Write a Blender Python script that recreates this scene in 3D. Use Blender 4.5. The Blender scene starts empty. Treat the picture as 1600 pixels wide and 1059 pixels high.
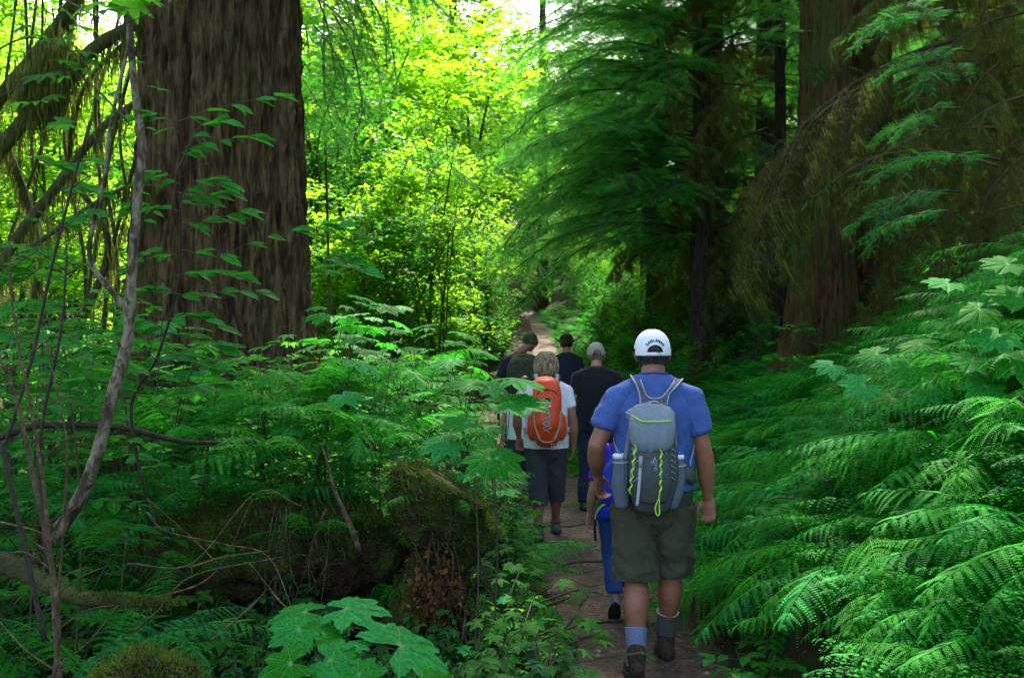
import bpy, bmesh, math, random
import numpy as np
from mathutils import Vector, Matrix, Euler, noise as mnoise
R = math.radians
S = bpy.context.scene
C = S.collection
rng = np.random.default_rng(11)
random.seed(7)

# ------------------------------------------------------------------ camera, sky, sun, exposure
cam_d = bpy.data.cameras.new('camera'); cam = bpy.data.objects.new('camera', cam_d); C.objects.link(cam)
cam.location = (0, 0, 1.75); cam.rotation_euler = (R(90), 0, 0)
cam_d.lens = 35.0; cam_d.sensor_width = 36.0; cam_d.clip_start = 0.05; cam_d.clip_end = 600
cam_d.dof.use_dof = True; cam_d.dof.focus_distance = 5.6; cam_d.dof.aperture_fstop = 5.6
S.camera = cam
SUN_EL, SUN_AZ = 50.0, 6.0          # degrees; azimuth measured from +Y towards +X
w = bpy.data.worlds.new('World'); S.world = w; w.use_nodes = True
nt = w.node_tree; nt.nodes.clear()
sky = nt.nodes.new('ShaderNodeTexSky'); sky.sky_type = 'NISHITA'; sky.sun_disc = False
sky.sun_elevation = R(SUN_EL); sky.sun_rotation = R(SUN_AZ); sky.air_density = .9; sky.dust_density = 3.0; sky.ozone_density = 1.0
bg = nt.nodes.new('ShaderNodeBackground'); bg.inputs[1].default_value = 0.15
wo = nt.nodes.new('ShaderNodeOutputWorld')
nt.links.new(sky.outputs[0], bg.inputs[0]); nt.links.new(bg.outputs[0], wo.inputs[0])
sl = bpy.data.lights.new('sun', 'SUN'); sl.energy = 2.7; sl.angle = R(0.5); sl.color = (1.0, 0.95, 0.86)
sun = bpy.data.objects.new('sun', sl); C.objects.link(sun)
_d = Vector((math.sin(R(SUN_AZ))*math.cos(R(SUN_EL)), math.cos(R(SUN_AZ))*math.cos(R(SUN_EL)), math.sin(R(SUN_EL))))
sun.rotation_euler = _d.to_track_quat('Z', 'Y').to_euler(); sun.location = (0, 0, 40)
S.view_settings.view_transform = 'Standard'; S.view_settings.look = 'None'
S.view_settings.exposure = 2.4; S.view_settings.gamma = 1.0; S.view_settings.use_curve_mapping = False
try: S.view_settings.use_white_balance = True; S.view_settings.white_balance_temperature = 7200
except Exception: pass
cy = S.cycles
cy.use_denoising = True
try: cy.denoiser = 'OPENIMAGEDENOISE'
except Exception: pass
cy.use_adaptive_sampling = False
cy.max_bounces = 6; cy.diffuse_bounces = 4; cy.glossy_bounces = 2; cy.transmission_bounces = 4; cy.transparent_max_bounces = 4
cy.sample_clamp_indirect = 4.0; cy.caustics_reflective = False; cy.caustics_refractive = False

F = 1555.0
def P(px, py, d):                      # photograph direction -> world point at distance d (measuring help only)
    return Vector(((px-800)/F*d, d, 1.75-(py-529.5)/F*d))

# ------------------------------------------------------------------ helpers
def col4(c): return (c[0], c[1], c[2], 1.0)
def mk(name, V, Fs, mat=None, attrs=None, smooth=True, parent=None, link=True, loc=None):
    me = bpy.data.meshes.new(name)
    V = np.asarray(V, np.float32).reshape(-1, 3)
    Fs = [np.asarray(f, np.int32) for f in Fs if len(f)]
    me.vertices.add(len(V)); me.vertices.foreach_set('co', V.ravel())
    nl = sum(f.size for f in Fs); nf = sum(len(f) for f in Fs)
    me.loops.add(nl); me.polygons.add(nf)
    me.loops.foreach_set('vertex_index', np.concatenate([f.ravel() for f in Fs]))
    tot = np.concatenate([np.full(len(f), f.shape[1], np.int32) for f in Fs])
    me.polygons.foreach_set('loop_start', (np.cumsum(tot)-tot).astype(np.int32))
    try: me.polygons.foreach_set('loop_total', tot)
    except Exception: pass
    me.update(calc_edges=True); me.validate()
    if smooth: me.polygons.foreach_set('use_smooth', np.ones(nf, bool))
    for k, a in (attrs or {}).items():
        at = me.attributes.new(k, 'FLOAT', 'POINT'); at.data.foreach_set('value', np.asarray(a, np.float32))
    if mat: me.materials.append(mat)
    if not link: return me
    return ob(name, me, parent, loc)
def ob(name, me, parent=None, loc=None, rot=None, scl=None):
    o = bpy.data.objects.new(name, me); C.objects.link(o)
    if parent is not None: o.parent = parent
    if loc is not None: o.location = loc
    if rot is not None: o.rotation_euler = rot
    if scl is not None: o.scale = (scl,)*3 if np.isscalar(scl) else scl
    return o
def tag(o, label, cat, group=None):
    o['label'] = label; o['category'] = cat
    if group: o['group'] = group
    return o
def thing(name, label, cat, loc=(0, 0, 0), rot=(0, 0, 0), group=None):
    o = bpy.data.objects.new(name, None); C.objects.link(o); o.location = loc; o.rotation_euler = rot
    o.empty_display_size = 0.1
    return tag(o, label, cat, group)
def structure(o): o['kind'] = 'structure'; return o
def stuff(o, label=None, cat=None):
    o['kind'] = 'stuff'
    if label: o['label'] = label; o['category'] = cat
    return o
def join(parts):                         # [(V,[F..],attr dict)] -> one
    V = []; F3 = {}; A = {}; off = 0
    for p in parts:
        v = np.asarray(p[0]).reshape(-1, 3); V.append(v)
        for f in p[1]:
            f = np.asarray(f)
            if len(f): F3.setdefault(f.shape[1], []).append(f+off)
        for k, a in (p[2] if len(p) > 2 else {}).items(): A.setdefault(k, []).append(np.asarray(a))
        off += len(v)
    return np.concatenate(V), [np.concatenate(x) for x in F3.values()], {k: np.concatenate(x) for k, x in A.items() if sum(map(len, x)) == off}
def scat(tv, tf, M, L, rnd=None, extra=None):   # template verts/faces on N transforms (M: N,3,3; L: N,3)
    n = len(L); k = len(tv)
    V = np.einsum('nij,kj->nki', M, tv)+L[:, None, :]
    Fs = [(f[None]+(np.arange(n)*k)[:, None, None]).reshape(-1, f.shape[1]) for f in tf]
    a = {'rnd': np.repeat(rng.random(n) if rnd is None else rnd, k)}
    for kk, e in (extra or {}).items(): a[kk] = np.tile(e, n)
    return V.reshape(-1, 3), Fs, a
def nrm(a): return a/np.maximum(np.linalg.norm(a, axis=-1, keepdims=True), 1e-9)
def frames(ydir, up, scl):                # matrices with columns x,y,z from growth dir and approx normal
    y = nrm(ydir); x = nrm(np.cross(y, up)); z = np.cross(x, y)
    return np.stack([x, y, z], -1)*np.asarray(scl)[:, None, None]
def tube(pts, rad, n=6, cap=True, rnd=0.5):
    pts = np.asarray(pts, float); m = len(pts); rad = np.broadcast_to(np.asarray(rad, float), (m,))
    t = np.gradient(pts, axis=0); t = nrm(t)
    ref = np.array([0.31, 0.22, 0.92]) if abs(t[:, 2]).mean() < .8 else np.array([0.95, 0.2, 0.1])
    x = nrm(np.cross(t, ref)); z = np.cross(x, t)
    a = np.arange(n)*2*np.pi/n
    V = pts[:, None]+rad[:, None, None]*(np.cos(a)[None, :, None]*x[:, None]+np.sin(a)[None, :, None]*z[:, None])
    i = np.arange(m-1)[:, None]*n; j = np.arange(n)[None]; j2 = (j+1) % n
    q = np.stack([i+j, i+j2, i+n+j2, i+n+j], -1).reshape(-1, 4)
    V = V.reshape(-1, 3); Fs = [q]
    if cap:
        V = np.concatenate([V, pts[:1], pts[-1:]]); c0 = m*n; jj = np.arange(n); k2 = (jj+1) % n
        Fs.append(np.concatenate([np.stack([np.full(n, c0), k2, jj], -1), np.stack([np.full(n, c0+1), (m-1)*n+jj, (m-1)*n+k2], -1)]))
    return V, Fs, {'rnd': np.full(len(V), rnd)}
def spline(pts, n):                       # catmull-rom through control points
    p = np.asarray(pts, float); p = np.concatenate([2*p[:1]-p[1:2], p, 2*p[-1:]-p[-2:-1]])
    k = len(p)-3; u = np.linspace(0, k-1e-6, n); i = u.astype(int); t = (u-i)[:, None]
    a, b, c, d = p[i], p[i+1], p[i+2], p[i+3]
    return .5*((2*b)+(-a+c)*t+(2*a-5*b+4*c-d)*t**2+(-a+3*b-3*c+d)*t**3)
_ng = np.random.default_rng(5); _G = _ng.random((64, 64, 64)).astype(np.float32)
def vnoise(p, s=1.0):                     # smooth value noise -1..1, numpy, tiled
    p = np.asarray(p, float)*s+100.37; i = np.floor(p).astype(int); f = p-i; f = f*f*(3-2*f)
    r = 0
    for dx in (0, 1):
        for dy in (0, 1):
            for dz in (0, 1):
                wgt = (f[..., 0] if dx else 1-f[..., 0])*(f[..., 1] if dy else 1-f[..., 1])*(f[..., 2] if dz else 1-f[..., 2])
                r = r+wgt*_G[(i[..., 0]+dx) % 64, (i[..., 1]+dy) % 64, (i[..., 2]+dz) % 64]
    return r*2-1
def fbm(p, s=1.0, o=4):
    r = 0; a = 1.0
    for k in range(o): r = r+a*vnoise(p, s*2**k); a *= .5
    return r

# ------------------------------------------------------------------ materials
def newmat(name):
    m = bpy.data.materials.new(name); m.use_nodes = True; t = m.node_tree; t.nodes.clear()
    return m, t, (lambda k, **kw: _nd(t, k, **kw)), t.links.new
def _nd(t, k, **kw):
    n = t.nodes.new(k)
    for a, v in kw.items(): setattr(n, a, v)
    return n
def ramp(t, stops):
    n = t.nodes.new('ShaderNodeValToRGB'); e = n.color_ramp.elements
    while len(e) < len(stops): e.new(0.5)
    for x, (p, c) in zip(e, stops): x.position = p; x.color = col4(c) if len(c) == 3 else c
    return n
def leafmat(name, dark, light, trans, tfac=0.42, rough=0.42, veins=None, spec=0.1):
    m, t, N, L = newmat(name)
    out = N('ShaderNodeOutputMaterial'); mix = N('ShaderNodeMixShader'); mix.inputs[0].default_value = tfac
    b = N('ShaderNodeBsdfPrincipled'); tr = N('ShaderNodeBsdfTranslucent')
    b.inputs['Roughness'].default_value = rough; b.inputs['Specular IOR Level'].default_value = spec
    oi = N('ShaderNodeObjectInfo'); at = N('ShaderNodeAttribute', attribute_name='rnd')
    ad = N('ShaderNodeMath', operation='ADD'); fr = N('ShaderNodeMath', operation='FRACT')
    L(oi.outputs['Random'], ad.inputs[0]); L(at.outputs['Fac'], ad.inputs[1]); L(ad.outputs[0], fr.inputs[0])
    rp = ramp(t, [(0, dark), (.55, tuple((a+b_)/2 for a, b_ in zip(dark, light))), (1, light)])
    L(fr.outputs[0], rp.inputs[0])
    tc = N('ShaderNodeTexCoord'); nz = N('ShaderNodeTexNoise'); nz.inputs['Scale'].default_value = 9; nz.inputs['Detail'].default_value = 3
    L(tc.outputs['Object'], nz.inputs[0])
    hs = N('ShaderNodeHueSaturation'); mr = N('ShaderNodeMapRange'); mr.inputs[3].default_value = .62; mr.inputs[4].default_value = 1.45; mr.inputs[1].default_value = .3; mr.inputs[2].default_value = .7
    hj = N('ShaderNodeMapRange'); hj.inputs[3].default_value = .478; hj.inputs[4].default_value = .515; L(oi.outputs['Random'], hj.inputs[0]); L(hj.outputs[0], hs.inputs['Hue'])
    L(nz.outputs[0], mr.inputs[0]); L(mr.outputs[0], hs.inputs['Value']); L(rp.outputs[0], hs.inputs['Color'])
    c = hs.outputs[0]; n5 = N('ShaderNodeTexNoise'); n5.inputs['Scale'].default_value = 38; n5.inputs['Detail'].default_value = 4; L(tc.outputs['Object'], n5.inputs[0])
    h5 = N('ShaderNodeHueSaturation'); m5 = N('ShaderNodeMapRange'); m5.inputs[1].default_value = .35; m5.inputs[2].default_value = .65; m5.inputs[3].default_value = .92; m5.inputs[4].default_value = 1.08; L(n5.outputs[0], m5.inputs[0]); L(m5.outputs[0], h5.inputs['Value']); L(c, h5.inputs['Color']); c = h5.outputs[0]
    if veins:
        va = N('ShaderNodeAttribute', attribute_name='vein'); vr = ramp(t, [(.72, (0, 0, 0)), (.92, (1, 1, 1))]); L(va.outputs['Fac'], vr.inputs[0])
        mx = N('ShaderNodeMixRGB'); mx.inputs[2].default_value = col4(veins); L(vr.outputs[0], mx.inputs[0]); L(c, mx.inputs[1]); c = mx.outputs[0]
        bp = N('ShaderNodeBump'); bp.inputs['Strength'].default_value = .35; bp.inputs['Distance'].default_value = .004
        L(va.outputs['Fac'], bp.inputs['Height']); bp.invert = True; L(bp.outputs[0], b.inputs['Normal'])
    L(c, b.inputs['Base Color'])
    tm = N('ShaderNodeMixRGB', blend_type='MULTIPLY'); tm.inputs[0].default_value = .35; tm.inputs[1].default_value = col4(trans); L(c, tm.inputs[2])
    t2 = N('ShaderNodeHueSaturation'); t2.inputs['Color'].default_value = col4(trans); L(mr.outputs[0], t2.inputs['Value'])
    L(t2.outputs[0], tr.inputs[0])
    L(b.outputs[0], mix.inputs[1]); L(tr.outputs[0], mix.inputs[2]); L(mix.outputs[0], out.inputs[0])
    return m
def surf(name, stops, scale=8, detail=5, rough=.85, bump=.4, bscale=None, bdist=.01, stretch=(1, 1, 1), coord='Object', spec=.3, sheen=0, distort=0, rough2=None):
    m, t, N, L = newmat(name)
    out = N('ShaderNodeOutputMaterial'); b = N('ShaderNodeBsdfPrincipled'); L(b.outputs[0], out.inputs[0])
    b.inputs['Roughness'].default_value = rough; b.inputs['Specular IOR Level'].default_value = spec
    if sheen: b.inputs['Sheen Weight'].default_value = sheen
    tc = N('ShaderNodeTexCoord'); mp = N('ShaderNodeMapping'); mp.inputs['Scale'].default_value = stretch
    L(tc.outputs[coord], mp.inputs[0])
    nz = N('ShaderNodeTexNoise'); nz.inputs['Scale'].default_value = scale; nz.inputs['Detail'].default_value = detail; nz.inputs['Roughness'].default_value = .62
    nz.inputs['Distortion'].default_value = distort
    L(mp.outputs[0], nz.inputs[0]); rp = ramp(t, stops); L(nz.outputs[0], rp.inputs[0]); L(rp.outputs[0], b.inputs['Base Color'])
    if bump:
        n2 = N('ShaderNodeTexNoise'); n2.inputs['Scale'].default_value = bscale or scale*3; n2.inputs['Detail'].default_value = 6; n2.inputs['Roughness'].default_value = .65
        L(mp.outputs[0], n2.inputs[0]); bp = N('ShaderNodeBump'); bp.inputs['Strength'].default_value = bump; bp.inputs['Distance'].default_value = bdist
        L(n2.outputs[0], bp.inputs['Height']); L(bp.outputs[0], b.inputs['Normal'])
    return m
M = {}
M['fern'] = leafmat('fern_green', (.008, .145, .022), (.028, .34, .046), (.05, .54, .03), .42, .6, spec=.06)
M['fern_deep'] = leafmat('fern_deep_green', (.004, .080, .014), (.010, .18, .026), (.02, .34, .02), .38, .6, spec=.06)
M['sword'] = leafmat('sword_fern_green', (.010, .07, .020), (.022, .125, .03), (.04, .2, .03), .25, .36)
M['club'] = leafmat('broad_leaf_green', (.006, .15, .024), (.014, .26, .034), (.04, .5, .03), .40, .68, veins=(.17, .42, .16))
M['oval'] = leafmat('oval_leaf_green', (.006, .13, .014), (.018, .26, .022), (.07, .5, .02), .42, .6, veins=(.09, .26, .08))
M['maple'] = leafmat('maple_leaf_green', (.035, .19, .015), (.09, .32, .025), (.32, .72, .03), .55, .6, spec=.08)
M['maple_shade'] = leafmat('shade_darkened_maple_green', (.012, .10, .015), (.035, .19, .022), (.06, .34, .02), .45, .6, spec=.08)  # darker maple green: shadow on front crowns put into the leaf colour
M['maple_near'] = leafmat('near_maple_leaf_green', (.02, .12, .02), (.05, .22, .03), (.12, .5, .03), .5, .65, veins=(.1, .28, .06), spec=.08)
M['berry'] = leafmat('small_leaf_green', (.012, .07, .022), (.03, .14, .04), (.06, .25, .03), .35, .75, spec=.05)
M['hemlock'] = leafmat('hemlock_needle_green', (.014, .12, .030), (.06, .28, .055), (.10, .48, .05), .42, .75, spec=.06)
M['hemlock_tip'] = leafmat('young_hemlock_needle_green', (.008, .11, .035), (.035, .27, .055), (.05, .4, .04), .35, .75, spec=.05)
M['hemlock_hazed'] = leafmat('haze_paled_needle_green', (.09, .2, .08), (.2, .32, .16), (.4, .6, .3), .4, .5)  # distance haze put into a paler needle colour
M['moss_hair'] = leafmat('hanging_moss_olive', (.04, .055, .009), (.125, .15, .030), (.16, .2, .035), .3, .9, spec=.1)
M['moss_tuft'] = leafmat('green_moss_tuft', (.028, .055, .010), (.075, .13, .022), (.1, .18, .02), .3, .9, spec=.1)
M['stem'] = surf('green_brown_stem', [(.3, (.035, .045, .015)), (.7, (.09, .07, .035))], 14, rough=.7)
M['twig'] = surf('dry_twig', [(.35, (.035, .022, .010)), (.55, (.10, .065, .032)), (.7, (.20, .145, .085))], 30, rough=.8)
M['twig_dark'] = surf('dark_twig', [(.3, (.018, .014, .010)), (.7, (.06, .045, .03))], 18, rough=.8)
M['graybark'] = surf('mottled_grey_bark', [(.34, (.02, .018, .008)), (.44, (.07, .052, .028)), (.51, (.17, .135, .085)), (.58, (.28, .24, .17)), (.66, (.06, .065, .018))], 16, 8, .9, 1.0, 60, .012, (1, 1, .5), distort=.9)
M['mossbark'] = surf('moss_covered_bark', [(.3, (.02, .022, .008)), (.5, (.055, .06, .018)), (.7, (.10, .12, .03))], 7, 8, .95, .9, 40, .02)
M['litter'] = leafmat('dry_litter', (.05, .028, .015), (.19, .11, .06), (.1, .05, .02), .15, .8)
def barkmat(name, cols, mossy, sc=1.0):
    m, t, N, L = newmat(name)
    out = N('ShaderNodeOutputMaterial'); b = N('ShaderNodeBsdfPrincipled'); L(b.outputs[0], out.inputs[0]); b.inputs['Roughness'].default_value = .9; b.inputs['Specular IOR Level'].default_value = .2
    tc = N('ShaderNodeTexCoord'); mp = N('ShaderNodeMapping'); mp.inputs['Scale'].default_value = (1, 1, .17)
    L(tc.outputs['Object'], mp.inputs[0])
    n1 = N('ShaderNodeTexNoise'); n1.inputs['Scale'].default_value = 14*sc; n1.inputs['Detail'].default_value = 9; n1.inputs['Roughness'].default_value = .68; n1.inputs['Distortion'].default_value = .35
    n2 = N('ShaderNodeTexNoise'); n2.inputs['Scale'].default_value = 46*sc; n2.inputs['Detail'].default_value = 6; n2.inputs['Roughness'].default_value = .7
    L(mp.outputs[0], n1.inputs[0]); L(mp.outputs[0], n2.inputs[0])
    mx = N('ShaderNodeMath', operation='ADD'); h = N('ShaderNodeMath', operation='MULTIPLY'); h.inputs[1].default_value = .9
    L(n2.outputs[0], h.inputs[0]); L(n1.outputs[0], mx.inputs[0]); L(h.outputs[0], mx.inputs[1])
    rp = ramp(t, [(.37, cols[0]), (.46, cols[1]), (.56, cols[2]), (.70, cols[3])]); L(n1.outputs[0], rp.inputs[0])  # fissure tones of bark, darkened further in place of shade in the relief
    n3 = N('ShaderNodeTexNoise'); n3.inputs['Scale'].default_value = 2.2; n3.inputs['Detail'].default_value = 8; n3.inputs['Roughness'].default_value = .75; mp2 = N('ShaderNodeMapping'); mp2.inputs['Scale'].default_value = (1, 1, .5)
    L(tc.outputs['Object'], mp2.inputs[0]); L(mp2.outputs[0], n3.inputs[0])
    r2 = ramp(t, [(mossy[0], (0, 0, 0)), (mossy[0]+.14, (1, 1, 1))]); L(n3.outputs[0], r2.inputs[0])
    cm = N('ShaderNodeMixRGB'); cm.inputs[2].default_value = col4(mossy[1]); L(r2.outputs[0], cm.inputs[0]); L(rp.outputs[0], cm.inputs[1])
    hv = N('ShaderNodeHueSaturation'); mr = N('ShaderNodeMapRange'); mr.inputs[1].default_value = .3; mr.inputs[2].default_value = .7; mr.inputs[3].default_value = .6; mr.inputs[4].default_value = 1.35
    L(n2.outputs[0], mr.inputs[0]); L(mr.outputs[0], hv.inputs['Value']); L(cm.outputs[0], hv.inputs['Color']); L(hv.outputs[0], b.inputs['Base Color'])
    bp = N('ShaderNodeBump'); bp.inputs['Strength'].default_value = 1.0; bp.inputs['Distance'].default_value = .09; L(mx.outputs[0], bp.inputs['Height']); L(bp.outputs[0], b.inputs['Normal'])
    return m
M['cedar'] = barkmat('old_cedar_bark', [(.022, .013, .005), (.095, .056, .022), (.20, .128, .055), (.31, .215, .11)], (.52, (.11, .115, .028)))
M['redcedar'] = barkmat('mossy_red_cedar_bark', [(.03, .014, .005), (.11, .052, .018), (.19, .10, .038), (.23, .15, .06)], (.43, (.085, .10, .022)), 1.4)
M['darkbark'] = barkmat('dark_conifer_bark', [(.015, .011, .008), (.04, .03, .02), (.08, .06, .04), (.1, .08, .06)], (.5, (.05, .06, .02)), 1.5)
# ------------------------------------------------------------------ ground and trail
_py = [-4, 3, 5.2, 7, 8.8, 11.8, 15, 20, 26, 30, 38, 45, 60, 90]
_px = [.9, .8, .76, .74, .62, .25, -.05, -.25, .55, 1.0, 1.2, 1.05, .4, -1]
_pw = [.42, .42, .43, .52, .62, .72, .62, .52, .44, .42, .40, .36, .36, .4]
def pc(y): return np.interp(y, _py, _px)
def pw(y): return np.interp(y, _py, _pw)
def sst(t): t = np.clip(t, 0, 1); return t*t*(3-2*t)
def hh(x, y):
    x = np.asarray(x, float); y = np.asarray(y, float)
    base = 0.095*np.log1p(np.exp(np.clip((y-17)/2.0, -20, 30)))*2.0*.98
    base = np.where(y > 55, base+(y-55)*.12, base)
    tr = x-(pc(y)+pw(y)); tl = (pc(y)-pw(y))-x
    steep = np.interp(y, [4, 6, 8, 13, 25, 60], [1.02, .95, .70, .42, .42, .35])
    right = steep*np.maximum(tr-.12, 0)*sst((tr+.1)/.5)
    right = np.minimum(right, 2.0+.45*np.maximum(tr-2.2, 0))+0
    left = np.interp(np.maximum(tl, 0), [0, .4, 1.2, 3, 8, 30], [0, .05, .02, .12, .5, 1.5])
    hollow = -.35*np.exp(-((x+1.6)**2/1.2+(y-4.6)**2/.8))
    p = np.stack([x, y, 0*x], -1)
    off = sst(np.maximum(tr, tl)/.5)
    return base+right+left+hollow+off*(.10*vnoise(p, .7)+.035*vnoise(p, 2.3))+(.012*vnoise(p, 3.1))
def gz(x, y): return float(hh(np.array([x]), np.array([y]))[0])
def _axis(lo, hi, f0, f1, fine, grow=1.12):
    a = list(np.arange(f0, f1+1e-6, fine)); s = fine
    while a[-1] < hi: s *= grow; a.append(a[-1]+s)
    s = fine
    while a[0] > lo: s *= grow; a.insert(0, a[0]-s)
    return np.array(a)
gx = _axis(-160, 160, -5, 5.5, .07); gy = _axis(-12, 420, 1.0, 16, .07)
X, Y = np.meshgrid(gx, gy); Z = hh(X, Y)
nx, ny = len(gx), len(gy); i = (np.arange(ny-1)[:, None]*nx+np.arange(nx-1)[None]).ravel()
m, t, N, L = newmat('forest_floor')
out = N('ShaderNodeOutputMaterial'); b = N('ShaderNodeBsdfPrincipled'); L(b.outputs[0], out.inputs[0]); b.inputs['Roughness'].default_value = .95; b.inputs['Specular IOR Level'].default_value = .15
tc = N('ShaderNodeTexCoord'); n1 = N('ShaderNodeTexNoise'); n1.inputs['Scale'].default_value = 1.6; n1.inputs['Detail'].default_value = 10; n1.inputs['Roughness'].default_value = .7
L(tc.outputs['Object'], n1.inputs[0]); rp = ramp(t, [(.32, (.014, .011, .007)), (.48, (.035, .026, .014)), (.56, (.028, .04, .012)), (.75, (.05, .085, .02))]); L(n1.outputs[0], rp.inputs[0]); L(rp.outputs[0], b.inputs['Base Color'])
n2 = N('ShaderNodeTexNoise'); n2.inputs['Scale'].default_value = 30; n2.inputs['Detail'].default_value = 8; L(tc.outputs['Object'], n2.inputs[0])
bp = N('ShaderNodeBump'); bp.inputs['Distance'].default_value = .03; L(n2.outputs[0], bp.inputs['Height']); L(bp.outputs[0], b.inputs['Normal'])
M['floor'] = m
structure(mk('ground', np.stack([X, Y, Z], -1).reshape(-1, 3), [np.stack([i, i+1, i+nx+1, i+nx], -1)], M['floor']))
# trail: brown-purple trodden earth
ty = np.concatenate([np.arange(1.0, 14, .035), np.arange(14, 60, .12)]); tu = np.linspace(-1, 1, 41)
TY, TU = np.meshgrid(ty, tu, indexing='ij'); wob = 1+.14*vnoise(np.stack([TY, np.sign(TU)*3, 0*TY], -1), 1.3)+.06*vnoise(np.stack([TY, np.sign(TU)*3, 0*TY], -1), 5)
TX = pc(TY)+TU*pw(TY)*wob*1.08
pz = hh(TX, TY); P3 = np.stack([TX, TY, 0*TX], -1)
TZ = pz+.014*(1-TU**4)+.006*fbm(P3, 9, 3)*(1-TU**8)-.028*np.abs(TU)**8
m, t, N, L = newmat('trail_earth')
out = N('ShaderNodeOutputMaterial'); b = N('ShaderNodeBsdfPrincipled'); L(b.outputs[0], out.inputs[0]); b.inputs['Roughness'].default_value = .9; b.inputs['Specular IOR Level'].default_value = .25
tc = N('ShaderNodeTexCoord'); n1 = N('ShaderNodeTexNoise'); n1.inputs['Scale'].default_value = 22; n1.inputs['Detail'].default_value = 10; n1.inputs['Roughness'].default_value = .75
L(tc.outputs['Object'], n1.inputs[0]); rp = ramp(t, [(.28, (.030, .020, .016)), (.46, (.085, .058, .050)), (.58, (.14, .100, .088)), (.74, (.27, .21, .185))]); L(n1.outputs[0], rp.inputs[0])
n3 = N('ShaderNodeTexNoise'); n3.inputs['Scale'].default_value = 1.3; n3.inputs['Detail'].default_value = 6; L(tc.outputs['Object'], n3.inputs[0])
hs = N('ShaderNodeHueSaturation'); mr = N('ShaderNodeMapRange'); mr.inputs[1].default_value = .35; mr.inputs[2].default_value = .65; mr.inputs[3].default_value = .7; mr.inputs[4].default_value = 1.25; L(n3.outputs[0], mr.inputs[0]); L(mr.outputs[0], hs.inputs['Value']); L(rp.outputs[0], hs.inputs['Color']); L(hs.outputs[0], b.inputs['Base Color'])
n2 = N('ShaderNodeTexNoise'); n2.inputs['Scale'].default_value = 60; n2.inputs['Detail'].default_value = 8; n2.inputs['Roughness'].default_value = .8; L(tc.outputs['Object'], n2.inputs[0])
bp = N('ShaderNodeBump'); bp.inputs['Distance'].default_value = .015; L(n2.outputs[0], bp.inputs['Height']); L(bp.outputs[0], b.inputs['Normal'])
k = len(tu); i = (np.arange(len(ty)-1)[:, None]*k+np.arange(k-1)[None]).ravel()
structure(mk('trail', np.stack([TX, TY, TZ], -1).reshape(-1, 3), [np.stack([i, i+1, i+k+1, i+k], -1)], m))

# ------------------------------------------------------------------ leaf templates (unit size, growing along +Y, normal +Z)
def palm(lobes, depth, teeth, spread, droop, seed, notch=.25, k=3):
    """palmate leaf outline as a fan with an inner ring; vein attribute runs along the lobe axes"""
    r_ = np.random.default_rng(seed); V = [(0, 0, 0)]; ve = [1.0]; F3 = []; F4 = []
    angs = np.linspace(-spread, spread, lobes); step = angs[1]-angs[0]; ring = []
    for li, a in enumerate(angs):
        Ln = (1-.30*abs(a/spread)**1.4)*(.96+.08*r_.random())
        prof = [(-.5, 1-depth)]+[(-.5+.5*(j+1)/(teeth+1), 1-depth*(1-((j+1)/(teeth+1)))+(.035 if j % 2 else -.015)) for j in range(teeth)]+[(0, 1.0)]
        prof += [(-p, q) for p, q in prof[1:-1][::-1]]
        for p, q in prof: ring.append((a+p*step*.98, q*Ln, 1.0 if p == 0 else 0.0))
    e = angs[-1]+step*.5; Ln = .7; ring.append((e, (1-depth)*Ln, 0.)); n = len(ring)
    for rr in (.5, 1.0):
        for (a, q, vv) in ring:
            x, y = math.sin(a)*q*rr, math.cos(a)*q*rr; d = math.hypot(x, y)
            V.append((x, y, -droop*d*d-.035*vv*rr+(.02 if not vv else 0)*rr)); ve.append(vv)
    for j in range(n-1):
        F3.append((0, 2+j, 1+j)); F4.append((1+j, 2+j, 2+n+j, 1+n+j))
    V = np.array(V); V[:, 1] += 0
    return V, [np.array(F3), np.array(F4)], np.array(ve)
def oval(w_, teeth, droop, seed=0, fold=.12, n=9):
    ys = np.linspace(0, 1, n); V = []; ve = []
    for j, y in enumerate(ys):
        ww = w_*math.sin(math.pi*min(1, y**.8))**.75*(1.02 if j % 2 else .93) if 0 < j < n-1 else 0.004
        z = -droop*y*y
        V += [(-ww, y, z+fold*ww), (-ww*.5, y, z+fold*ww*.4), (0, y, z), (ww*.5, y, z+fold*ww*.4), (ww, y, z+fold*ww)]; ve += [0, 0, 1, 0, 0]
    i = (np.arange(n-1)[:, None]*5+np.arange(4)[None]).ravel()
    return np.array(V), [np.stack([i, i+1, i+6, i+5], -1)], np.array(ve, float)
OV1 = oval(.27, 1, .22); OV2 = oval(.33, 1, .1, fold=.3); OVS = (np.array([(0, 0, 0), (-.3, .45, .05), (0, 1, -.1), (.3, .45, .05)]), [np.array([(0, 3, 2, 1)])], np.array([1, 0, 1, 0.]))
PB = [palm(7, .30, 5, 2.3, .10+.1*s, s) for s in range(3)]         # big broad leaves
PM = [palm(5, .5, 1, 1.9, .25, 5), palm(7, .42, 0, 2.1, .2, 6)]       # maple-like
_ms = palm(5, .45, 0, 1.9, .2, 9); 
# 3-lobed simple leaf for far crowns: 6 tris
PS = (np.array([(0, 0, 0), (-.55, .25, -.05), (-.25, .5, .03), (0, 1, -.15), (.25, .5, .03), (.55, .25, -.05)]), [np.array([(0, 5, 4), (0, 4, 2), (4, 3, 2), (0, 2, 1)])], np.array([1, 0, 0, 1, 0, 0.]))

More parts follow.
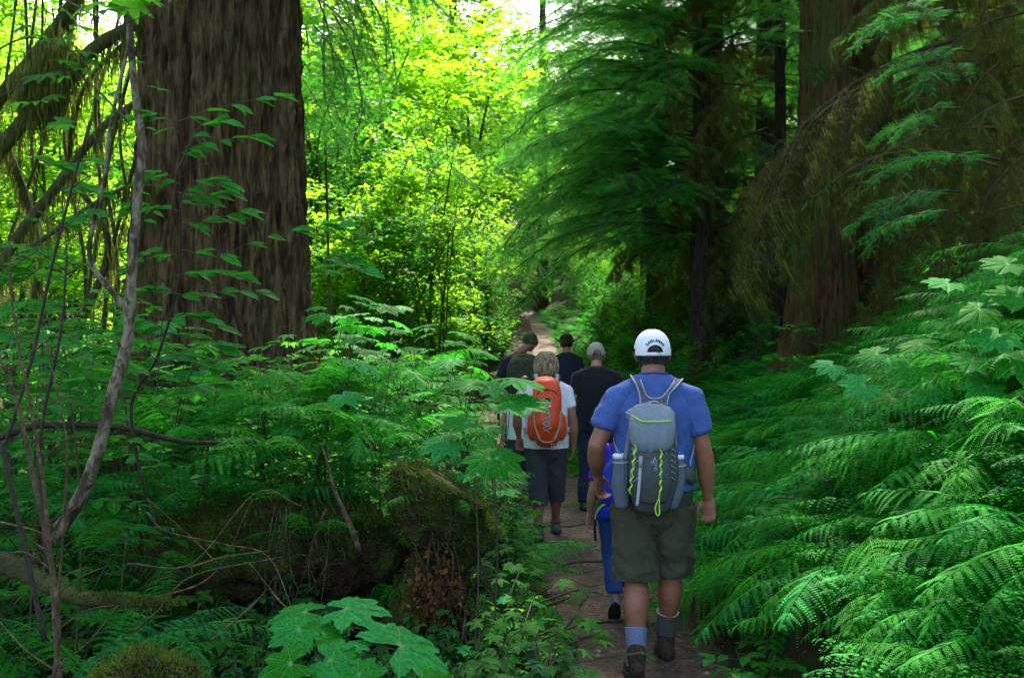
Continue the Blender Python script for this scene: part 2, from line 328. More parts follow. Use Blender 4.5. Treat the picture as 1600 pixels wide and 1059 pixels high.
# ------------------------------------------------------------------ fern fronds
def blade_pinnules(base, direc, nrmv, length, npin, wid, droop, V, F4, rn, rv, curl=0.0, ang=68):
    """one pinna: axis strip with rhombic pinnules both sides"""
    y = direc/np.linalg.norm(direc); x = np.cross(y, nrmv); x /= np.linalg.norm(x); z = np.cross(x, y)
    for j in range(npin):
        u = (j+.6)/npin; Lp = wid*(1-u)**.55*(.8+.2*min(1, u*6)); c = base+y*length*u-z*droop*length*u*u
        hw = length/npin*.47
        for s in (-1, 1):
            d = x*s*math.sin(R(ang))+y*math.cos(R(ang)); tip = c+d*Lp-z*Lp*.15; mid = c+d*Lp*.5+z*Lp*.06
            o = len(V); V += [c-y*hw*1.02, tip-y*hw*.50, tip+y*hw*.30, c+y*hw*1.02]; F4.append((o, o+1, o+2, o+3) if s < 0 else (o, o+3, o+2, o+1)); rn += [rv]*4
def frond(seed, pairs=22, npin=13, width=.24, el0=70, el1=-18, bip=True, bare=.18, curve=0.0, pang=70):
    r_ = np.random.default_rng(seed); n = 44; u = np.linspace(0, 1, n)
    el = R(el0)+(R(el1)-R(el0))*u**.8; az = curve*u**1.5
    d = np.stack([np.cos(el)*np.sin(az), np.cos(el)*np.cos(az), np.sin(el)], -1); p = np.cumsum(d, 0)/n; p -= p[0]
    V = []; F4 = []; rn = []
    for k in range(pairs):
        t = bare+(1-bare)*((k+.5)/pairs)**.92; ii = min(n-1, int(t*(n-1))); c = p[ii]; y = d[ii]
        side = nrm(np.cross(y, (0, 0, 1.))); up = np.cross(side, y)
        v = (t-bare)/(1-bare); prof = (min(1, .55+v*2.4))*(1-v)**.62*1.12
        for s in (-1, 1):
            Lp = width*prof*(.82+.26*r_.random()); a = R(pang-22*v+15*(r_.random()-.5))
            dd = side*s*math.sin(a)+y*math.cos(a)-up*(.02+.36*r_.random())
            if Lp < .008: continue
            if bip: blade_pinnules(c, dd, up, Lp, max(4, int(npin*(.35+.65*prof))), .44*(1-bare)/pairs*(.75+.35*prof), .2+.45*r_.random(), V, F4, rn, r_.random()*.25)
            else:
                o = len(V); dd = nrm(dd); ww = .5*(1-bare)/pairs*.86
                V += [c-y*ww*.5, c+dd*Lp*.12-y*ww, c+dd*Lp*.7-y*ww*.55-up*Lp*.05, c+dd*Lp+y*ww*.5-up*Lp*.12, c+dd*Lp*.7+y*ww*.6-up*Lp*.05, c+dd*Lp*.12+y*ww*1.1, c+y*ww*.5]
                V.append(c+dd*Lp*.4-up*Lp*.05+up*.004); q = len(V)-1
                rn += [r_.random()*.25]*8
                F4 += [(o, o+1, q, o+6), (o+1, o+2, q, q)][:1]; F3_.extend([(o+1, o+2, q), (o+2, o+3, q), (o+3, o+4, q), (o+4, o+5, q), (o+5, o+6, q)])
    return np.array(V), F4, rn, p
F3_ = []
def frond_mesh(name, mat, **kw):
    F3_.clear(); V, F4, rn, p = frond(**kw)
    tv = tube(p[::3], np.linspace(.0065, .0015, len(p[::3])), 4)
    a = (V, [np.array(F4)]+([np.array(F3_)] if F3_ else []), {'rnd': np.array(rn)})
    V2, Fs, A = join([a, tv]); return mk(name, V2, Fs, mat, A, link=False, smooth=False)
LADY = [frond_mesh('lady_fern_frond', M['fern'], seed=s, pairs=19+s, npin=18, width=.22+.03*(s % 3), el0=62-8*s, el1=-30+7*s, curve=(-.5, .3, .0, .55)[s]) for s in range(4)]
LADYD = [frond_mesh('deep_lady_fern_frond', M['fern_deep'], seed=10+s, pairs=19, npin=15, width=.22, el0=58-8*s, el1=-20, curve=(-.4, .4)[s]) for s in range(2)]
FLAT = [frond_mesh('broad_fern_frond', M['fern'], seed=20+s, pairs=17, npin=24, width=.34, el0=40-10*s, el1=-22, bare=.16, curve=(.35, -.3)[s], pang=74) for s in range(2)]
SWORD = [frond_mesh('sword_fern_frond', M['sword'], seed=30+s, pairs=42, width=.085, el0=66-10*s, el1=-25, bip=False, bare=.1, curve=(.25, -.25)[s], pang=82) for s in range(2)]
def fern(x, y, n, ln, kinds, label=None, group='ferns on the bank right of the trail', cat='fern', tilt=0, face=None, spread=1.0, name='lady_fern', dz=0.0, z=None):
    t = thing(name, label or 'lady fern arching in the thick fern bank right of the trail', cat, (x, y, (gz(x, y) if z is None else z)+dz), (0, R(tilt), 0), group)
    a0 = random.random()*6.28
    for k in range(n):
        if face is None: a = a0+k*6.283/n+random.uniform(-.3, .3)
        else: a = face+spread*((k+.5)/n-.5)*2+random.uniform(-.12, .12)
        ob('frond', random.choice(kinds), t, (.02*math.sin(a), .02*math.cos(a), 0), (R(random.uniform(-14, 16)), R(random.uniform(-16, 16)), -a), ln*random.uniform(.8, 1.12))
    return t

# ------------------------------------------------------------------ geometry-node scatter for what nobody could count
_src = bpy.data.collections.new('scatter_sources')
def scatter(name, pts, rots, scl, meshes, label, cat):
    me = bpy.data.meshes.new(name); me.vertices.add(len(pts)); me.vertices.foreach_set('co', np.asarray(pts, np.float32).ravel())
    a = me.attributes.new('rot', 'FLOAT_VECTOR', 'POINT'); a.data.foreach_set('vector', np.asarray(rots, np.float32).ravel())
    a = me.attributes.new('scl', 'FLOAT', 'POINT'); a.data.foreach_set('value', np.asarray(scl, np.float32))
    a = me.attributes.new('pick', 'INT', 'POINT'); a.data.foreach_set('value', rng.integers(0, len(meshes), len(pts)).astype(np.int32))
    o = ob(name, me); stuff(o, label, cat)
    cl = bpy.data.collections.new(name+'_sources')
    for i_, mm in enumerate(meshes): so = bpy.data.objects.new(mm.name+'_source', mm); cl.objects.link(so)
    g = bpy.data.node_groups.new(name, 'GeometryNodeTree'); g.interface.new_socket('Geometry', in_out='INPUT', socket_type='NodeSocketGeometry'); g.interface.new_socket('Geometry', in_out='OUTPUT', socket_type='NodeSocketGeometry')
    N = g.nodes.new; L = g.links.new; gi = N('NodeGroupInput'); go = N('NodeGroupOutput'); ip = N('GeometryNodeInstanceOnPoints'); ci = N('GeometryNodeCollectionInfo')
    ci.inputs['Collection'].default_value = cl; ci.inputs['Separate Children'].default_value = True; ci.inputs['Reset Children'].default_value = True
    def at(k, ty): q = N('GeometryNodeInputNamedAttribute'); q.data_type = ty; q.inputs['Name'].default_value = k; return q.outputs[0]
    L(gi.outputs[0], ip.inputs['Points']); L(ci.outputs[0], ip.inputs['Instance']); ip.inputs['Pick Instance'].default_value = True
    L(at('pick', 'INT'), ip.inputs['Instance Index']); L(at('rot', 'FLOAT_VECTOR'), ip.inputs['Rotation']); L(at('scl', 'FLOAT'), ip.inputs['Scale']); L(ip.outputs[0], go.inputs[0])
    o.modifiers.new('scatter', 'NODES').node_group = g
    return o
# ------------------------------------------------------------------ conifer branches, moss, crowns (shared meshes)
def needle_blade(n=8):
    V = []; Fq = []
    for j in range(n):
        u = (j+.3)/n; Lp = (1-.55*u**2)*(.85+.3*((j*7) % 3)/3)
        for s in (-1, 1):
            o = len(V); V += [(0, u-.06, 0), (s*Lp*.5, u-.01, .15), (s*Lp, u+.09, -.25), (s*Lp*.45, u+.075, .1)]; Fq.append((o, o+1, o+2, o+3))
    return np.array(V, float), [np.array(Fq)]
NB = needle_blade()
def hairs(pts, ln, r_, w=.006, dirs=None, wig=.10, lev=6):
    """hanging moss or fine twigs: ragged, wavy, tapering ribbons"""
    pts = np.asarray(pts, float); n = len(pts); u = np.linspace(0, 1, lev); d = np.zeros((n, 3)); d[:, 2] = -1; d = d if dirs is None else nrm(np.asarray(dirs, float)); d = nrm(d+r_.normal(0, .10, (n, 3)))
    a = r_.random(n)*6.28; f1 = 3+6*r_.random((n, 1)); ph = r_.random((n, 1))*6.28; e1 = nrm(np.cross(d, r_.normal(0, 1, (n, 3)))); e2 = np.cross(d, e1); L_ = np.asarray(ln)[:, None]
    c = pts[:, None]+d[:, None]*(L_*u)[..., None]+e1[:, None]*(wig*L_*u*np.sin(f1*u+ph))[..., None]+e2[:, None]*(wig*.7*L_*u*np.cos(f1*1.3*u+ph))[..., None]
    if dirs is not None: c[..., 2] -= .18*(L_*u**2)
    W = w*(.4+r_.random(n))[:, None]*(1-u**1.5*.85)*(.7+.6*r_.random((n, lev))); x = e1*np.cos(a)[:, None]+e2*np.sin(a)[:, None]
    V = np.stack([c-x[:, None]*W[..., None]*.5, c+x[:, None]*W[..., None]*.5], 2).reshape(-1, 3); i = (np.arange(n)[:, None]*lev*2+np.arange(lev-1)[None]*2).reshape(-1, 1)
    return V, [i+np.array([0, 1, 3, 2])], {'rnd': np.repeat(r_.random(n)*.6, lev*2)}
def clumps(anchors, m_, ln, r_, spread=.02, w=.006):
    A_ = np.repeat(anchors, m_, 0); n = len(A_); L_ = np.repeat(ln*(.25+1.2*r_.random(len(anchors))**2), m_)*(.35+.75*r_.random(n)); p = A_+r_.normal(0, 1, (n, 3))*np.array([1, 1, .5])*spread*np.repeat(.5+r_.random(len(anchors)), m_)[:, None]
    return hairs(p, L_, r_, w)
def hem_branch(name, seed, Ln=2.6, droop=.28, mat=None, dens=1.0, dead=0.0, hair=0, hairlen=.25, sec0=.10, secang=60, hairmat=None, up=.12, link=False, nl=.019, stp=.05, twigs=0):
    r_ = np.random.default_rng(seed); n = 26; u = np.linspace(0, 1, n); wv = np.cumsum(r_.normal(0, .012, (n, 3)), 0)*Ln*.5*u[:, None]
    ax = np.stack([.08*np.sin(u*4+seed)*u*Ln, u*Ln*(1-.10*u), up*Ln*np.sin(u*2.2)*.6-droop*Ln*u**2.2], -1)+wv
    parts = [tube(ax, .020*Ln/2.6*(1-u*.9)+.0015, 5, rnd=.3)]; bp_ = []; bd = []; bu = []; bl = []; hp = []; tp = []; td = []; tl = []
    k = int(15*dens*(Ln/2.6)**.5)
    for j in range(k):
        for s in (-1, 1):
            t = min(.985, sec0+(1-sec0)*((j+r_.random())/k)**.9); i = min(n-2, int(t*n)); c = ax[i]+(ax[i+1]-ax[i])*(t*(n-1)-int(t*(n-1))) if i+1 < n else ax[i]; y = ax[i+1]-ax[i]; y /= np.linalg.norm(y)
            if r_.random() < .10: continue
            x = np.cross(y, (0, 0, 1)); x /= np.linalg.norm(x); l2 = Ln*.36*(1-t)**.65*(.55+.45*min(1, t*4))*(.45+.95*r_.random())+.08; a = R(secang-16*t+26*(r_.random()-.5))
            d = x*s*math.sin(a)+y*math.cos(a)+np.array([0, 0, .45*(r_.random()-.55)]); d /= np.linalg.norm(d); m3 = 9; v = np.linspace(0, 1, m3); bend = r_.normal(0, .07, 3)
            q = c+d*l2*v[:, None]+np.array([0, 0, -1])*((.12+.25*r_.random())*l2*v**2)[:, None]+y*(.14*l2*v**2)[:, None]+bend*(l2*v**2)[:, None]
            parts.append(tube(q, np.linspace(.0048, .001, m3), 3, False, .35)); hp += list(q[1:]); roll = r_.normal(0, .3)
            m_ = max(2, int(l2/stp)); sx = np.cross(d, (0, 0, 1)); sx /= np.linalg.norm(sx)
            for e in range(m_):
                vv = (e+.4+.4*r_.random())/m_; ii = min(m3-2, int(vv*(m3-1))); cc = q[ii]+(q[ii+1]-q[ii])*(vv*(m3-1)-ii)
                for s2 in (-1, 1):
                    l3 = (.15*(1-.6*vv)+.03)*(.5+.8*r_.random())*(Ln/2.6)**.5; b_ = R(52+24*(r_.random()-.5)); dd = sx*s2*math.sin(b_)+d*math.cos(b_)+np.array([0, 0, s2*roll-.15-.25*r_.random()])
                    if r_.random() < dead: tp.append(cc); td.append(dd); tl.append(l3*1.6); continue
                    bp_.append(cc); bd.append(dd); bu.append(np.array([.3*r_.normal(), .3*r_.normal(), 1])); bl.append(l3)
            bp_.append(q[-1]) if r_.random() > dead else None
            if len(bp_) > len(bd): bd.append(d+np.array([0, 0, -.3])); bu.append(np.array([0, 0, 1.])); bl.append(.09)
    hp += list(ax[3:])
    if len(tp): parts.append(hairs(np.array(tp), np.array(tl), r_, .0030, dirs=np.array(td), wig=.12, lev=4))
    res = [(join(parts), M['twig_dark'] if not twigs else M['twig_mossy'])]
    if bp_:
        l3 = np.array(bl); Mx = frames(np.array(bd), np.array(bu), np.ones(len(l3))); Mx[:, :, 0] *= nl*(.8+.5*r_.random(len(l3)))[:, None]*(l3/.12)[:, None]**.4; Mx[:, :, 1] *= l3[:, None]; Mx[:, :, 2] *= nl*.5
        V, Fs, A = scat(NB[0], NB[1], Mx, np.array(bp_)); A['rnd'] = A['rnd']*.5; res.append(((V, Fs, A), mat or M['hemlock']))
    if hair:
        hp = np.array(hp); idx = r_.integers(0, len(hp), hair//11); res.append((clumps(hp[idx], 11, hairlen, r_), hairmat or M['moss_hair']))
        h2 = clumps(hp[r_.integers(0, len(hp), hair//8)], 6, hairlen*.22, r_, .012, .007); res.append((h2, hairmat or M['moss_hair']))
    return multi(name, res, link)
def multi(name, res, link=False, parent=None):
    V = []; Fs = []; A = []; off = 0; mi = []; mats = []
    for k, ((v, f, a), m_) in enumerate(res):
        V.append(v); A.append(a['rnd'] if 'rnd' in a else np.full(len(v), .5)); mats.append(m_)
        for q in f: Fs.append(q+off); mi += [k]*len(q)
        off += len(v)
    # group by face size keeps order inside mk: pass one list per block
    me = mk(name, np.concatenate(V), Fs, None, {'rnd': np.concatenate(A)}, link=False, smooth=True)
    for m_ in mats: me.materials.append(m_)
    me.polygons.foreach_set('material_index', np.array(mi, np.int32)[:len(me.polygons)])
    return ob(name, me, parent) if link else me
M['twig_mossy'] = leafmat('mossy_twig', (.045, .04, .018), (.12, .10, .05), (.1, .09, .03), .15, .9, spec=.1)
HB = [hem_branch('hemlock_branch', s, 2.6, .20+.10*s, M['hemlock'], stp=.045) for s in range(4)]
HBT = [hem_branch('fresh_hemlock_branch', 7+s, 1.3, .22, M['hemlock_tip'], dens=1.0, nl=.013, stp=.032) for s in range(2)]
HBF = [hem_branch('pale_hemlock_branch', 12, 2.6, .34, M['hemlock_hazed'], dens=.8, dead=.3)]
MB = [hem_branch('mossy_branch', 20+s, 2.2, .26+.12*s, M['hemlock'], dens=1.0, dead=.95-.2*(s == 1), hair=2200, hairlen=.30, up=.2, twigs=1, stp=.07) for s in range(3)]
DB = [hem_branch('dead_mossy_branch', 31, 2.4, .36, M['hemlock'], dens=1.7, dead=1.0, hair=3400, hairlen=.22, up=.16, sec0=.2, secang=48, twigs=1, stp=.035)]

def maple_mesh(seed, nl=5200, H=5.0, rad=2.4, mat='maple'):
    r_ = np.random.default_rng(seed); st = []; lp = []; ld = []; ls = []
    for k in range(6):
        a = r_.random()*6.28; b_ = r_.random()*rad*.9; tp = np.array([math.cos(a)*b_, math.sin(a)*b_, H*(.65+.4*r_.random())]); w1 = tp*np.array([.25, .25, .45])+r_.normal(0, .12, 3)
        q = spline([(0, 0, 0), w1, tp*np.array([.7, .7, .8])+r_.normal(0, .15, 3), tp], 16); st.append(tube(q, np.linspace(.035, .008, 16), 5, True, .3))
        for e in range(11):
            t = r_.integers(4, 16); c = q[t]; a2 = r_.random()*6.28; l2 = .4+r_.random()*.9; d = np.array([math.cos(a2), math.sin(a2), .15]); v = np.linspace(0, 1, 6); qq = c+d*l2*v[:, None]+np.array([0, 0, -.25])*(v**2)[:, None]*l2
            st.append(tube(qq, np.linspace(.007, .002, 6), 3, False, .3)); m_ = nl//66
            vv = r_.random(m_)**.6; o = np.stack([np.interp(vv, v, qq[:, z]) for z in range(3)], -1)+r_.normal(0, 1, (m_, 3))*np.array([.17, .17, .07])
            lp.append(o); aa = r_.random(m_)*6.28; ld.append(np.stack([np.cos(aa), np.sin(aa), -.35+.3*r_.random(m_)], -1)); ls.append(.075+.065*r_.random(m_))
    lp = np.concatenate(lp); ld = np.concatenate(ld); ls = np.concatenate(ls)
    up = np.array([0, 0, 1.])+r_.normal(0, .28, (len(lp), 3)); V, Fs, A = scat(PS[0], PS[1], frames(ld, up, ls), lp, rnd=.15+.0*ls+r_.random(len(ls))*.7)
    V2, F2, A2 = join(st)
    return mk('maple_stems', V2, F2, M['mossbark'], A2, link=False), mk('maple_crown', V, Fs, M[mat], A, link=False, smooth=False)
MAP = [maple_mesh(40+s, 5200, 4.6+.6*s, 2.2) for s in range(3)]+[maple_mesh(44, 4200, 5.0, 2.0, 'maple_shade')]
def maple(x, y, s, v, label, rz=None, z=None):
    t = thing('vine_maple', label, 'tree', (x, y, (gz(x, y) if z is None else z)-.05), (0, 0, random.random()*6.28 if rz is None else rz), 'sunlit maples beyond the big trunk')
    t.scale = (s, s, s); ob('stem', MAP[v][0], t); c = ob('crown', MAP[v][1], t); c['kind'] = 'stuff'; return t

def trunk(name, x, y, z0, H, r0, taper, flare, flen, mat, seed, creases=(), nt_=160, nz_=150, lean=(0, 0), parent=None, ridge=.05, leanf=None):
    th = np.linspace(0, 2*np.pi, nt_, endpoint=False); zz = np.linspace(0, 1, nz_)**1.2*H; T, Zz = np.meshgrid(th, zz)
    r = r0*(1-taper*Zz/H)+flare*np.exp(-Zz/flen)*(1+.55*np.sin(T*5+seed)+.3*np.sin(T*3+seed*2))
    cc = np.stack([np.cos(T), np.sin(T), 0*T], -1)
    fl = fbm(cc*np.array([3., 3, 1])+np.array([0, 0, 1])*Zz[..., None]*.16+seed, 1.0, 2)
    fur = fbm(cc*np.array([11., 11, 1])*r0+np.array([0, 0, 1])*Zz[..., None]*1.3+seed*3, 1.5, 3)
    fin = fbm(cc*np.array([30., 30, 1])*r0+np.array([0, 0, 1])*Zz[..., None]*2.6, 1.3, 3)
    r = r*(1+.05*fl)+ridge*r0*(-np.abs(fur))+.020*fin
    for (a, wd, dp) in creases: r -= dp*r0*np.exp(-((np.angle(np.exp(1j*(T-a-.05*np.sin(Zz*1.1)))))/wd)**2)
    V = np.stack([x+lean[0]*Zz+np.cos(T)*r, y+lean[1]*Zz+np.sin(T)*r, z0+Zz], -1).reshape(-1, 3)
    i = np.arange(nz_-1)[:, None]*nt_; j = np.arange(nt_)[None]; j2 = (j+1) % nt_
    V[:, 0] -= x; V[:, 1] -= y; V[:, 2] -= z0
    return mk('trunk', V, [np.stack([i+j, i+j2, i+nt_+j2, i+nt_+j], -1).reshape(-1, 4)], mat, parent=parent)

def conifer(name, label, x, y, H, r0, mat, zlo, zhi, nb, meshes, ln, cat='tree', group=None, bias=None, pitch=(-8, 22), extra=(), flare=.12, seed=1, nt_=48, nz_=60, z=None, base=2.6):
    z0 = (gz(x, y) if z is None else z)-.2
    t = thing(name, label, cat, (x, y, z0), (0, 0, 0), group); trunk('trunk', x, y, z0, H, r0, .7, flare, .7, mat, seed, nt_=nt_, nz_=nz_, parent=t)
    r_ = random.Random(seed*17)
    for k in range(nb):
        zz = zlo+(zhi-zlo)*((k+r_.random())/nb); a = r_.random()*360
        if bias and r_.random() < bias[1]: a = bias[0]+r_.gauss(0, 38)
        l = ln*(1-.45*(zz/H))*r_.uniform(.7, 1.15)
        ob('branch', r_.choice(meshes), t, (0, 0, zz-z0 if z is None else zz), (R(r_.uniform(*pitch)), R(r_.uniform(-12, 12)), R(a)), l/base)
    return t
# ------------------------------------------------------------------ the old cedar on the left
zl = gz(-3.2, 11)-.3
t = thing('cedar_tree', 'huge old cedar trunk with furrowed brown bark left of the trail', 'tree', (-3.22, 11, zl))
trunk('trunk', -3.22, 11, zl, 18, .97, .30, .62, 1.25, M['cedar'], 3.0, creases=[(-1.66, .07, .16), (-1.1, .05, .05), (-2.2, .06, .07), (-.5, .1, .1), (-2.7, .1, .08), (.7, .2, .15), (2.2, .2, .15)], nt_=400, nz_=310, parent=t, ridge=.10)
for k in range(84):
    a = random.uniform(-170, 110); ob('branch', random.choice(HB), t, (.6*math.sin(-R(a)), .6*math.cos(R(a)), random.uniform(8.4, 17)), (R(random.uniform(-8, 18)), 0, R(a)), random.uniform(1.5, 2.3))  # unseen crown boughs, lengthened and added to keep sun off the foreground
# ------------------------------------------------------------------ the red cedars on the right bank
z1 = gz(4.05, 13)-.25
t = thing('cedar_tree', 'reddish cedar trunk streaked with moss on the right bank', 'tree', (4.05, 13, z1), group=None)
trunk('trunk', 4.05, 13, z1, 14, .345, .15, .38, .75, M['redcedar'], 1.3, creases=[(-1.2, .12, .12), (-2.1, .12, .10), (0, .25, .12)], nt_=260, nz_=260, parent=t, ridge=.09, lean=(.012, 0))
for k in range(12):
    a = random.uniform(0, 360); ob('branch', random.choice(HB), t, (.2, 0, random.uniform(6.5, 13)), (R(random.uniform(-20, 10)), 0, R(a)), random.uniform(1., 1.6))
t = thing('cedar_tree', 'second mossy cedar trunk just behind and right of the reddish one', 'tree', (5.0, 13.9, gz(5, 13.9)-.25))
trunk('trunk', 5.0, 13.9, 0, 14, .34, .15, .30, .7, M['redcedar'], 2.1, creases=[(-1.3, .12, .14), (-2.3, .1, .1)], nt_=200, nz_=200, parent=t, ridge=.09, lean=(-.01, 0))
t = thing('cedar_tree', 'brown mossy trunk at the right edge behind hanging moss', 'tree', (6.1, 12.6, gz(6.1, 12.6)-.25))
trunk('trunk', 6.1, 12.6, 0, 13, .17, .2, .30, .7, M['redcedar'], 4.1, creases=[(-1.5, .12, .14)], nt_=140, nz_=160, parent=t, ridge=.09, lean=(.02, 0))
for k in range(26): ob('branch', random.choice(MB), t, (0, 0, random.uniform(1.5, 8)), (R(random.uniform(-30, 6)), 0, R(random.uniform(30, 200))), random.uniform(.7, 1.1))

# ------------------------------------------------------------------ hemlocks whose drooping boughs overhang the trail
conifer('hemlock_tree', 'dark hemlock with drooping boughs overhanging the trail from the right', 2.95, 15.5, 15, .17, M['darkbark'], 3.2, 12, 118, HB, 3.6, bias=(95, .55), seed=3)
conifer('hemlock_tree', 'taller green hemlock behind the dark overhanging one', 3.1, 21.5, 18, .2, M['darkbark'], 4.0, 15, 110, HB, 4.2, bias=(95, .5), seed=4)
conifer('hemlock_tree', 'far hemlock beyond the bend in the trail', 4.2, 31, 20, .2, M['darkbark'], 5.0, 17, 90, HB, 4.6, bias=(95, .4), seed=5)
conifer('hemlock_tree', 'shaded hemlock behind the reddish cedar', 5.0, 19.5, 18, .25, M['darkbark'], 2.2, 14, 56, HB+MB[:1], 3.4, seed=6, pitch=(-25, 10))
conifer('hemlock_tree', 'moss hung hemlock deep in the shade on the right', 8.2, 17, 18, .28, M['darkbark'], 2.5, 13, 56, MB+HB[:1], 3.2, seed=7, pitch=(-25, 8), base=2.3)
conifer('hemlock_tree', 'leaning moss draped hemlock left of the reddish cedar', 3.55, 17.3, 14, .16, M['darkbark'], 2.6, 11, 60, MB+MB+HB[:1], 2.6, seed=8, pitch=(-25, 5), base=2.2)
conifer('hemlock_tree', 'shaded hemlock far up the right slope', 11.5, 24, 20, .3, M['darkbark'], 2.5, 16, 50, HB, 4.6, seed=9)
conifer('hemlock_tree', 'shaded hemlock between the cedars in the background', 6.6, 26, 20, .3, M['darkbark'], 2.5, 16, 56, HB, 4.6, seed=10)
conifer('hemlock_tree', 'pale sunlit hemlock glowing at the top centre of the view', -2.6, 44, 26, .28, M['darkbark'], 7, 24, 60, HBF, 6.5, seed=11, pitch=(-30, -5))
conifer('hemlock_tree', 'hemlock standing high beyond the trail bend', 1.6, 52, 26, .3, M['darkbark'], 6, 22, 46, HB, 6.5, seed=12)
# unseen canopy trees, added outside the frame to shade the trail
for k, (x, y) in enumerate([(-8, 4), (-11, 12), (12, 9), (-9.5, 9), (10, 12), (-9, -3), (-10, 16), (14, 2)]):
    conifer('hemlock_tree', ['hemlock at the edge of the clearing shading the trail', 'hemlock standing over the trail outside the view'][k % 2], x, y, 20, .3, M['darkbark'], 9.0, 19, 34, HB, 6.5, group='canopy hemlocks above the trail', seed=20+k, nt_=24, nz_=20)

# boughs reaching into view, each part of its own young tree
def bough_tree(label, x, y, z0, H, r, items, mat='darkbark', group=None, seed=50, name='hemlock_tree'):
    t = thing(name, label, 'tree', (x, y, z0), group=group)
    if r < .06: u_ = np.linspace(0, 1, 30); tb = tube(np.stack([.18*np.sin(u_*4+seed)*u_, .1*np.sin(u_*3), u_*H], -1), r*(1-.7*u_), 8); mk('trunk', tb[0], tb[1], M['mossbark'], parent=t)
    else: trunk('trunk', x, y, z0, H, r, .6, .05, .4, M[mat], seed, nt_=30, nz_=60, parent=t)
    for (px, py, d, px2, py2, mesh, base) in items:       # from root point to tip point
        a = P(px, py, d); b_ = P(px2, py2, d-.3); v = b_-a; ln = v.length; az = math.atan2(-v.x, v.y); el = math.asin(max(-1, min(1, v.z/ln)))
        ob('branch', mesh, t, (a.x-x, a.y-y, a.z-z0), (el+R(8), R(random.uniform(-15, 15)), az), ln/base)
    return t
xx = 3.95; yy = 7.2
bough_tree('young hemlock with fresh teal green sprays at the right edge', xx, yy, gz(xx, yy)-.1, 5.5, .045, [(1500, 20, 7.2, 1280, 62, HBT[0], 1.5), (1480, 5, 7.1, 1330, 40, HBT[1], 1.5), (1520, 80, 7.1, 1340, 120, HBT[1], 1.5), (1530, 100, 7.0, 1385, 145, HBT[0], 1.5), (1500, 170, 7, 1360, 215, HBT[1], 1.5), (1560, 250, 7.3, 1300, 262, HBT[0], 1.5), (1500, 300, 7.3, 1290, 355, HBT[1], 1.5), (1480, 330, 7.4, 1290, 395, HBT[0], 1.5), (1470, 200, 7.2, 1330, 215, HBT[1], 1.5)])
bough_tree('dead hemlock whose moss draped limbs sweep across the reddish cedar', 5.6, 10.2, gz(5.6, 10.2)-.1, 9, .12, [(1500, 60, 10.2, 1085, 375, DB[0], 2.4), (1480, 90, 10.0, 1130, 330, DB[0], 2.4), (1560, 200, 10, 1250, 330, MB[0], 2.2), (1560, 260, 10, 1180, 300, MB[1], 2.2), (1600, 150, 10.5, 1380, 330, MB[2], 2.2), (1600, 20, 10, 1400, 180, MB[0], 2.2), (1640, 320, 10, 1420, 420, MB[1], 2.2), (1500, 330, 10.2, 1330, 480, MB[2], 2.2), (1560, -60, 10.2, 1340, 40, MB[1], 2.2), (1600, 380, 9.8, 1440, 520, MB[0], 2.2), (1500, 0, 11, 1280, 20, MB[2], 2.2), (1560, 100, 9.5, 1450, 290, MB[2], 2.2), (1620, 230, 9.5, 1500, 400, DB[0], 2.4)], mat='redcedar', seed=51)
bough_tree('hemlock pole festooned with long curtains of moss', 4.1, 15.2, gz(4.1, 15.2)-.1, 11, .10, [(1220, 0, 15, 1000, 60, MB[0], 2.2), (1230, 60, 15, 1010, 170, MB[1], 2.2), (1200, 120, 14.8, 1040, 250, MB[2], 2.2), (1200, 200, 15, 1060, 330, MB[0], 2.2), (1180, 20, 15, 1100, 190, MB[2], 2.2), (1230, 250, 15, 1090, 430, MB[1], 2.2), (1200, 330, 15, 1080, 480, MB[2], 2.2), (1220, -60, 15, 1050, 0, MB[1], 2.2)], seed=52)
bough_tree('mossy hemlock snag filling the upper right corner', 6.6, 11.4, gz(6.6, 11.4)-.1, 10, .10, [(1680-k % 3*30, -40+k*34, 11.4-.1*(k % 4), 1400+(k*47) % 130, 30+k*40+(k*31) % 60, MB[k % 3], 2.2) for k in range(14)], mat='redcedar', seed=55)
# drooping cedar sprays hanging in front of the sunlit maples
bough_tree('slender hemlock with boughs hanging before the sunlit maples', -2.3, 12.6, gz(-2.3, 12.6)-.1, 9.5, .022, [(500, -90, 12.4, 560, 110, HB[0], 2.6), (520, -60, 12.4, 640, 130, HB[1], 2.6), (520, 20, 12.4, 600, 250, HB[2], 2.6), (500, 60, 12.3, 520, 230, HB[0], 2.6), (560, -60, 12.5, 720, 60, HB[0], 2.6), (490, -30, 12.2, 575, 60, HB[3], 2.6), (500, 0, 12.6, 610, 170, HB[1], 2.6), (540, -80, 12.8, 680, -10, HB[3], 2.6), (480, -40, 12.3, 540, 200, HB[2], 2.6), (520, -50, 12.0, 600, 120, HB[0], 2.6), (530, -90, 12.5, 640, 60, HB[1], 2.6), (490, 40, 12.1, 570, 190, HB[3], 2.6), (560, -80, 12.4, 660, 30, HB[2], 2.6), (470, 120, 12.2, 520, 300, HB[1], 2.6)], seed=53)
bough_tree('slim dark hemlock sapling in front of the sunlit maples', -.95, 15.2, gz(-.95, 15.2)-.1, 4.6, .018, [(700, 165, 15, 650, 230, HB[0], 2.6), (703, 180, 15, 755, 240, HB[1], 2.6), (700, 240, 15, 640, 330, HB[2], 2.6), (703, 260, 15, 770, 330, HB[0], 2.6), (700, 300, 15, 630, 400, HB[1], 2.6), (704, 330, 15, 760, 420, HB[2], 2.6), (700, 200, 15, 690, 300, HB[1], 2.6)], seed=54)

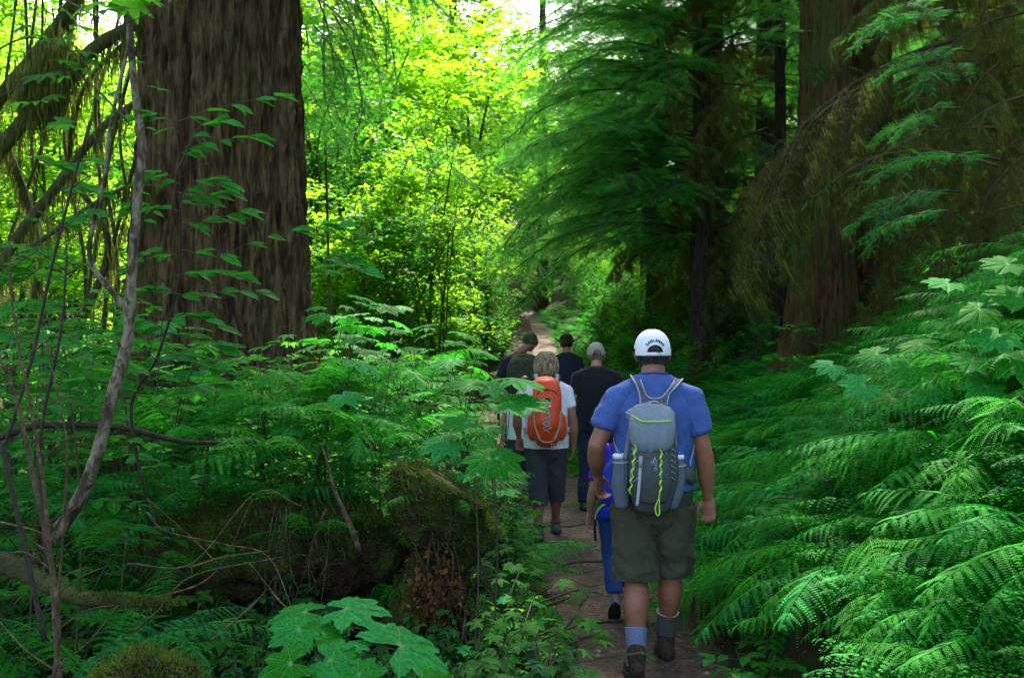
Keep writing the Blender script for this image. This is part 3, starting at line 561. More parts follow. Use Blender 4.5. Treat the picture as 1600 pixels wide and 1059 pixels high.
# ------------------------------------------------------------------ sunlit maples and the far wood
spots = [(520, 16.5, .95, 'sunlit maple crowding the right side of the huge cedar'), (600, 15.5, .8, 'sunlit vine maple clump behind the fern bank'), (685, 17.5, .9, 'bright vine maple left of the trail bend'), (560, 22, 1.2, 'tall maple glowing yellow green behind the vine maples'), (640, 25, 1.25, None), (735, 22.5, .8, 'low bright maple beside the far trail'), (745, 30, 1.0, None), (610, 33, 1.5, None), (500, 29, 1.4, None), (700, 40, 1.5, None), (640, 19.5, .55, None), (720, 18.5, .45, None), (765, 26, .55, None),
         (20, 14, .9, 'maple with mossy limbs at the far left'), (120, 17, 1.1, 'tall maple glowing behind the leaning sapling'), (50, 23, 1.3, None), (180, 25, 1.4, None), (-70, 18, 1.2, None), (140, 34, 1.5, None), (0, 38, 1.7, None), (300, 30, 1.6, None), (400, 24, 1.2, None), (-180, 26, 1.4, None), (640, 52, 2.0, None), (480, 48, 2.0, None), (760, 58, 2.0, None), (560, 40, 1.7, None), (505, 19, 1.5, 'tall maple filling the gap beside the huge cedar'), (590, 27, 1.9, None), (540, 34, 2.2, None), (470, 36, 2.3, None), (650, 46, 2.2, None), (90, 28, 1.9, None), (30, 44, 2.4, None), (180, 44, 2.4, None), (-60, 34, 2.1, None), (600, 38, 2.8, None), (660, 34, 2.4, None), (720, 44, 2.9, None), (560, 50, 3.2, None), (660, 62, 3.6, None)]
for k, (px, d, s, lb) in enumerate(spots):
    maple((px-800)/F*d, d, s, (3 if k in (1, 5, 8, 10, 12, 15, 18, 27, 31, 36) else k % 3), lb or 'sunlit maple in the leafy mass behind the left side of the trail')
pts = []; rots = []; sc = []
for k in range(150):
    d = random.uniform(55, 130); px = random.uniform(-200, 1800); x = (px-800)/F*d; pts.append((x, d, gz(x, d)-.3)); rots.append((0, 0, random.random()*6.28)); sc.append(random.uniform(1.8, 3.2))
scatter('far_forest', pts, rots, sc, [MAP[0][1], MAP[1][1], MAP[2][1]], 'far sunlit forest that reads as one mass', 'forest')
pts = []; rots = []; sc = []
for k in range(420):      # leafy growth over the far slope
    d = random.uniform(24, 75); px = random.uniform(860, 1300); x = (px-800)/F*d; e = pc(d)+pw(d)+.4
    if x < e+2.2: continue
    pts.append((x, d, gz(x, d)-.2)); rots.append((0, 0, random.random()*6.28)); sc.append(random.uniform(.22, .42)*(1 if d < 40 else 1.5))
scatter('slope_thicket', pts, rots, sc, [MAP[0][1], MAP[1][1], MAP[2][1]], 'green thicket over the slope beyond the trail bend', 'thicket')
pts = []; rots = []; sc = []
for k in range(700):      # boughs of the shaded wood up the right slope
    d = random.uniform(19, 60); px = random.uniform(1000, 1750); x = (px-800)/F*d+1; z = gz(x, d); pts.append((x, d, z+random.uniform(.5, 16)*d/40+.5)); rots.append((R(random.uniform(-25, 10)), 0, random.random()*6.28)); sc.append(random.uniform(.9, 1.9))
scatter('conifer_wood', pts, rots, sc, HB, 'shaded conifer boughs massed up the right slope', 'forest')
# ------------------------------------------------------------------ leaf meshes used one object per leaf
def leafmesh(name, tpl, mat, parts=None):
    V, Fs, ve = tpl; return mk(name, V, Fs, mat, {'rnd': np.zeros(len(V)), 'vein': ve}, link=False, smooth=True)
LC = [leafmesh('broad_leaf', t_, M['club']) for t_ in PB]
LO = [leafmesh('oval_leaf', t_, M['oval']) for t_ in (OV1, OV2)]
LM = [leafmesh('lobed_leaf', t_, M['maple_near']) for t_ in PM]
def put_leaf(par, mesh, pos, d, up, s, name='leaf'):
    y = Vector(d).normalized(); x = y.cross(Vector(up)).normalized(); z = x.cross(y)
    mt = Matrix((x, y, z)).transposed().to_4x4() @ Matrix.Diagonal((s, s, s, 1)); mt.translation = Vector(pos)-par.location
    o = bpy.data.objects.new(name, mesh); C.objects.link(o); o.parent = par; o.matrix_basis = mt; return o
def rel(par, blocks, mat, name='stem'):
    V, Fs, A = join(blocks); V = V-np.array(par.location); return mk(name, V, Fs, mat, A, parent=par)
def palm_shrub(x, y, h, nl, size, label, group=None, lean=(0, 0), name='broad_leaved_shrub', meshes=None, mat='stem', cat='shrub'):
    z = gz(x, y)-.03; t = thing(name, label, cat, (x, y, z), group=group); bl = []
    for k in range(nl):
        u = (k+.7)/nl; a = k*2.4+random.uniform(-.4, .4); hz = h*(.45+.6*u)
        top = np.array([x+lean[0]*u, y+lean[1]*u, z+hz]); r_ = size*random.uniform(.5, 1.3)*(1.2-.5*u)
        jn = np.array([x+lean[0]*u*.7, y+lean[1]*u*.7, z+hz*.72]); e = top+np.array([math.cos(a)*r_, math.sin(a)*r_, .02])
        bl.append(tube(spline([(x, y, z), jn, e], 9), np.linspace(.0055, .0022, 9), 4, False))
        put_leaf(t, random.choice(meshes or LC), e, (math.cos(a), math.sin(a), random.uniform(-.30, .0)), (random.uniform(-.25, .25), random.uniform(-.35, .1), 1), size*random.uniform(.6, 1.05)*.62)
    rel(t, bl, M[mat]); return t
def oval_shrub(x, y, h, nb, label, group=None, size=.085, name='leafy_shrub', meshes=None, spread=.5, cat='shrub', mat='stem', lean=(0, 0), z=None):
    z = (gz(x, y) if z is None else z)-.03; t = thing(name, label, cat, (x, y, z), group=group); bl = []
    main = spline([(x, y, z), (x+lean[0]*.4+random.uniform(-.1, .1), y+lean[1]*.4, z+h*.5), (x+lean[0], y+lean[1], z+h)], 14); bl.append(tube(main, np.linspace(.009, .003, 14), 5))
    for k in range(nb):
        u = .3+.7*(k+.5)/nb; i = min(13, int(u*13)); c = main[i]; a = k*2.4+random.uniform(-.5, .5); l = spread*random.uniform(.5, 1.1)*(1.15-.5*u)
        d = np.array([math.cos(a), math.sin(a), random.uniform(.05, .4)]); v = np.linspace(0, 1, 6); q = c+d*l*v[:, None]-np.array([0, 0, .3])*l*(v**2)[:, None]; bl.append(tube(q, np.linspace(.003, .0012, 6), 3, False))
        m_ = max(2, int(l/(size*.75)))
        for e in range(m_):
            vv = (e+1)/m_; p = np.array([np.interp(vv, v, q[:, w_]) for w_ in range(3)]); sdir = np.cross(d, (0, 0, 1))
            for s in ((-1, 1) if e < m_-1 else (0, -1, 1)):
                dd = sdir*s*.95+d*(.6 if s else 1)+np.array([0, 0, random.uniform(-.35, .1)]); put_leaf(t, random.choice(meshes or LO), p, dd, (random.uniform(-.2, .2), random.uniform(-.3, .1), 1), size*random.uniform(.75, 1.3))
    rel(t, bl, M[mat]); return t
# joined variants for the middle distance
def joined_palm(seed, h=.9, nl=12, size=.2, mat='club', tpl=PM[1]):
    r_ = np.random.default_rng(seed); P_ = []; D = []; U = []; Sz = []; bl = []
    for k in range(nl):
        a = r_.random()*6.28; rr = r_.random()*.45; e = np.array([math.cos(a)*rr, math.sin(a)*rr, h*(.35+.65*r_.random())]); bl.append(tube(spline([(0, 0, 0), e*np.array([.3, .3, .6]), e], 6), [.005]*6, 3, False))
        P_.append(e); D.append((math.cos(a), math.sin(a), -.2)); U.append((r_.normal()*.2, r_.normal()*.2-.15, 1)); Sz.append(size*(.6+.6*r_.random()))
    V, Fs, A = scat(tpl[0], tpl[1], frames(np.array(D), np.array(U), np.array(Sz)), np.array(P_), extra={'vein': tpl[2]*0}); V2, F2, A2 = join(bl); A2['vein'] = np.zeros(len(V2))
    return multi2('mid_broad_plant', [((V, Fs, A), M[mat]), ((V2, F2, A2), M['stem'])])
def joined_oval(seed, h=1.2, nt_=34, size=.075, mat='oval', sp=.45):
    r_ = np.random.default_rng(seed); P_ = []; D = []; bl = []
    for k in range(nt_):
        a = r_.random()*6.28; z = h*(.2+.8*r_.random()); rr = sp*(.4+.6*r_.random())*(1.2-.6*z/h); c = np.array([0, 0, z*.85]); e = np.array([math.cos(a)*rr, math.sin(a)*rr, z+.08]); bl.append(tube([c, (c+e)/2+np.array([0, 0, .04]), e], [.004, .003, .001], 3, False))
        for v in np.linspace(.35, 1, 5):
            p = c+(e-c)*v+np.array([0, 0, .05*math.sin(v*3.1)])
            for s in (-1, 1): P_.append(p); D.append((-math.sin(a)*s*.9+math.cos(a)*.6, math.cos(a)*s*.9+math.sin(a)*.6, r_.uniform(-.4, .1)))
    bl.append(tube([(0, 0, 0), (0, 0, h*.9)], [.009, .004], 4)); P_ = np.array(P_); n = len(P_)
    V, Fs, A = scat(OVL[0], OVL[1], frames(np.array(D), np.array([0, -.15, 1.])+r_.normal(0, .2, (n, 3)), size*(.7+.6*r_.random(n))), P_, extra={'vein': OVL[2]*0}); V2, F2, A2 = join(bl); A2['vein'] = np.zeros(len(V2))
    return multi2('mid_leafy_plant', [((V, Fs, A), M[mat]), ((V2, F2, A2), M['stem'])])
OVL = oval(.29, 1, .2, n=4)
def multi2(name, res): return multi(name, res, False)
JP = [joined_palm(60+s, .8+.15*s, 13, .15) for s in range(3)]
JO = [joined_oval(70+s, 1.0+.25*s) for s in range(3)]
JS = [joined_oval(80+s, .30, 14, .035, 'berry', .18) for s in range(2)]
JL = [joined_palm(85+s, .28, 9, .07, 'maple_near', PM[0]) for s in range(2)]
JM = [joined_oval(90, 1.5, 46, .085, 'maple_near', .6), joined_palm(91, 1.3, 30, .11, 'maple_near', PM[0])]

# ------------------------------------------------------------------ fern bank, right
def edge_r(y): return pc(y)+pw(y)
B = 'ferns on the bank right of the trail'
placed = []
def far_enough(x, y, dm):
    for (a, b_) in placed:
        if (a-x)**2+(b_-y)**2 < dm*dm: return False
    placed.append((x, y)); return True
k = 0; tries = 0
while k < 120 and tries < 6000:
    tries += 1; y = 3.1+7.4*random.random()**1.15; x = edge_r(y)+.34+2.9*random.random()**1.1
    if x/y > .575 or (y < 4.4 and x < 1.5) or (y < 6 and x-edge_r(y) < .5): continue
    if not far_enough(x, y, .22+.02*y): continue
    k += 1; near = y < 5
    kinds = random.choice([LADY, LADY, LADYD, FLAT, FLAT+LADY])
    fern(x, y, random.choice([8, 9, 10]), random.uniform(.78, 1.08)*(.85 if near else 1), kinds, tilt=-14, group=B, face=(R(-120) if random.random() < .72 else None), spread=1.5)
fern(1.62, 3.7, 8, .85, FLAT, 'bright bracken like fern with long rachis low in the right foreground', group=None, tilt=-22)
fern(2.05, 4.3, 9, .9, FLAT+LADY, 'large pale lady fern spilling down from the right edge', group=None, tilt=-24)
fern(2.25, 3.9, 8, .8, LADY, 'lady fern cut off by the lower right corner', group=None, tilt=-20)
fern(2.75, 6.1, 9, .95, SWORD, 'dark sword fern standing behind the broad leaves on the right bank', group=None, name='sword_fern', tilt=-12)
fern(2.0, 7.4, 9, .8, SWORD+LADYD, 'sword fern below the reddish cedar', group=None, name='sword_fern', tilt=-12)
fern(1.95, 5.7, 8, .75, SWORD, 'small sword fern half way up the fern bank', group=None, name='sword_fern', tilt=-10)
# broad jagged leaves above the ferns on the right
def club_at(label, base, leaves, mat='stem', meshes=None, name='broad_leaved_shrub', cat='shrub', rad=.006, group=None, joint=.55):
    b_ = P(*base); b_.z = gz(b_.x, b_.y)-.02
    t = thing(name, label, cat, b_, group=group); bl = []; E = [np.array(P(l[0], l[1], l[2])) for l in leaves]; cen = np.mean(E, 0); cen[2] = max(b_.z+.1, min(e[2] for e in E)-.06); B0 = np.array(b_)
    main = spline([B0, B0*.5+cen*.5+[.03, 0, .02], cen], 14); bl.append(tube(main, np.linspace(rad*1.25, rad*.8, 14), 6))
    for (px, py, d, size, yaw, pitch, roll), e in zip(leaves, E):      # yaw 0 = tip to the right of view, 90 = away; pitch lifts the tip; roll tips the far edge up
        y_ = R(yaw); dd = np.array([math.cos(y_)*math.cos(R(pitch)), math.sin(y_)*math.cos(R(pitch)), math.sin(R(pitch))]); st0 = main[random.randint(8, 13)]
        bl.append(tube(spline([st0, st0*.45+e*.55-[0, 0, .015], e], 9), np.linspace(rad*.5, .0018, 9), 4, False)); up = np.array([random.uniform(-.18, .18), -math.sin(R(roll)), math.cos(R(roll))])
        put_leaf(t, random.choice(meshes or LC), e, dd, up, size)
    rel(t, bl, M[mat]); return t
club_at('shrub with broad jagged blue green leaves above the fern bank', (1480, 760, 5.3), [(1300, 570, 5.6, .13, 215, -12, 28), (1350, 602, 5.4, .15, 200, -20, 35), (1420, 572, 5.3, .15, 210, -16, 34), (1395, 622, 5.3, .15, 235, -18, 36), (1455, 602, 5.2, .16, 215, -25, 36), (1370, 552, 5.7, .14, 160, -6, 25), (1480, 562, 5.4, .17, 190, -14, 32), (1440, 537, 5.6, .15, 140, 2, 25)])
club_at('shrub with broad leaves crowding the right edge above the ferns', (1570, 720, 4.9), [(1530, 482, 5.0, .17, 200, -14, 30), (1480, 442, 5.2, .14, 205, -8, 26), (1590, 462, 4.9, .17, 190, -12, 30), (1560, 522, 4.9, .17, 215, -20, 34), (1600, 562, 4.8, .17, 200, -18, 34), (1520, 562, 5.0, .15, 230, -22, 34), (1575, 412, 5, .15, 180, -5, 28), (1540, 602, 4.9, .15, 210, -22, 30)])
fern(3.05, 5.6, 8, .8, FLAT+LADY, 'lady fern leaning in from the right edge above the broad leaves', group=None, tilt=-28, dz=.35)
oval_shrub(2.55, 7.4, .9, 12, 'small shrub with bright yellow green leaf tips under the cedars', size=.035, spread=.35, meshes=[leafmesh('tiny_leaf', OV2, M['maple_near'])])
# low round-leaved plants by the trail edge, right
for k, (px, py, d) in enumerate([(1150, 930, 4.9), (1190, 870, 5.3), (1120, 960, 4.6), (1160, 900, 5.6), (1210, 930, 4.8)]):
    v = P(px, py, d); oval_shrub(v.x, d, .26+.05*(k % 2), 6, 'low plant with rounded leaves at the right trail edge', group='round leaved plants by the trail', size=.075, spread=.2, name='round_leaved_plant', cat='plant')

# ------------------------------------------------------------------ left undergrowth
G = 'ferns in the undergrowth left of the trail'
placed.clear(); k = 0; tries = 0
while k < 84 and tries < 8000:
    tries += 1; y = 5.9+5.5*random.random(); x = pc(y)-pw(y)-.45-random.random()*4.2*(y/8)
    if x/y < -.56 or (x < -2.1 and y > 9.5) or not far_enough(x, y, .34): continue
    k += 1; fern(x, y, random.choice([6, 7, 8]), random.uniform(.7, 1.05), random.choice([LADY, LADYD, FLAT]), 'lady fern tangled in the shaded undergrowth left of the trail', group=G)
def top_z(x, y):                          # how high the tangle stands, falling towards the trail
    px = 800+x/y*F; py = np.interp(px, [0, 150, 330, 480, 560, 700, 790], [470, 500, 535, 490, 480, 505, 590]); return 1.75-(py-529.5)/F*y
G2 = 'leafy shrubs in the undergrowth left of the trail'; k = 0; tries = 0; placed.clear()
while k < 74 and tries < 8000:
    tries += 1; y = 6.2+5.6*random.random(); x = pc(y)-pw(y)-.5-random.random()*4.6*(y/8)
    if x/y < -.58 or (x < -2.0 and x > -4.4 and y > 9.8) or not far_enough(x, y, .42): continue
    k += 1; h = max(.5, top_z(x, y)-gz(x, y))*random.uniform(.78, 1.02)
    if k % 5 < 2: oval_shrub(x, y, h, 10, 'leafy shrub with oval leaves in the tangle left of the trail', group=G2, size=random.uniform(.075, .11), spread=.5)
    elif k % 5 < 4: palm_shrub(x, y, h, 14, random.uniform(.22, .34), 'shrub with broad lobed leaves in the tangle left of the trail', group='broad leaved shrubs left of the trail')
    else: palm_shrub(x, y, h, 16, .2, 'thin stemmed shrub with small lobed leaves left of the trail', group='broad leaved shrubs left of the trail', meshes=LM)
# signature leaves beside the orange pack
club_at('tall stemmed plant whose broad leaves overlap the orange backpack', (765, 850, 5.2), [(800, 592, 5.4, .20, 20, 2, 12), (798, 628, 5.3, .24, 15, 4, 14), (735, 600, 5.5, .18, 170, 3, 14), (765, 700, 5.2, .12, 200, -8, 40), (760, 668, 5.4, .12, 150, -2, 20)], rad=.004)
club_at('low plant with one broad leaf before the woman in grey capris', (735, 900, 5.0), [(765, 715, 5.0, .16, 215, -18, 40), (775, 715, 5.0, .16, 330, -14, 40), (730, 660, 5.3, .16, 190, -4, 22), (700, 690, 5.3, .17, 200, -8, 24)], rad=.004)
# foreground broad leaves, bottom
club_at('huge jagged leaved plant in the bottom foreground', (560, 1150, 3.1), [(625, 1008, 3.15, .205, 55, -6, 38), (540, 950, 3.35, .15, 0, 2, 12), (478, 955, 3.35, .14, 188, -2, 12), (468, 982, 3.2, .11, 215, -10, 36), (505, 990, 3.25, .09, 40, 0, 30), (515, 1030, 3.05, .11, 350, -8, 34), (455, 1035, 3.0, .11, 195, -10, 28), (560, 1052, 2.95, .09, 330, -14, 42), (660, 1066, 2.95, .12, 300, -20, 40), (556, 1008, 3.1, .06, 70, 10, 24)], rad=.005)
fern(-.55, 3.25, 7, .42, LADY, 'small lady fern beside the huge jagged leaves', group=None, dz=.05)
fern(-.20, 3.05, 6, .52, FLAT, 'fern at the bottom edge right of the huge jagged leaves', group=None, dz=.02)
fern(.08, 3.3, 8, .50, LADY, 'fern sprawling at the bottom centre beside the trail', group=None)
fern(.28, 3.75, 7, .36, LADYD, 'low fern at the left trail edge in the foreground', group=None)
fern(-1.05, 3.4, 6, .40, SWORD, 'narrow dark fern left of the huge jagged leaves', group=None, name='sword_fern')
for k, (px, py, d) in enumerate([(790, 860, 5.6), (820, 900, 5.2), (840, 880, 5.6), (780, 930, 4.9), (850, 960, 4.7), (810, 830, 6.2), (760, 960, 4.6), (870, 985, 4.4)]):
    v = P(px, py, d); (palm_shrub(v.x, d, .38, 10, .15, 'low leafy plant crowding the left trail edge below the stump', group='low plants at the left trail edge', name='low_leafy_plant', cat='plant', meshes=LM+LC[:1]) if k % 2 else fern(v.x, d, 8, .42, LADYD+LADY, 'small fern crowding the left trail edge below the stump', group='small ferns at the left trail edge'))
for k, (px, py, d) in enumerate([(120, 780, 4.3), (60, 1000, 3.3), (230, 900, 4.0), (160, 950, 3.5), (300, 820, 5.2), (420, 720, 5.8), (500, 680, 6.0), (600, 700, 5.9), (560, 640, 6.3), (330, 700, 5.6), (680, 720, 5.6), (230, 740, 5.4), (130, 700, 5.2), (30, 720, 4.6), (480, 760, 5.5)]):
    v = P(px, py, d); fern(v.x, d, 7, random.uniform(.5, .75), LADYD, 'lady fern on the mossy bank in the left foreground', group='ferns on the mossy bank', z=v.z-.28)  # dark fronds only: shade of this corner put into their colour

# tall leafy shrubs close on the left, layered over the base of the cedar
for k, (px, d, tp, sp_) in enumerate([(60, 5.6, 330, .6), (130, 6.4, 360, .6), (20, 6.8, 300, .7), (180, 5.4, 430, .5), (250, 6.2, 450, .5), (110, 4.8, 470, .45), (330, 6.6, 500, .5), (40, 4.9, 520, .5), (300, 7.4, 470, .5), (200, 7.6, 400, .6), (400, 7.2, 520, .5), (90, 7.6, 300, .7), (450, 8.0, 500, .5), (-20, 5.8, 400, .6), (520, 7.0, 500, .5), (380, 8.6, 505, .5)]):
    x = (px-800)/F*d; h = 1.75-(tp-529.5)/F*d-gz(x, d); oval_shrub(x, d, h, 13, 'tall shrub with tiers of light green oval leaves at the left', group='tall leafy shrubs at the left', size=.095, spread=sp_, lean=(random.uniform(-.15, .15), 0))
for k, (px, d, tp) in enumerate([(420, 7.0, 545), (350, 6.6, 570), (480, 6.6, 540), (560, 6.9, 505), (620, 7.2, 520), (520, 6.3, 560), (280, 6.0, 580), (660, 6.6, 560), (590, 6.2, 590), (440, 6.0, 600)]):
    x = (px-800)/F*d; z = 1.75-(tp-529.5)/F*d; fern(x, d, 8, .8, FLAT if k % 2 else LADY, 'big lady fern arching high over the left thicket', group='tall ferns crowning the left thicket', z=z-.42)
# ------------------------------------------------------------------ mossy stump and bank, left foreground
def mound(name, parent, pts, rad, mat, seed, amp=.09, n=64, nr=80, flat=1.0, s=2.2):
    p = spline(pts, nr); u = np.linspace(0, len(rad)-1, nr); r = np.interp(u, range(len(rad)), rad); th = np.arange(n)*2*np.pi/n
    t = nrm(np.gradient(p, axis=0)); x = nrm(np.cross(t, (0, 0, 1.))); z = np.cross(x, t)
    dirs = np.cos(th)[None, :, None]*x[:, None]+np.sin(th)[None, :, None]*z[:, None]
    V = p[:, None]+dirs*r[:, None, None]; d = amp*fbm(V+seed, s, 5)+amp*.35*fbm(V*np.array([3, 3, .8])+seed, s*2, 3); V = V+dirs*d[..., None]
    i = np.arange(nr-1)[:, None]*n; j = np.arange(n)[None]; j2 = (j+1) % n; V = V.reshape(-1, 3); c = len(V); V = np.concatenate([V, p[:1], p[-1:]]); jj = np.arange(n); k2 = (jj+1) % n
    Fs = [np.stack([i+j, i+j2, i+n+j2, i+n+j], -1).reshape(-1, 4), np.concatenate([np.stack([np.full(n, c), k2, jj], -1), np.stack([np.full(n, c+1), (nr-1)*n+jj, (nr-1)*n+k2], -1)])]
    if parent is not None: V = V-np.array(parent.location)
    return mk(name, V, Fs, mat, parent=parent), V, dirs
m, t, N, L = newmat('mossy_rotten_wood')
out = N('ShaderNodeOutputMaterial'); b = N('ShaderNodeBsdfPrincipled'); L(b.outputs[0], out.inputs[0]); b.inputs['Roughness'].default_value = .95; b.inputs['Specular IOR Level'].default_value = .15
tc = N('ShaderNodeTexCoord'); n1 = N('ShaderNodeTexNoise'); n1.inputs['Scale'].default_value = 3.4; n1.inputs['Detail'].default_value = 9; n1.inputs['Roughness'].default_value = .7; L(tc.outputs['Object'], n1.inputs[0])
rp = ramp(t, [(.30, (.012, .008, .005)), (.45, (.035, .020, .010)), (.52, (.030, .035, .008)), (.68, (.06, .09, .012)), (.85, (.10, .13, .02))]); L(n1.outputs[0], rp.inputs[0])
n2 = N('ShaderNodeTexNoise'); n2.inputs['Scale'].default_value = 45; n2.inputs['Detail'].default_value = 8; L(tc.outputs['Object'], n2.inputs[0]); bp = N('ShaderNodeBump'); bp.inputs['Distance'].default_value = .03; L(n2.outputs[0], bp.inputs['Height']); L(bp.outputs[0], b.inputs['Normal'])
hs = N('ShaderNodeHueSaturation'); mr = N('ShaderNodeMapRange'); mr.inputs[1].default_value = .3; mr.inputs[2].default_value = .7; mr.inputs[3].default_value = .5; mr.inputs[4].default_value = 1.5; L(n2.outputs[0], mr.inputs[0]); L(mr.outputs[0], hs.inputs['Value']); L(rp.outputs[0], hs.inputs['Color']); L(hs.outputs[0], b.inputs['Base Color'])
M['rot'] = m
def tufts(par, V, dirs, n, mesh_mat, ln, r_, upb=.2, name='moss', sel=None):
    """short moss blades standing on a surface, joined as one part"""
    D = dirs.reshape(-1, 3); Vv = V[:len(D)]; ok = np.where(D[:, 2] > upb)[0] if sel is None else sel(Vv, D); ii = r_.choice(ok, n); p = Vv[ii]+r_.normal(0, .012, (n, 3)); d = nrm(D[ii]*.6+np.array([0, 0, .35])+r_.normal(0, .45, (n, 3)))
    tv = np.array([(-.16, 0, 0), (.16, 0, 0), (.1, .6, .06), (0, 1, -.08), (-.1, .6, .06)]); V2, F2, A2 = scat(tv, [np.array([(0, 1, 2, 4)]), np.array([(4, 2, 3)])], frames(d, r_.normal(0, 1, (n, 3)), ln*(.5+r_.random(n))), p)
    o = mk(name, V2, F2, mesh_mat, A2, parent=par, smooth=False); o['kind'] = 'stuff'; return o
nr_ = np.random.default_rng(77)
v = P(690, 860, 5.5); st = thing('mossy_stump', 'rotten mossy stump with pale roots hanging down beside the trail', 'stump', (v.x, 5.5, gz(v.x, 5.5)-.05))
o, V, D = mound('trunk', st, [P(665, 1010, 5.6), P(672, 930, 5.6), P(684, 860, 5.55), P(690, 800, 5.5), P(712, 762, 5.5)], [.27, .17, .15, .22, .05], M['rot'], 3, .17)
tufts(st, V, D, 5200, M['moss_tuft'], .030, nr_, -.05, sel=lambda Vv, Dd: np.where(Vv[:, 2] > Vv[:, 2].max()-.42)[0])
v2 = P(480, 860, 5.9); bk = thing('mossy_log', 'long rotten nurse log under moss and litter left of the stump', 'fallen log', (v2.x, 5.9, gz(v2.x, 5.9)-.05))
o, V, D = mound('trunk', bk, [P(150, 900, 6.6), P(300, 900, 6.3), P(430, 865, 5.9), P(540, 855, 5.8), P(640, 850, 5.7)], [.30, .36, .36, .28, .06], M['rot'], 9, .10, 80, 130)
tufts(bk, V, D, 12000, M['moss_tuft'], .032, nr_, .1)
def roots(par, starts, ends, mat, rad=.004, sag=.02, name='root', r_=nr_):
    bl = []
    for a, b_ in zip(starts, ends):
        a = np.array(a); b_ = np.array(b_); q = spline([a, a*.6+b_*.4+r_.normal(0, sag, 3), a*.3+b_*.7+r_.normal(0, sag*.7, 3), b_], 9); bl.append(tube(q, np.linspace(rad, rad*.5, 9)*r_.uniform(.6, 1.4), 4))
    for b_ in bl: rel(par, [b_], mat, name)
s_, e_ = [], []
for k in range(13): px = random.uniform(640, 705); s_.append(P(px, random.uniform(790, 850), 5.25)); e_.append(P(px+random.uniform(5, 45)*(1 if px > 665 else .2), random.uniform(915, 985), 5.22))
roots(st, s_, e_, M['twig'], .0024, .03)
s_, e_ = [], []
for k in range(15): px = random.uniform(430, 520); s_.append(P(px, random.uniform(785, 825), 5.48)); e_.append(P(px-random.uniform(10, 60)*random.random(), random.uniform(900, 1000), 5.35))
for k in range(16): px = random.uniform(440, 520); py = random.uniform(850, 910); s_.append(P(px, py, 5.45)); e_.append(P(px+random.uniform(-30, 40), py+random.uniform(-30, 30), 5.42))
roots(bk, s_, e_, M['twig'], .0022, .035)
# clump of dead brown fern litter hanging on the stump
n = 900; p = np.array(P(682, 930, 5.28))+nr_.normal(0, 1, (n, 3))*np.array([.075, .045, .11]); a = np.stack([nr_.normal(0, .5, n), nr_.normal(0, .5, n), -.6+nr_.normal(0, .5, n)], -1)
V, Fs, A = scat(OVS[0], OVS[1], frames(a, nr_.normal(0, 1, (n, 3)), .02+.03*nr_.random(n)), p)
mt_ = leafmat('dead_brown_fern', (.06, .02, .008), (.20, .085, .035), (.16, .05, .02), .2, .8)
o = mk('dead_fronds', V-np.array(st.location), Fs, mt_, A, parent=st, smooth=False); o['kind'] = 'stuff'
for (px, py, px2, py2, px3, py3) in [(735, 840, 752, 870, 750, 950), (745, 850, 770, 880, 772, 940), (720, 900, 740, 930, 745, 985), (700, 780, 735, 800, 752, 860)]:
    roots(st, [P(px, py, 5.4)], [P(px3, py3, 5.38)], M['twig_dark'], .007, .03)
# mossy boulder at the bottom
v = P(238, 1040, 3.15); bo = thing('mossy_boulder', 'round moss covered boulder at the bottom left', 'boulder', (v.x, v.y, v.z-.1))
o, V, D = mound('rock', bo, [v+Vector((-.20, 0, -.11)), v+Vector((-.08, 0, -.055)), v+Vector((.03, .02, -.045)), v+Vector((.09, 0, -.07)), v+Vector((.15, 0, -.13))], [.04, .085, .075, .06, .02], M['rot'], 5, .045, 40, 40, s=6)
M['moss_pale'] = leafmat('pale_green_moss', (.04, .075, .012), (.11, .17, .03), (.2, .3, .03), .3, .9, spec=.1)
tufts(bo, V, D, 7000, M['moss_pale'], .014, nr_, -.4)
# fallen mossy branch across the left foreground
lg = thing('fallen_branch', 'fallen mossy branch lying across the lower left', 'fallen branch', P(10, 890, 3.7)); q = spline([P(-60, 870, 3.8), P(20, 885, 3.75), P(110, 930, 3.7), P(190, 940, 3.7), P(268, 945, 3.7)], 50)
rel(lg, [tube(q, np.interp(np.arange(50), [0, 20, 49], [.05, .032, .012])*(1+.12*nr_.normal(0, 1, 50)), 10)], M['mossbark'], 'trunk')
tD = nrm(nr_.normal(0, 1, (50, 3))); o = tufts(lg, (q-np.array(lg.location)), np.tile([[0, 0, 1.]], (50, 1)), 3000, M['moss_tuft'], .02, nr_, -1)
# low arching dark limb behind the sapling
ar = thing('fallen_branch', 'dark arching limb lying behind the leaning sapling', 'fallen branch', P(0, 690, 5.2))
rel(ar, [tube(spline([P(-80, 720, 5.3), P(30, 672, 5.2), P(90, 664, 5.2), P(190, 668, 5.2), P(290, 690, 5.3), P(400, 690, 5.6)], 40), np.linspace(.022, .010, 40), 8)], M['twig_dark'], 'limb')

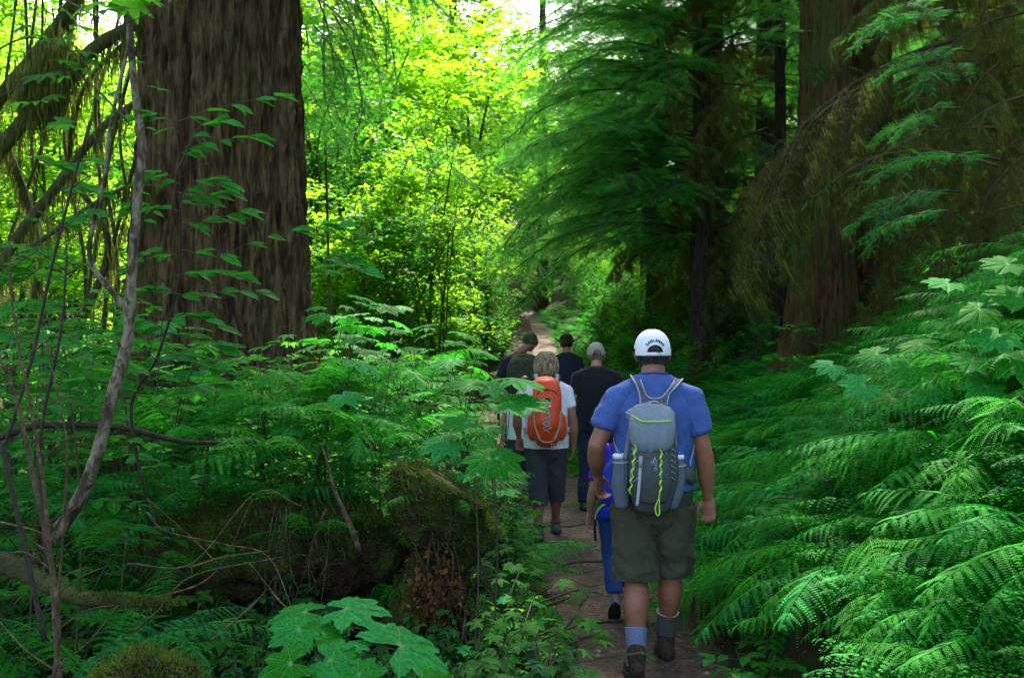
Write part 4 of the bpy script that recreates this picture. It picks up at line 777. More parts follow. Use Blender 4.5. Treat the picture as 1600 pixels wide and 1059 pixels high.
# ------------------------------------------------------------------ grey sapling and thin stems, left foreground
def px_tube(pp, d, r0, r1, n=40, seg=8): return tube(spline([P(a, b_, d+(c[0] if c else 0)) for a, b_, *c in pp], n), np.linspace(r0, r1, n)*(1+.06*nr_.normal(0, 1, n)), seg)
sp = thing('leaning_sapling', 'pale grey forked sapling leaning in the left foreground', 'sapling', P(60, 870, 3.9))
rel(sp, [px_tube([(52, 890), (75, 850), (118, 790), (150, 715), (175, 620), (198, 540), (203, 480), (208, 400), (216, 300), (222, 230), (212, 150), (204, 60), (202, -40)], 3.9, .029, .013, 80, 12)], M['graybark'], 'trunk')
rel(sp, [px_tube([(202, 490), (180, 460), (150, 425), (140, 395), (146, 350), (165, 270), (172, 200), (190, 120), (203, 60)], 3.9, .012, .006, 50, 8)], M['graybark'], 'limb')
o = tufts(sp, np.array([P(70+nr_.uniform(-12, 12), 850+nr_.uniform(-30, 30), 3.88) for _ in range(40)])-np.array(sp.location), np.tile([[0, -.4, 1.]], (40, 1)), 900, M['moss_tuft'], .02, nr_, -1)
stems = [([(95, 1090), (88, 1000), (80, 880), (55, 760), (30, 640), (0, 560), (-30, 520)], 3.0, .010, .004, 'brown woody stem rising at the far left edge', 'twig'),
         ([(82, 1080), (92, 980), (78, 860), (66, 740), (45, 620), (20, 480), (15, 380)], 2.9, .0075, .003, 'pale bare stem with twigs in the left foreground', 'twig'),
         ([(70, 1000), (40, 860), (5, 700), (10, 690), (50, 560), (85, 400), (140, 190)], 3.4, .010, .004, 'reddish brown stem slanting up across the left edge', 'twig_dark'),
         ([(75, 900), (62, 700), (95, 520), (105, 400)], 3.8, .008, .004, 'thin upright dark stem beside the grey sapling', 'twig_dark'),
         ([(90, 960), (105, 720), (95, 640), (70, 520)], 3.2, .005, .002, 'slender pale shoot next to the bare stem', 'twig'),
         ([(232, 800), (205, 640), (245, 560), (275, 460), (282, 380), (280, 270), (275, 180)], 5.0, .009, .004, 'slender dark stem in front of the huge cedar trunk', 'twig_dark')]
for pp, d, r0, r1, lb, mt_ in stems:
    t = thing('bare_sapling', lb, 'sapling', P(pp[0][0], pp[0][1], d)); rel(t, [px_tube(pp, d, r0, r1, 40, 6)], M[mt_], 'stem')
    bl = []
    for k in range(5):
        i = random.randint(0, len(pp)-2); u = random.random(); a = (pp[i][0]*(1-u)+pp[i+1][0]*u, pp[i][1]*(1-u)+pp[i+1][1]*u); s = random.choice((-1, 1)); l = random.uniform(30, 110)
        bl.append(px_tube([a, (a[0]+s*l*.5, a[1]-l*.35), (a[0]+s*l, a[1]-l*random.uniform(.3, 1.1), random.uniform(-.3, .3))], d, r1*.8, .0012, 12, 4))
    for b_ in bl: rel(t, [b_], M[mt_], 'twig')
tw = thing('dead_twigs', 'tangle of pale dead twigs on the mossy ground lower left', 'dead twigs', P(260, 900, 3.6))
for pp in [[(200, 880), (300, 880), (400, 770), (470, 790)], [(215, 940), (330, 900), (395, 780)], [(120, 1059), (240, 960), (300, 900), (440, 870)], [(390, 880), (430, 930), (450, 950), (515, 1000)], [(230, 800), (260, 830), (350, 850), (420, 870), (460, 960)], [(300, 885), (350, 870), (420, 860)], [(0, 815), (60, 830), (90, 850)], [(330, 1000), (400, 940), (430, 900)], [(230, 780), (300, 840), (340, 880)]]:
    rel(tw, [px_tube([(a, b_, random.uniform(-.15, .15)) for a, b_ in pp], 3.7, .0045, .002, 24, 5)], M['twig'], 'twig')
dt = thing('dead_branch', 'short dead lichened branch sticking out of the fern bank', 'dead branch', P(555, 850, 5.3)); rel(dt, [px_tube([(562, 860), (545, 815), (525, 770), (515, 735), (505, 700)], 5.3, .016, .006, 24, 7)], M['twig'], 'limb')

# lobed leaves hanging around the sapling, upper left
def sprig(label, twig, leaves, d, mat, meshes, name='leafy_branch', group=None, size=.06, cat='leafy branch'):
    t = thing(name, label, cat, P(twig[0][0], twig[0][1], d), group=group); rel(t, [px_tube(twig, d, .0035, .0012, 26, 5)], M[mat], 'twig')
    for (px, py, sz, yaw, pitch, roll) in leaves:
        y_ = R(yaw); dd = (math.cos(y_)*math.cos(R(pitch)), math.sin(y_)*.6*math.cos(R(pitch)), math.sin(R(pitch))); put_leaf(t, random.choice(meshes), P(px, py, d+random.uniform(-.08, .08)), dd, (random.uniform(-.2, .2), -math.sin(R(roll)), math.cos(R(roll))), sz)
    return t
def rl(pts, sz=.055): return [(px, py, sz*random.uniform(.8, 1.3), yaw, random.uniform(-22, 6), random.uniform(4, 40)) for (px, py, yaw) in pts]
sprig('twig of lobed leaves at the top left corner', [(-40, 100), (40, 60), (110, 80), (160, 130), (200, 180)], rl([(20, 20, 160), (60, 10, 20), (100, 15, 60), (40, 40, 190), (70, 62, 340), (100, 95, 20), (60, 55, 200), (110, 55, 160), (130, 80, 0), (120, 40, 40)]), 2.9, 'stem', LM, size=.06)
sprig('twig of lobed leaves against the mossy limbs', [(200, 190), (140, 130), (100, 110), (50, 128), (-20, 160)], rl([(60, 120, 190), (75, 115, 340), (100, 120, 200), (60, 158, 180), (30, 160, 190), (80, 150, 350), (120, 105, 20), (140, 95, 30), (115, 70, 60), (150, 150, 350), (90, 190, 10), (100, 195, 180)]), 2.9, 'stem', LM)
sprig('long leafy twig arching across the top of the sapling', [(60, -20), (110, 5), (160, 30), (200, 35), (280, 0)], rl([(150, 5, 200), (165, 15, 320), (175, 5, 20), (225, -5, 30), (200, 0, 90), (270, -8, 350)], .07), 2.8, 'stem', LM)
sprig('leafy shoots on the sapling beside the cedar trunk', [(202, 330), (215, 260), (190, 200), (200, 110), (240, 80)], rl([(190, 100, 200), (205, 95, 10), (230, 135, 10), (245, 140, 350), (190, 145, 190), (205, 170, 350), (180, 180, 170), (228, 200, 20), (200, 215, 200), (150, 210, 190), (165, 240, 200), (185, 250, 340), (230, 280, 10), (190, 285, 190), (215, 300, 10), (160, 300, 170), (150, 330, 200), (130, 350, 200), (240, 330, 330), (225, 345, 10), (190, 340, 200)], .045), 3.9, 'stem', LO+LM[:1])
def pair_leaves(tw, n, sz):
    q = spline([(a, b_, 0) for a, b_ in tw], n*3); o = []
    for k in range(n):
        x, y, _ = q[min(len(q)-1, int((k+1)/n*len(q)-1))]
        for s in (-1, 1): o.append((x, y, sz*random.uniform(.8, 1.25), random.uniform(20, 50)*s if tw[-1][0] > tw[0][0] else 180+random.uniform(20, 50)*s, random.uniform(-18, 12), random.uniform(5, 35)))
    o.append((q[-1][0], q[-1][1], sz*1.2, 0 if tw[-1][0] > tw[0][0] else 180, -10, 20)); return o
for k, tw_ in enumerate([[(280, 190), (320, 175), (380, 160), (430, 150)], [(280, 260), (310, 200), (345, 190)], [(280, 330), (300, 285), (345, 285)], [(282, 390), (340, 400), (400, 375), (455, 360)], [(270, 460), (310, 460), (360, 455), (400, 455)], [(280, 330), (240, 320), (210, 330)], [(282, 400), (240, 395), (215, 420)], [(278, 300), (310, 310), (350, 300)], [(260, 500), (300, 490), (340, 510)], [(262, 520), (230, 500), (200, 520)], [(230, 640), (280, 610), (330, 600)], [(240, 560), (290, 555), (330, 575)], [(120, 420), (90, 400), (50, 410)], [(100, 480), (60, 470), (20, 490)], [(110, 560), (150, 550), (190, 570)], [(60, 640), (110, 620), (160, 640)], [(60, 330), (100, 350), (130, 330)], [(40, 240), (90, 260), (130, 250)], [(30, 580), (70, 560), (110, 590)], [(500, 430), (530, 410), (560, 425)], [(283, 240), (330, 220), (390, 215)], [(282, 210), (250, 180), (225, 185)], [(281, 350), (330, 345), (375, 330)], [(275, 430), (320, 425), (370, 430)], [(262, 520), (310, 530), (350, 545)], [(283, 290), (255, 270), (232, 280)], [(280, 460), (245, 450), (222, 460)], [(90, 300), (120, 290), (150, 300)], [(60, 420), (30, 440), (0, 430)], [(90, 600), (130, 590), (170, 600)], [(20, 530), (50, 520), (85, 530)], [(480, 430), (520, 400), (560, 420)], [(490, 360), (510, 350), (540, 360)]]):
    d = 5.0 if k < 12 or (18 < k < 28) else 4.4
    sprig('twig with paired oval leaves before the huge cedar trunk' if k < 12 or (18 < k < 28) else 'twig with paired oval leaves among the stems at the far left', tw_, pair_leaves(tw_, 5, .105), d-.05*(k % 3), 'stem', LO, group='oval leaved twigs in the left foreground')
# hanging mossy maple limbs, upper left
ml = thing('mossy_maple', 'arching maple limbs bearded with moss at the upper left', 'tree', P(20, 560, 10.5))
blk = [px_tube([(-120, 560), (-40, 300), (60, 165), (150, 75), (260, 10), (360, -80)], 10.5, .10, .05, 50, 10), px_tube([(-60, 560), (10, 400), (90, 290), (160, 200), (230, 150)], 10.3, .07, .03, 40, 8), px_tube([(-40, 200), (60, 80), (110, 10), (140, -60)], 11, .08, .05, 40, 8), px_tube([(40, 560), (60, 400), (20, 250), (-40, 150)], 11, .05, .03, 30, 8), px_tube([(120, 520), (170, 380), (110, 260), (130, 140), (200, 60)], 11, .045, .02, 30, 8), px_tube([(-40, 470), (60, 380), (180, 300), (240, 290)], 10, .035, .015, 30, 7)]
rel(ml, blk, M['mossbark'], 'limb')
pv = np.concatenate([b_[0][:-2] for b_ in blk]); idx = nr_.integers(0, len(pv), 3800); hv = hairs(pv[idx]-np.array(ml.location), .10+.42*nr_.random(3800)**2, nr_, .016); o = mk('moss', hv[0], hv[1], M['moss_hair'], hv[2], parent=ml, smooth=False); o['kind'] = 'stuff'
c_ = np.concatenate([np.array(P(a, b_, 10.3))+nr_.normal(0, 1, (700, 3))*np.array([.10, .1, .12]) for a, b_ in [(95, 95), (72, 150), (60, 130)]]); hv = hairs(c_-np.array(ml.location), .12+.2*nr_.random(len(c_)), nr_, .02); o = mk('moss', hv[0], hv[1], M['moss_hair'], hv[2], parent=ml, smooth=False); o['kind'] = 'stuff'
ms_ = [(c, random.uniform(11.5, 16)) for c in range(-60, 215, 17)]
for k, (px, d) in enumerate(ms_):
    t = thing('mossy_sapling', 'thin mossy stem among the many bright upright ones at the upper left', 'sapling', P(px, 560, d), group='mossy stems at the upper left')
    l = random.uniform(-90, 140); b_ = px_tube([(px, 620), (px+l*.2+random.uniform(-15, 15), 420), (px+l*.6+random.uniform(-20, 20), 220), (px+l, 0), (px+l*1.2, -100)], d, .028, .016, 36, 6); rel(t, [b_], M['mossbark'], 'stem')
    pv = b_[0][:-2]; idx = nr_.integers(0, len(pv), 260); hv = hairs(pv[idx]-np.array(t.location), .08+.3*nr_.random(260)**2, nr_, .014); o = mk('moss', hv[0], hv[1], M['moss_hair'], hv[2], parent=t, smooth=False); o['kind'] = 'stuff'

# ------------------------------------------------------------------ what nobody could count: cover plants and litter
def cover(name, n, ylo, yhi, side, smin, smax, meshes, label, cat, wmax=5.0, pw_=1.0, off=.05):
    pts = []; rots = []; sc = []
    for k in range(n):
        y = ylo+(yhi-ylo)*random.random()**pw_; s = random.choice(side); e = (pc(y)+pw(y)+off) if s > 0 else (pc(y)-pw(y)-off); x = e+s*wmax*random.random()**1.3*(.6+y/25)
        if abs(x/y) > .65: continue
        if math.hypot(x+3.2, y-11) < 1.3 or (y < 8.5 and x > pc(y)-pw(y)-.22 and s < 0) or (y < 7 and s > 0 and x < e+.32): continue
        pts.append((x, y, gz(x, y)-.02)); rots.append((random.uniform(-.25, .25), random.uniform(-.25, .25), random.random()*6.28)); sc.append(random.uniform(smin, smax))
    return scatter(name, pts, rots, sc, meshes, label, cat)
FM = []
for s in range(2):                         # a whole small fern as one mesh
    bl = []
    for k in range(7):
        V, F4, rn, p = frond(seed=90+s*10+k, pairs=13, npin=6, width=.26, el0=58, el1=-15); a = k*.9+s; c, sn = math.cos(a), math.sin(a); V = V@np.array([[c, sn, 0], [-sn, c, 0], [0, 0, 1.]]); bl.append((V, [np.array(F4)], {'rnd': np.array(rn)+.1*(k % 3)}))
    V, Fs, A = join(bl); FM.append(mk('small_fern', V, Fs, M['fern_deep' if s else 'fern'], A, link=False, smooth=False))
cover('ground_cover', 1250, 3.0, 14, (-1,), .7, 1.5, JS+JL, 'low leafy ground cover on the forest floor', 'ground cover', 4.5, .9, .0)
cover('fern_cover', 1700, 3.2, 16, (1,), .35, .62, FM, 'dense small ferns covering the right bank', 'ground cover', 4.5, .9, .12)
cover('left_fern_cover', 700, 6.5, 18, (-1,), .35, .7, FM, 'small ferns covering the floor left of the trail', 'ground cover', 5, .9, .15)
cover('trailside_cover', 1500, 14, 48, (1,), .35, .8, FM+JL, 'bright sunlit plants covering the slope right of the far trail', 'ground cover', 5, 1.0, .0)
cover('sunlit_thicket', 620, 12.5, 34, (-1,), .55, 1.15, JM+JO+JP, 'sunlit thicket of leafy plants left of the far trail', 'ground cover', 4.2, .9, .75)
cover('slope_cover', 900, 20, 60, (1,), .5, 1.2, JM+JO, 'leafy cover on the slope right of the far trail', 'ground cover', 6.5, 1.0, 1.3)
cover('bank_thicket', 200, 12, 26, (1,), .4, .8, JO+JP, 'leafy plants on the slope right of the trail bend', 'ground cover', 4.5, .9, .9)
n = 15000; y = 2.2+16*nr_.random(n)**1.3; u = nr_.uniform(-1, 1, n); x = pc(y)+u*pw(y)*1.05; p = np.stack([x, y, hh(x, y)+.022*(1-np.abs(u)**4)+.004], -1); a = nr_.random(n)*6.28
tv = np.array([(-.5, 0, 0), (.5, 0, 0), (.35, .5, .5), (-.35, .5, .5), (0, 1, 0)]); d = np.stack([np.cos(a), np.sin(a), nr_.normal(0, .06, n)], -1); Mx = frames(d, np.array([0, 0, 1.])+nr_.normal(0, .12, (n, 3)), np.ones(n)); ln = .014+.07*nr_.random(n)**3; Mx[:, :, 0] *= (.002+.003*nr_.random(n))[:, None]; Mx[:, :, 1] *= ln[:, None]; Mx[:, :, 2] *= .004
V, Fs, A = scat(tv, [np.array([(0, 1, 2, 3)]), np.array([(3, 2, 4)])], Mx, p); stuff(mk('trail_litter', V, Fs, M['litter'], A, smooth=False), 'brown needles and twig bits strewn over the trail', 'litter')
for k, (pp) in enumerate([[(880, 905), (920, 920), (950, 915)], [(905, 950), (925, 930), (960, 940), (985, 930)], [(860, 880), (900, 900), (930, 895)], [(935, 790), (960, 785), (985, 788)], [(1010, 985), (1035, 975), (1050, 960)]]):
    q = []
    for (px, py) in pp:
        d = F*1.75/(py-529.5); xg = (px-800)/F*d; q.append((xg, d, gz(xg, d)+.028))
    t = thing('fallen_twig', 'thin pale twig lying on the trail', 'twig', q[0], group='twigs on the trail'); rel(t, [tube(spline(q, 14), np.linspace(.005, .002, 14), 5)], M['twig'], 'twig')
n = 16000; y = 3+12*nr_.random(n); x = -5+10*nr_.random(n); k_ = (x < pc(y)-pw(y)) | (x > pc(y)+pw(y)); x, y = x[k_], y[k_]; n = len(x); p = np.stack([x, y, hh(x, y)+.012], -1)
V, Fs, A = scat(OVS[0], OVS[1], frames(nr_.normal(0, 1, (n, 3))*np.array([1, 1, .25]), np.array([0, 0, 1.])+nr_.normal(0, .3, (n, 3)), .02+.035*nr_.random(n)), p); stuff(mk('leaf_litter', V, Fs, M['litter'], A, smooth=False), 'dead leaves and debris on the forest floor', 'litter')

# pebbles and root ends pressed into the trail
n = 700; y = 2.4+13*nr_.random(n)**1.2; u = nr_.uniform(-1, 1, n); x = pc(y)+u*pw(y); p = np.stack([x, y, hh(x, y)+.012*(1-np.abs(u)**4)], -1); st_ = np.array([(1, 0, 0), (.4, .8, .1), (-.6, .7, 0), (-1, -.1, .1), (-.5, -.8, 0), (.6, -.7, .1), (.15, .05, .62)]); q = np.array([(0, 1, 6), (1, 2, 6), (2, 3, 6), (3, 4, 6), (4, 5, 6), (5, 0, 6)])
Mx = frames(nr_.normal(0, 1, (n, 3))*np.array([1, 1, .1]), np.array([0, 0, 1.])+nr_.normal(0, .15, (n, 3)), .006+.022*nr_.random(n)**3); V, Fs, A = scat(st_, [q], Mx, p)
stuff(mk('trail_pebbles', V, Fs, surf('grey_brown_pebble', [(.35, (.07, .055, .045)), (.65, (.24, .20, .17))], 12, rough=.8), A, smooth=False), 'small stones pressed into the trail', 'pebbles')
for k, pp in enumerate([[(.42, 6.0), (.62, 6.12), (.86, 6.05)], [(.35, 7.6), (.6, 7.75), (.95, 7.7), (1.1, 7.85)], [(.2, 9.3), (.5, 9.2), (.8, 9.4)]]):
    q = [(a, b_, gz(a, b_)+.020) for a, b_ in pp]; t = thing('tree_root', 'worn tree root crossing the trail', 'root', q[0], group='roots across the trail'); t['label'] = ['worn root crossing the trail just ahead of the man in blue', 'worn root crossing the trail under the woman', 'worn root crossing the trail before the man in black', 'worn root crossing the trail at the bottom of the view', 'worn root running along the right side of the trail'][k]; rel(t, [tube(spline(q, 22), np.linspace(.014, .008, 22)*(1+.1*nr_.normal(0, 1, 22)), 8)], M['twig'], 'limb')
# ------------------------------------------------------------------ people
from mathutils.bvhtree import BVHTree
def fabric(name, c1, c2, rough=.85, wscale=260, bump=.35, nscale=60, sheen=.02, spec=.15):
    m, t, N, L = newmat(name); out = N('ShaderNodeOutputMaterial'); b = N('ShaderNodeBsdfPrincipled'); L(b.outputs[0], out.inputs[0])
    b.inputs['Roughness'].default_value = rough; b.inputs['Sheen Weight'].default_value = sheen; b.inputs['Specular IOR Level'].default_value = spec
    tc = N('ShaderNodeTexCoord'); n1 = N('ShaderNodeTexNoise'); n1.inputs['Scale'].default_value = wscale; n1.inputs['Detail'].default_value = 3; mpp = N('ShaderNodeMapping'); mpp.inputs['Scale'].default_value = (1, 1, .12 if 'hair' in name else 1); L(tc.outputs['Object'], mpp.inputs[0]); L(mpp.outputs[0], n1.inputs[0])
    rp = ramp(t, [(.35, c1), (.65, c2)]); L(n1.outputs[0], rp.inputs[0])
    n2 = N('ShaderNodeTexNoise'); n2.inputs['Scale'].default_value = 5; n2.inputs['Detail'].default_value = 4; L(tc.outputs['Object'], n2.inputs[0]); hs = N('ShaderNodeHueSaturation'); mr = N('ShaderNodeMapRange'); mr.inputs[3].default_value = .85; mr.inputs[4].default_value = 1.15; L(n2.outputs[0], mr.inputs[0]); L(mr.outputs[0], hs.inputs['Value']); L(rp.outputs[0], hs.inputs['Color']); L(hs.outputs[0], b.inputs['Base Color'])
    n3 = N('ShaderNodeTexNoise'); n3.inputs['Scale'].default_value = nscale; n3.inputs['Detail'].default_value = 5; L(mpp.outputs[0], n3.inputs[0]); bp = N('ShaderNodeBump'); bp.inputs['Strength'].default_value = bump; bp.inputs['Distance'].default_value = .004; L(n3.outputs[0], bp.inputs['Height']); L(bp.outputs[0], b.inputs['Normal'])
    return m
def skinmat(name, c):
    m, t, N, L = newmat(name); out = N('ShaderNodeOutputMaterial'); b = N('ShaderNodeBsdfPrincipled'); L(b.outputs[0], out.inputs[0]); b.inputs['Roughness'].default_value = .5; b.inputs['Specular IOR Level'].default_value = .4
    b.inputs['Subsurface Weight'].default_value = .12; b.inputs['Subsurface Radius'].default_value = (.012, .005, .003); b.inputs['Subsurface Scale'].default_value = 1.0
    tc = N('ShaderNodeTexCoord'); n1 = N('ShaderNodeTexNoise'); n1.inputs['Scale'].default_value = 14; n1.inputs['Detail'].default_value = 7; L(tc.outputs['Object'], n1.inputs[0])
    rp = ramp(t, [(.3, tuple(x*y for x, y in zip(c, (.85, .68, .62)))), (.55, c), (.8, tuple(min(1, x*1.12) for x in c))]); L(n1.outputs[0], rp.inputs[0]); L(rp.outputs[0], b.inputs['Base Color'])
    n3 = N('ShaderNodeTexNoise'); n3.inputs['Scale'].default_value = 160; L(tc.outputs['Object'], n3.inputs[0]); bp = N('ShaderNodeBump'); bp.inputs['Strength'].default_value = .2; bp.inputs['Distance'].default_value = .002; L(n3.outputs[0], bp.inputs['Height']); L(bp.outputs[0], b.inputs['Normal'])
    return m
M['skin'] = skinmat('tanned_skin', (.30, .125, .075)); M['skin2'] = skinmat('fair_skin', (.38, .18, .115))
M['hair_dark'] = fabric('dark_brown_hair', (.012, .009, .008), (.035, .026, .022), .5, 90, .6, 90, 0, .4)
M['hair_blond'] = fabric('ash_blond_hair', (.16, .115, .055), (.42, .33, .19), .5, 70, .6, 90, 0, .4)
M['hair_sandy'] = fabric('sandy_hair', (.10, .06, .03), (.24, .16, .08), .5, 90, .6, 90, 0, .4)
def etube(pts, ra, rb, n=20, side=(1, 0, 0), rounded=True, sq=1.0):
    pts = np.asarray(pts, float); ra = np.asarray(ra, float)*np.ones(len(pts)); rb = np.asarray(rb, float)*np.ones(len(pts))
    if len(pts) > 2: k = max(12, len(pts)*4); P2 = spline(pts, k); u = np.linspace(0, len(pts)-1, k); ra = spline(np.stack([ra, ra*0, ra*0], -1), k)[:, 0]; rb = spline(np.stack([rb, rb*0, rb*0], -1), k)[:, 0]; pts = P2
    if rounded:
        t0 = nrm(pts[0]-pts[1]); t1 = nrm(pts[-1]-pts[-2]); r0 = min(ra[0], rb[0]); r1 = min(ra[-1], rb[-1])
        A = [pts[0]+t0*r0*math.sin(a) for a in (1.4, 1.0, .5)]; Bq = [pts[-1]+t1*r1*math.sin(a) for a in (.5, 1.0, 1.4)]; ca = [math.cos(a) for a in (1.4, 1.0, .5)]
        pts = np.concatenate([A, pts, Bq]); ra = np.concatenate([ra[0]*np.array(ca), ra, ra[-1]*np.array(ca[::-1])]); rb = np.concatenate([rb[0]*np.array(ca), rb, rb[-1]*np.array(ca[::-1])])
    m_ = len(pts); t = nrm(np.gradient(pts, axis=0)); sd = np.array(side, float); x = nrm(sd-(t@sd)[:, None]*t); z = np.cross(x, t); a = np.arange(n)*2*np.pi/n
    ca_ = np.sign(np.cos(a))*np.abs(np.cos(a))**sq; sa_ = np.sign(np.sin(a))*np.abs(np.sin(a))**sq; V = pts[:, None]+ca_[None, :, None]*x[:, None]*ra[:, None, None]+sa_[None, :, None]*z[:, None]*rb[:, None, None]
    i = np.arange(m_-1)[:, None]*n; j = np.arange(n)[None]; j2 = (j+1) % n; V = np.concatenate([V.reshape(-1, 3), pts[:1], pts[-1:]]); c = m_*n; jj = np.arange(n); k2 = (jj+1) % n
    return V, [np.stack([i+j, i+j2, i+n+j2, i+n+j], -1).reshape(-1, 4), np.concatenate([np.stack([np.full(n, c), k2, jj], -1), np.stack([np.full(n, c+1), (m_-1)*n+jj, (m_-1)*n+k2], -1)])], {}
def ell(c, r, n=20): return etube([np.array(c)-[0, 0, r[2]*.02], np.array(c)+[0, 0, r[2]*.02]], .01, .01, 8) if False else _ell(np.array(c, float), np.array(r, float), n)
def _ell(c, r, n):
    ph = np.linspace(.02, np.pi-.02, n//2+2); th = np.arange(n)*2*np.pi/n; V = np.stack([np.sin(ph)[:, None]*np.cos(th), np.sin(ph)[:, None]*np.sin(th), np.cos(ph)[:, None]*np.ones(n)], -1)*r+c
    m_ = len(ph); i = np.arange(m_-1)[:, None]*n; j = np.arange(n)[None]; j2 = (j+1) % n; V = np.concatenate([V.reshape(-1, 3), [c+[0, 0, r[2]], c-[0, 0, r[2]]]]); q = m_*n; jj = np.arange(n); k2 = (jj+1) % n
    return V, [np.stack([i+n+j, i+n+j2, i+j2, i+j], -1).reshape(-1, 4), np.concatenate([np.stack([np.full(n, q), jj, k2], -1), np.stack([np.full(n, q+1), (m_-1)*n+k2, (m_-1)*n+jj], -1)])], {}
def organic(name, blocks, vox, smooth, mat, parent, disp=None, cut=None):
    V, Fs, A = join(blocks); me = mk(name, V, Fs, None, link=False); o = ob(name+'_tmp', me); r = o.modifiers.new('r', 'REMESH'); r.mode = 'VOXEL'; r.voxel_size = vox; r.use_smooth_shade = True
    if smooth: s = o.modifiers.new('s', 'SMOOTH'); s.factor = .5; s.iterations = smooth
    bpy.context.view_layer.update(); dg = bpy.context.evaluated_depsgraph_get(); m2 = bpy.data.meshes.new_from_object(o.evaluated_get(dg)); bpy.data.objects.remove(o); bpy.data.meshes.remove(me)
    m2.name = name; n = len(m2.vertices); co = np.empty(n*3, np.float32); m2.vertices.foreach_get('co', co); co = co.reshape(-1, 3)
    if disp is not None:
        no = np.empty(n*3, np.float32); m2.vertices.foreach_get('normal', no); no = no.reshape(-1, 3); co = co+no*disp(co)[:, None]; m2.vertices.foreach_set('co', co.astype(np.float32).ravel())
    if cut is not None:                      # open hems: drop what lies outside
        bm = bmesh.new(); bm.from_mesh(m2); dl = [f for f in bm.faces if not cut(f.calc_center_median())]; bmesh.ops.delete(bm, geom=dl, context='FACES'); bm.to_mesh(m2); bm.free()
    m2.polygons.foreach_set('use_smooth', np.ones(len(m2.polygons), bool)); m2.materials.clear(); m2.materials.append(mat); m2.update(); return ob(name, m2, parent)
def hand(w_, d, n_, side, s=1.0, curl=.5):
    """w_ wrist, d finger direction, n_ palm normal (where fingers curl to), side = thumb side direction"""
    w_ = np.array(w_, float); d = nrm(np.array(d, float)); n_ = nrm(np.array(n_, float)-np.dot(n_, d)*d); sd = nrm(np.array(side, float)-np.dot(side, d)*d-np.dot(side, n_)*n_); bl = []
    bl.append(etube([w_-d*.02*s, w_+d*.03*s, w_+d*.085*s], [.026*s, .038*s, .041*s], [.021*s, .018*s, .014*s], 14, side=sd))
    for k, (o_, l) in enumerate([(.030, .074), (.010, .082), (-.011, .077), (-.031, .060)]):
        p = w_+d*.085*s+sd*o_*s; pts = [p-d*.02*s, p]; a = curl*.5
        for f_ in (.42, .32, .26): pts.append(pts[-1]+(d*math.cos(a)+n_*math.sin(a))*l*f_*s); a += curl*(.9+.05*k)
        bl.append(etube(pts, [.0092*s, .0095*s, .009*s, .0083*s, .007*s], [.0092*s, .0095*s, .009*s, .0083*s, .007*s], 10, side=sd))
    p = w_+d*.025*s+sd*.028*s; q = p+(d*.6+sd*.62+n_*.35)*.042*s; e = q+(d*.9+sd*.1+n_*.4)*.032*s; bl.append(etube([p, q, e, e+(d*.8+n_*.5)*.018*s], [.014*s, .011*s, .0095*s, .008*s], [.014*s, .011*s, .0095*s, .008*s], 10, side=n_))
    return bl
def ridge(p, sc, seed=0):
    a = np.abs(vnoise(p*np.array(sc)+seed)); b_ = np.abs(vnoise(p*np.array(sc)*2.1+seed+7)); return (1-a*1.8)*.65+(1-b_*1.8)*.35
BASE = dict(sh=.205, hip=.10, chest=(.195, .125), waist=(.165, .115), pelv=(.175, .125), arm=1.0, leg=1.0, neck=.062,
            elbL=(-.27, -.03, 1.13), elbR=(.27, -.03, 1.13), wriL=(-.29, .05, .88), wriR=(.29, .05, .88), knL=(-.11, .0, .50), knR=(.11, .07, .50), anL=(-.105, -.17, .09), anR=(.095, .14, .08), head=(0, .045, 1.665), footL=0, footR=0)
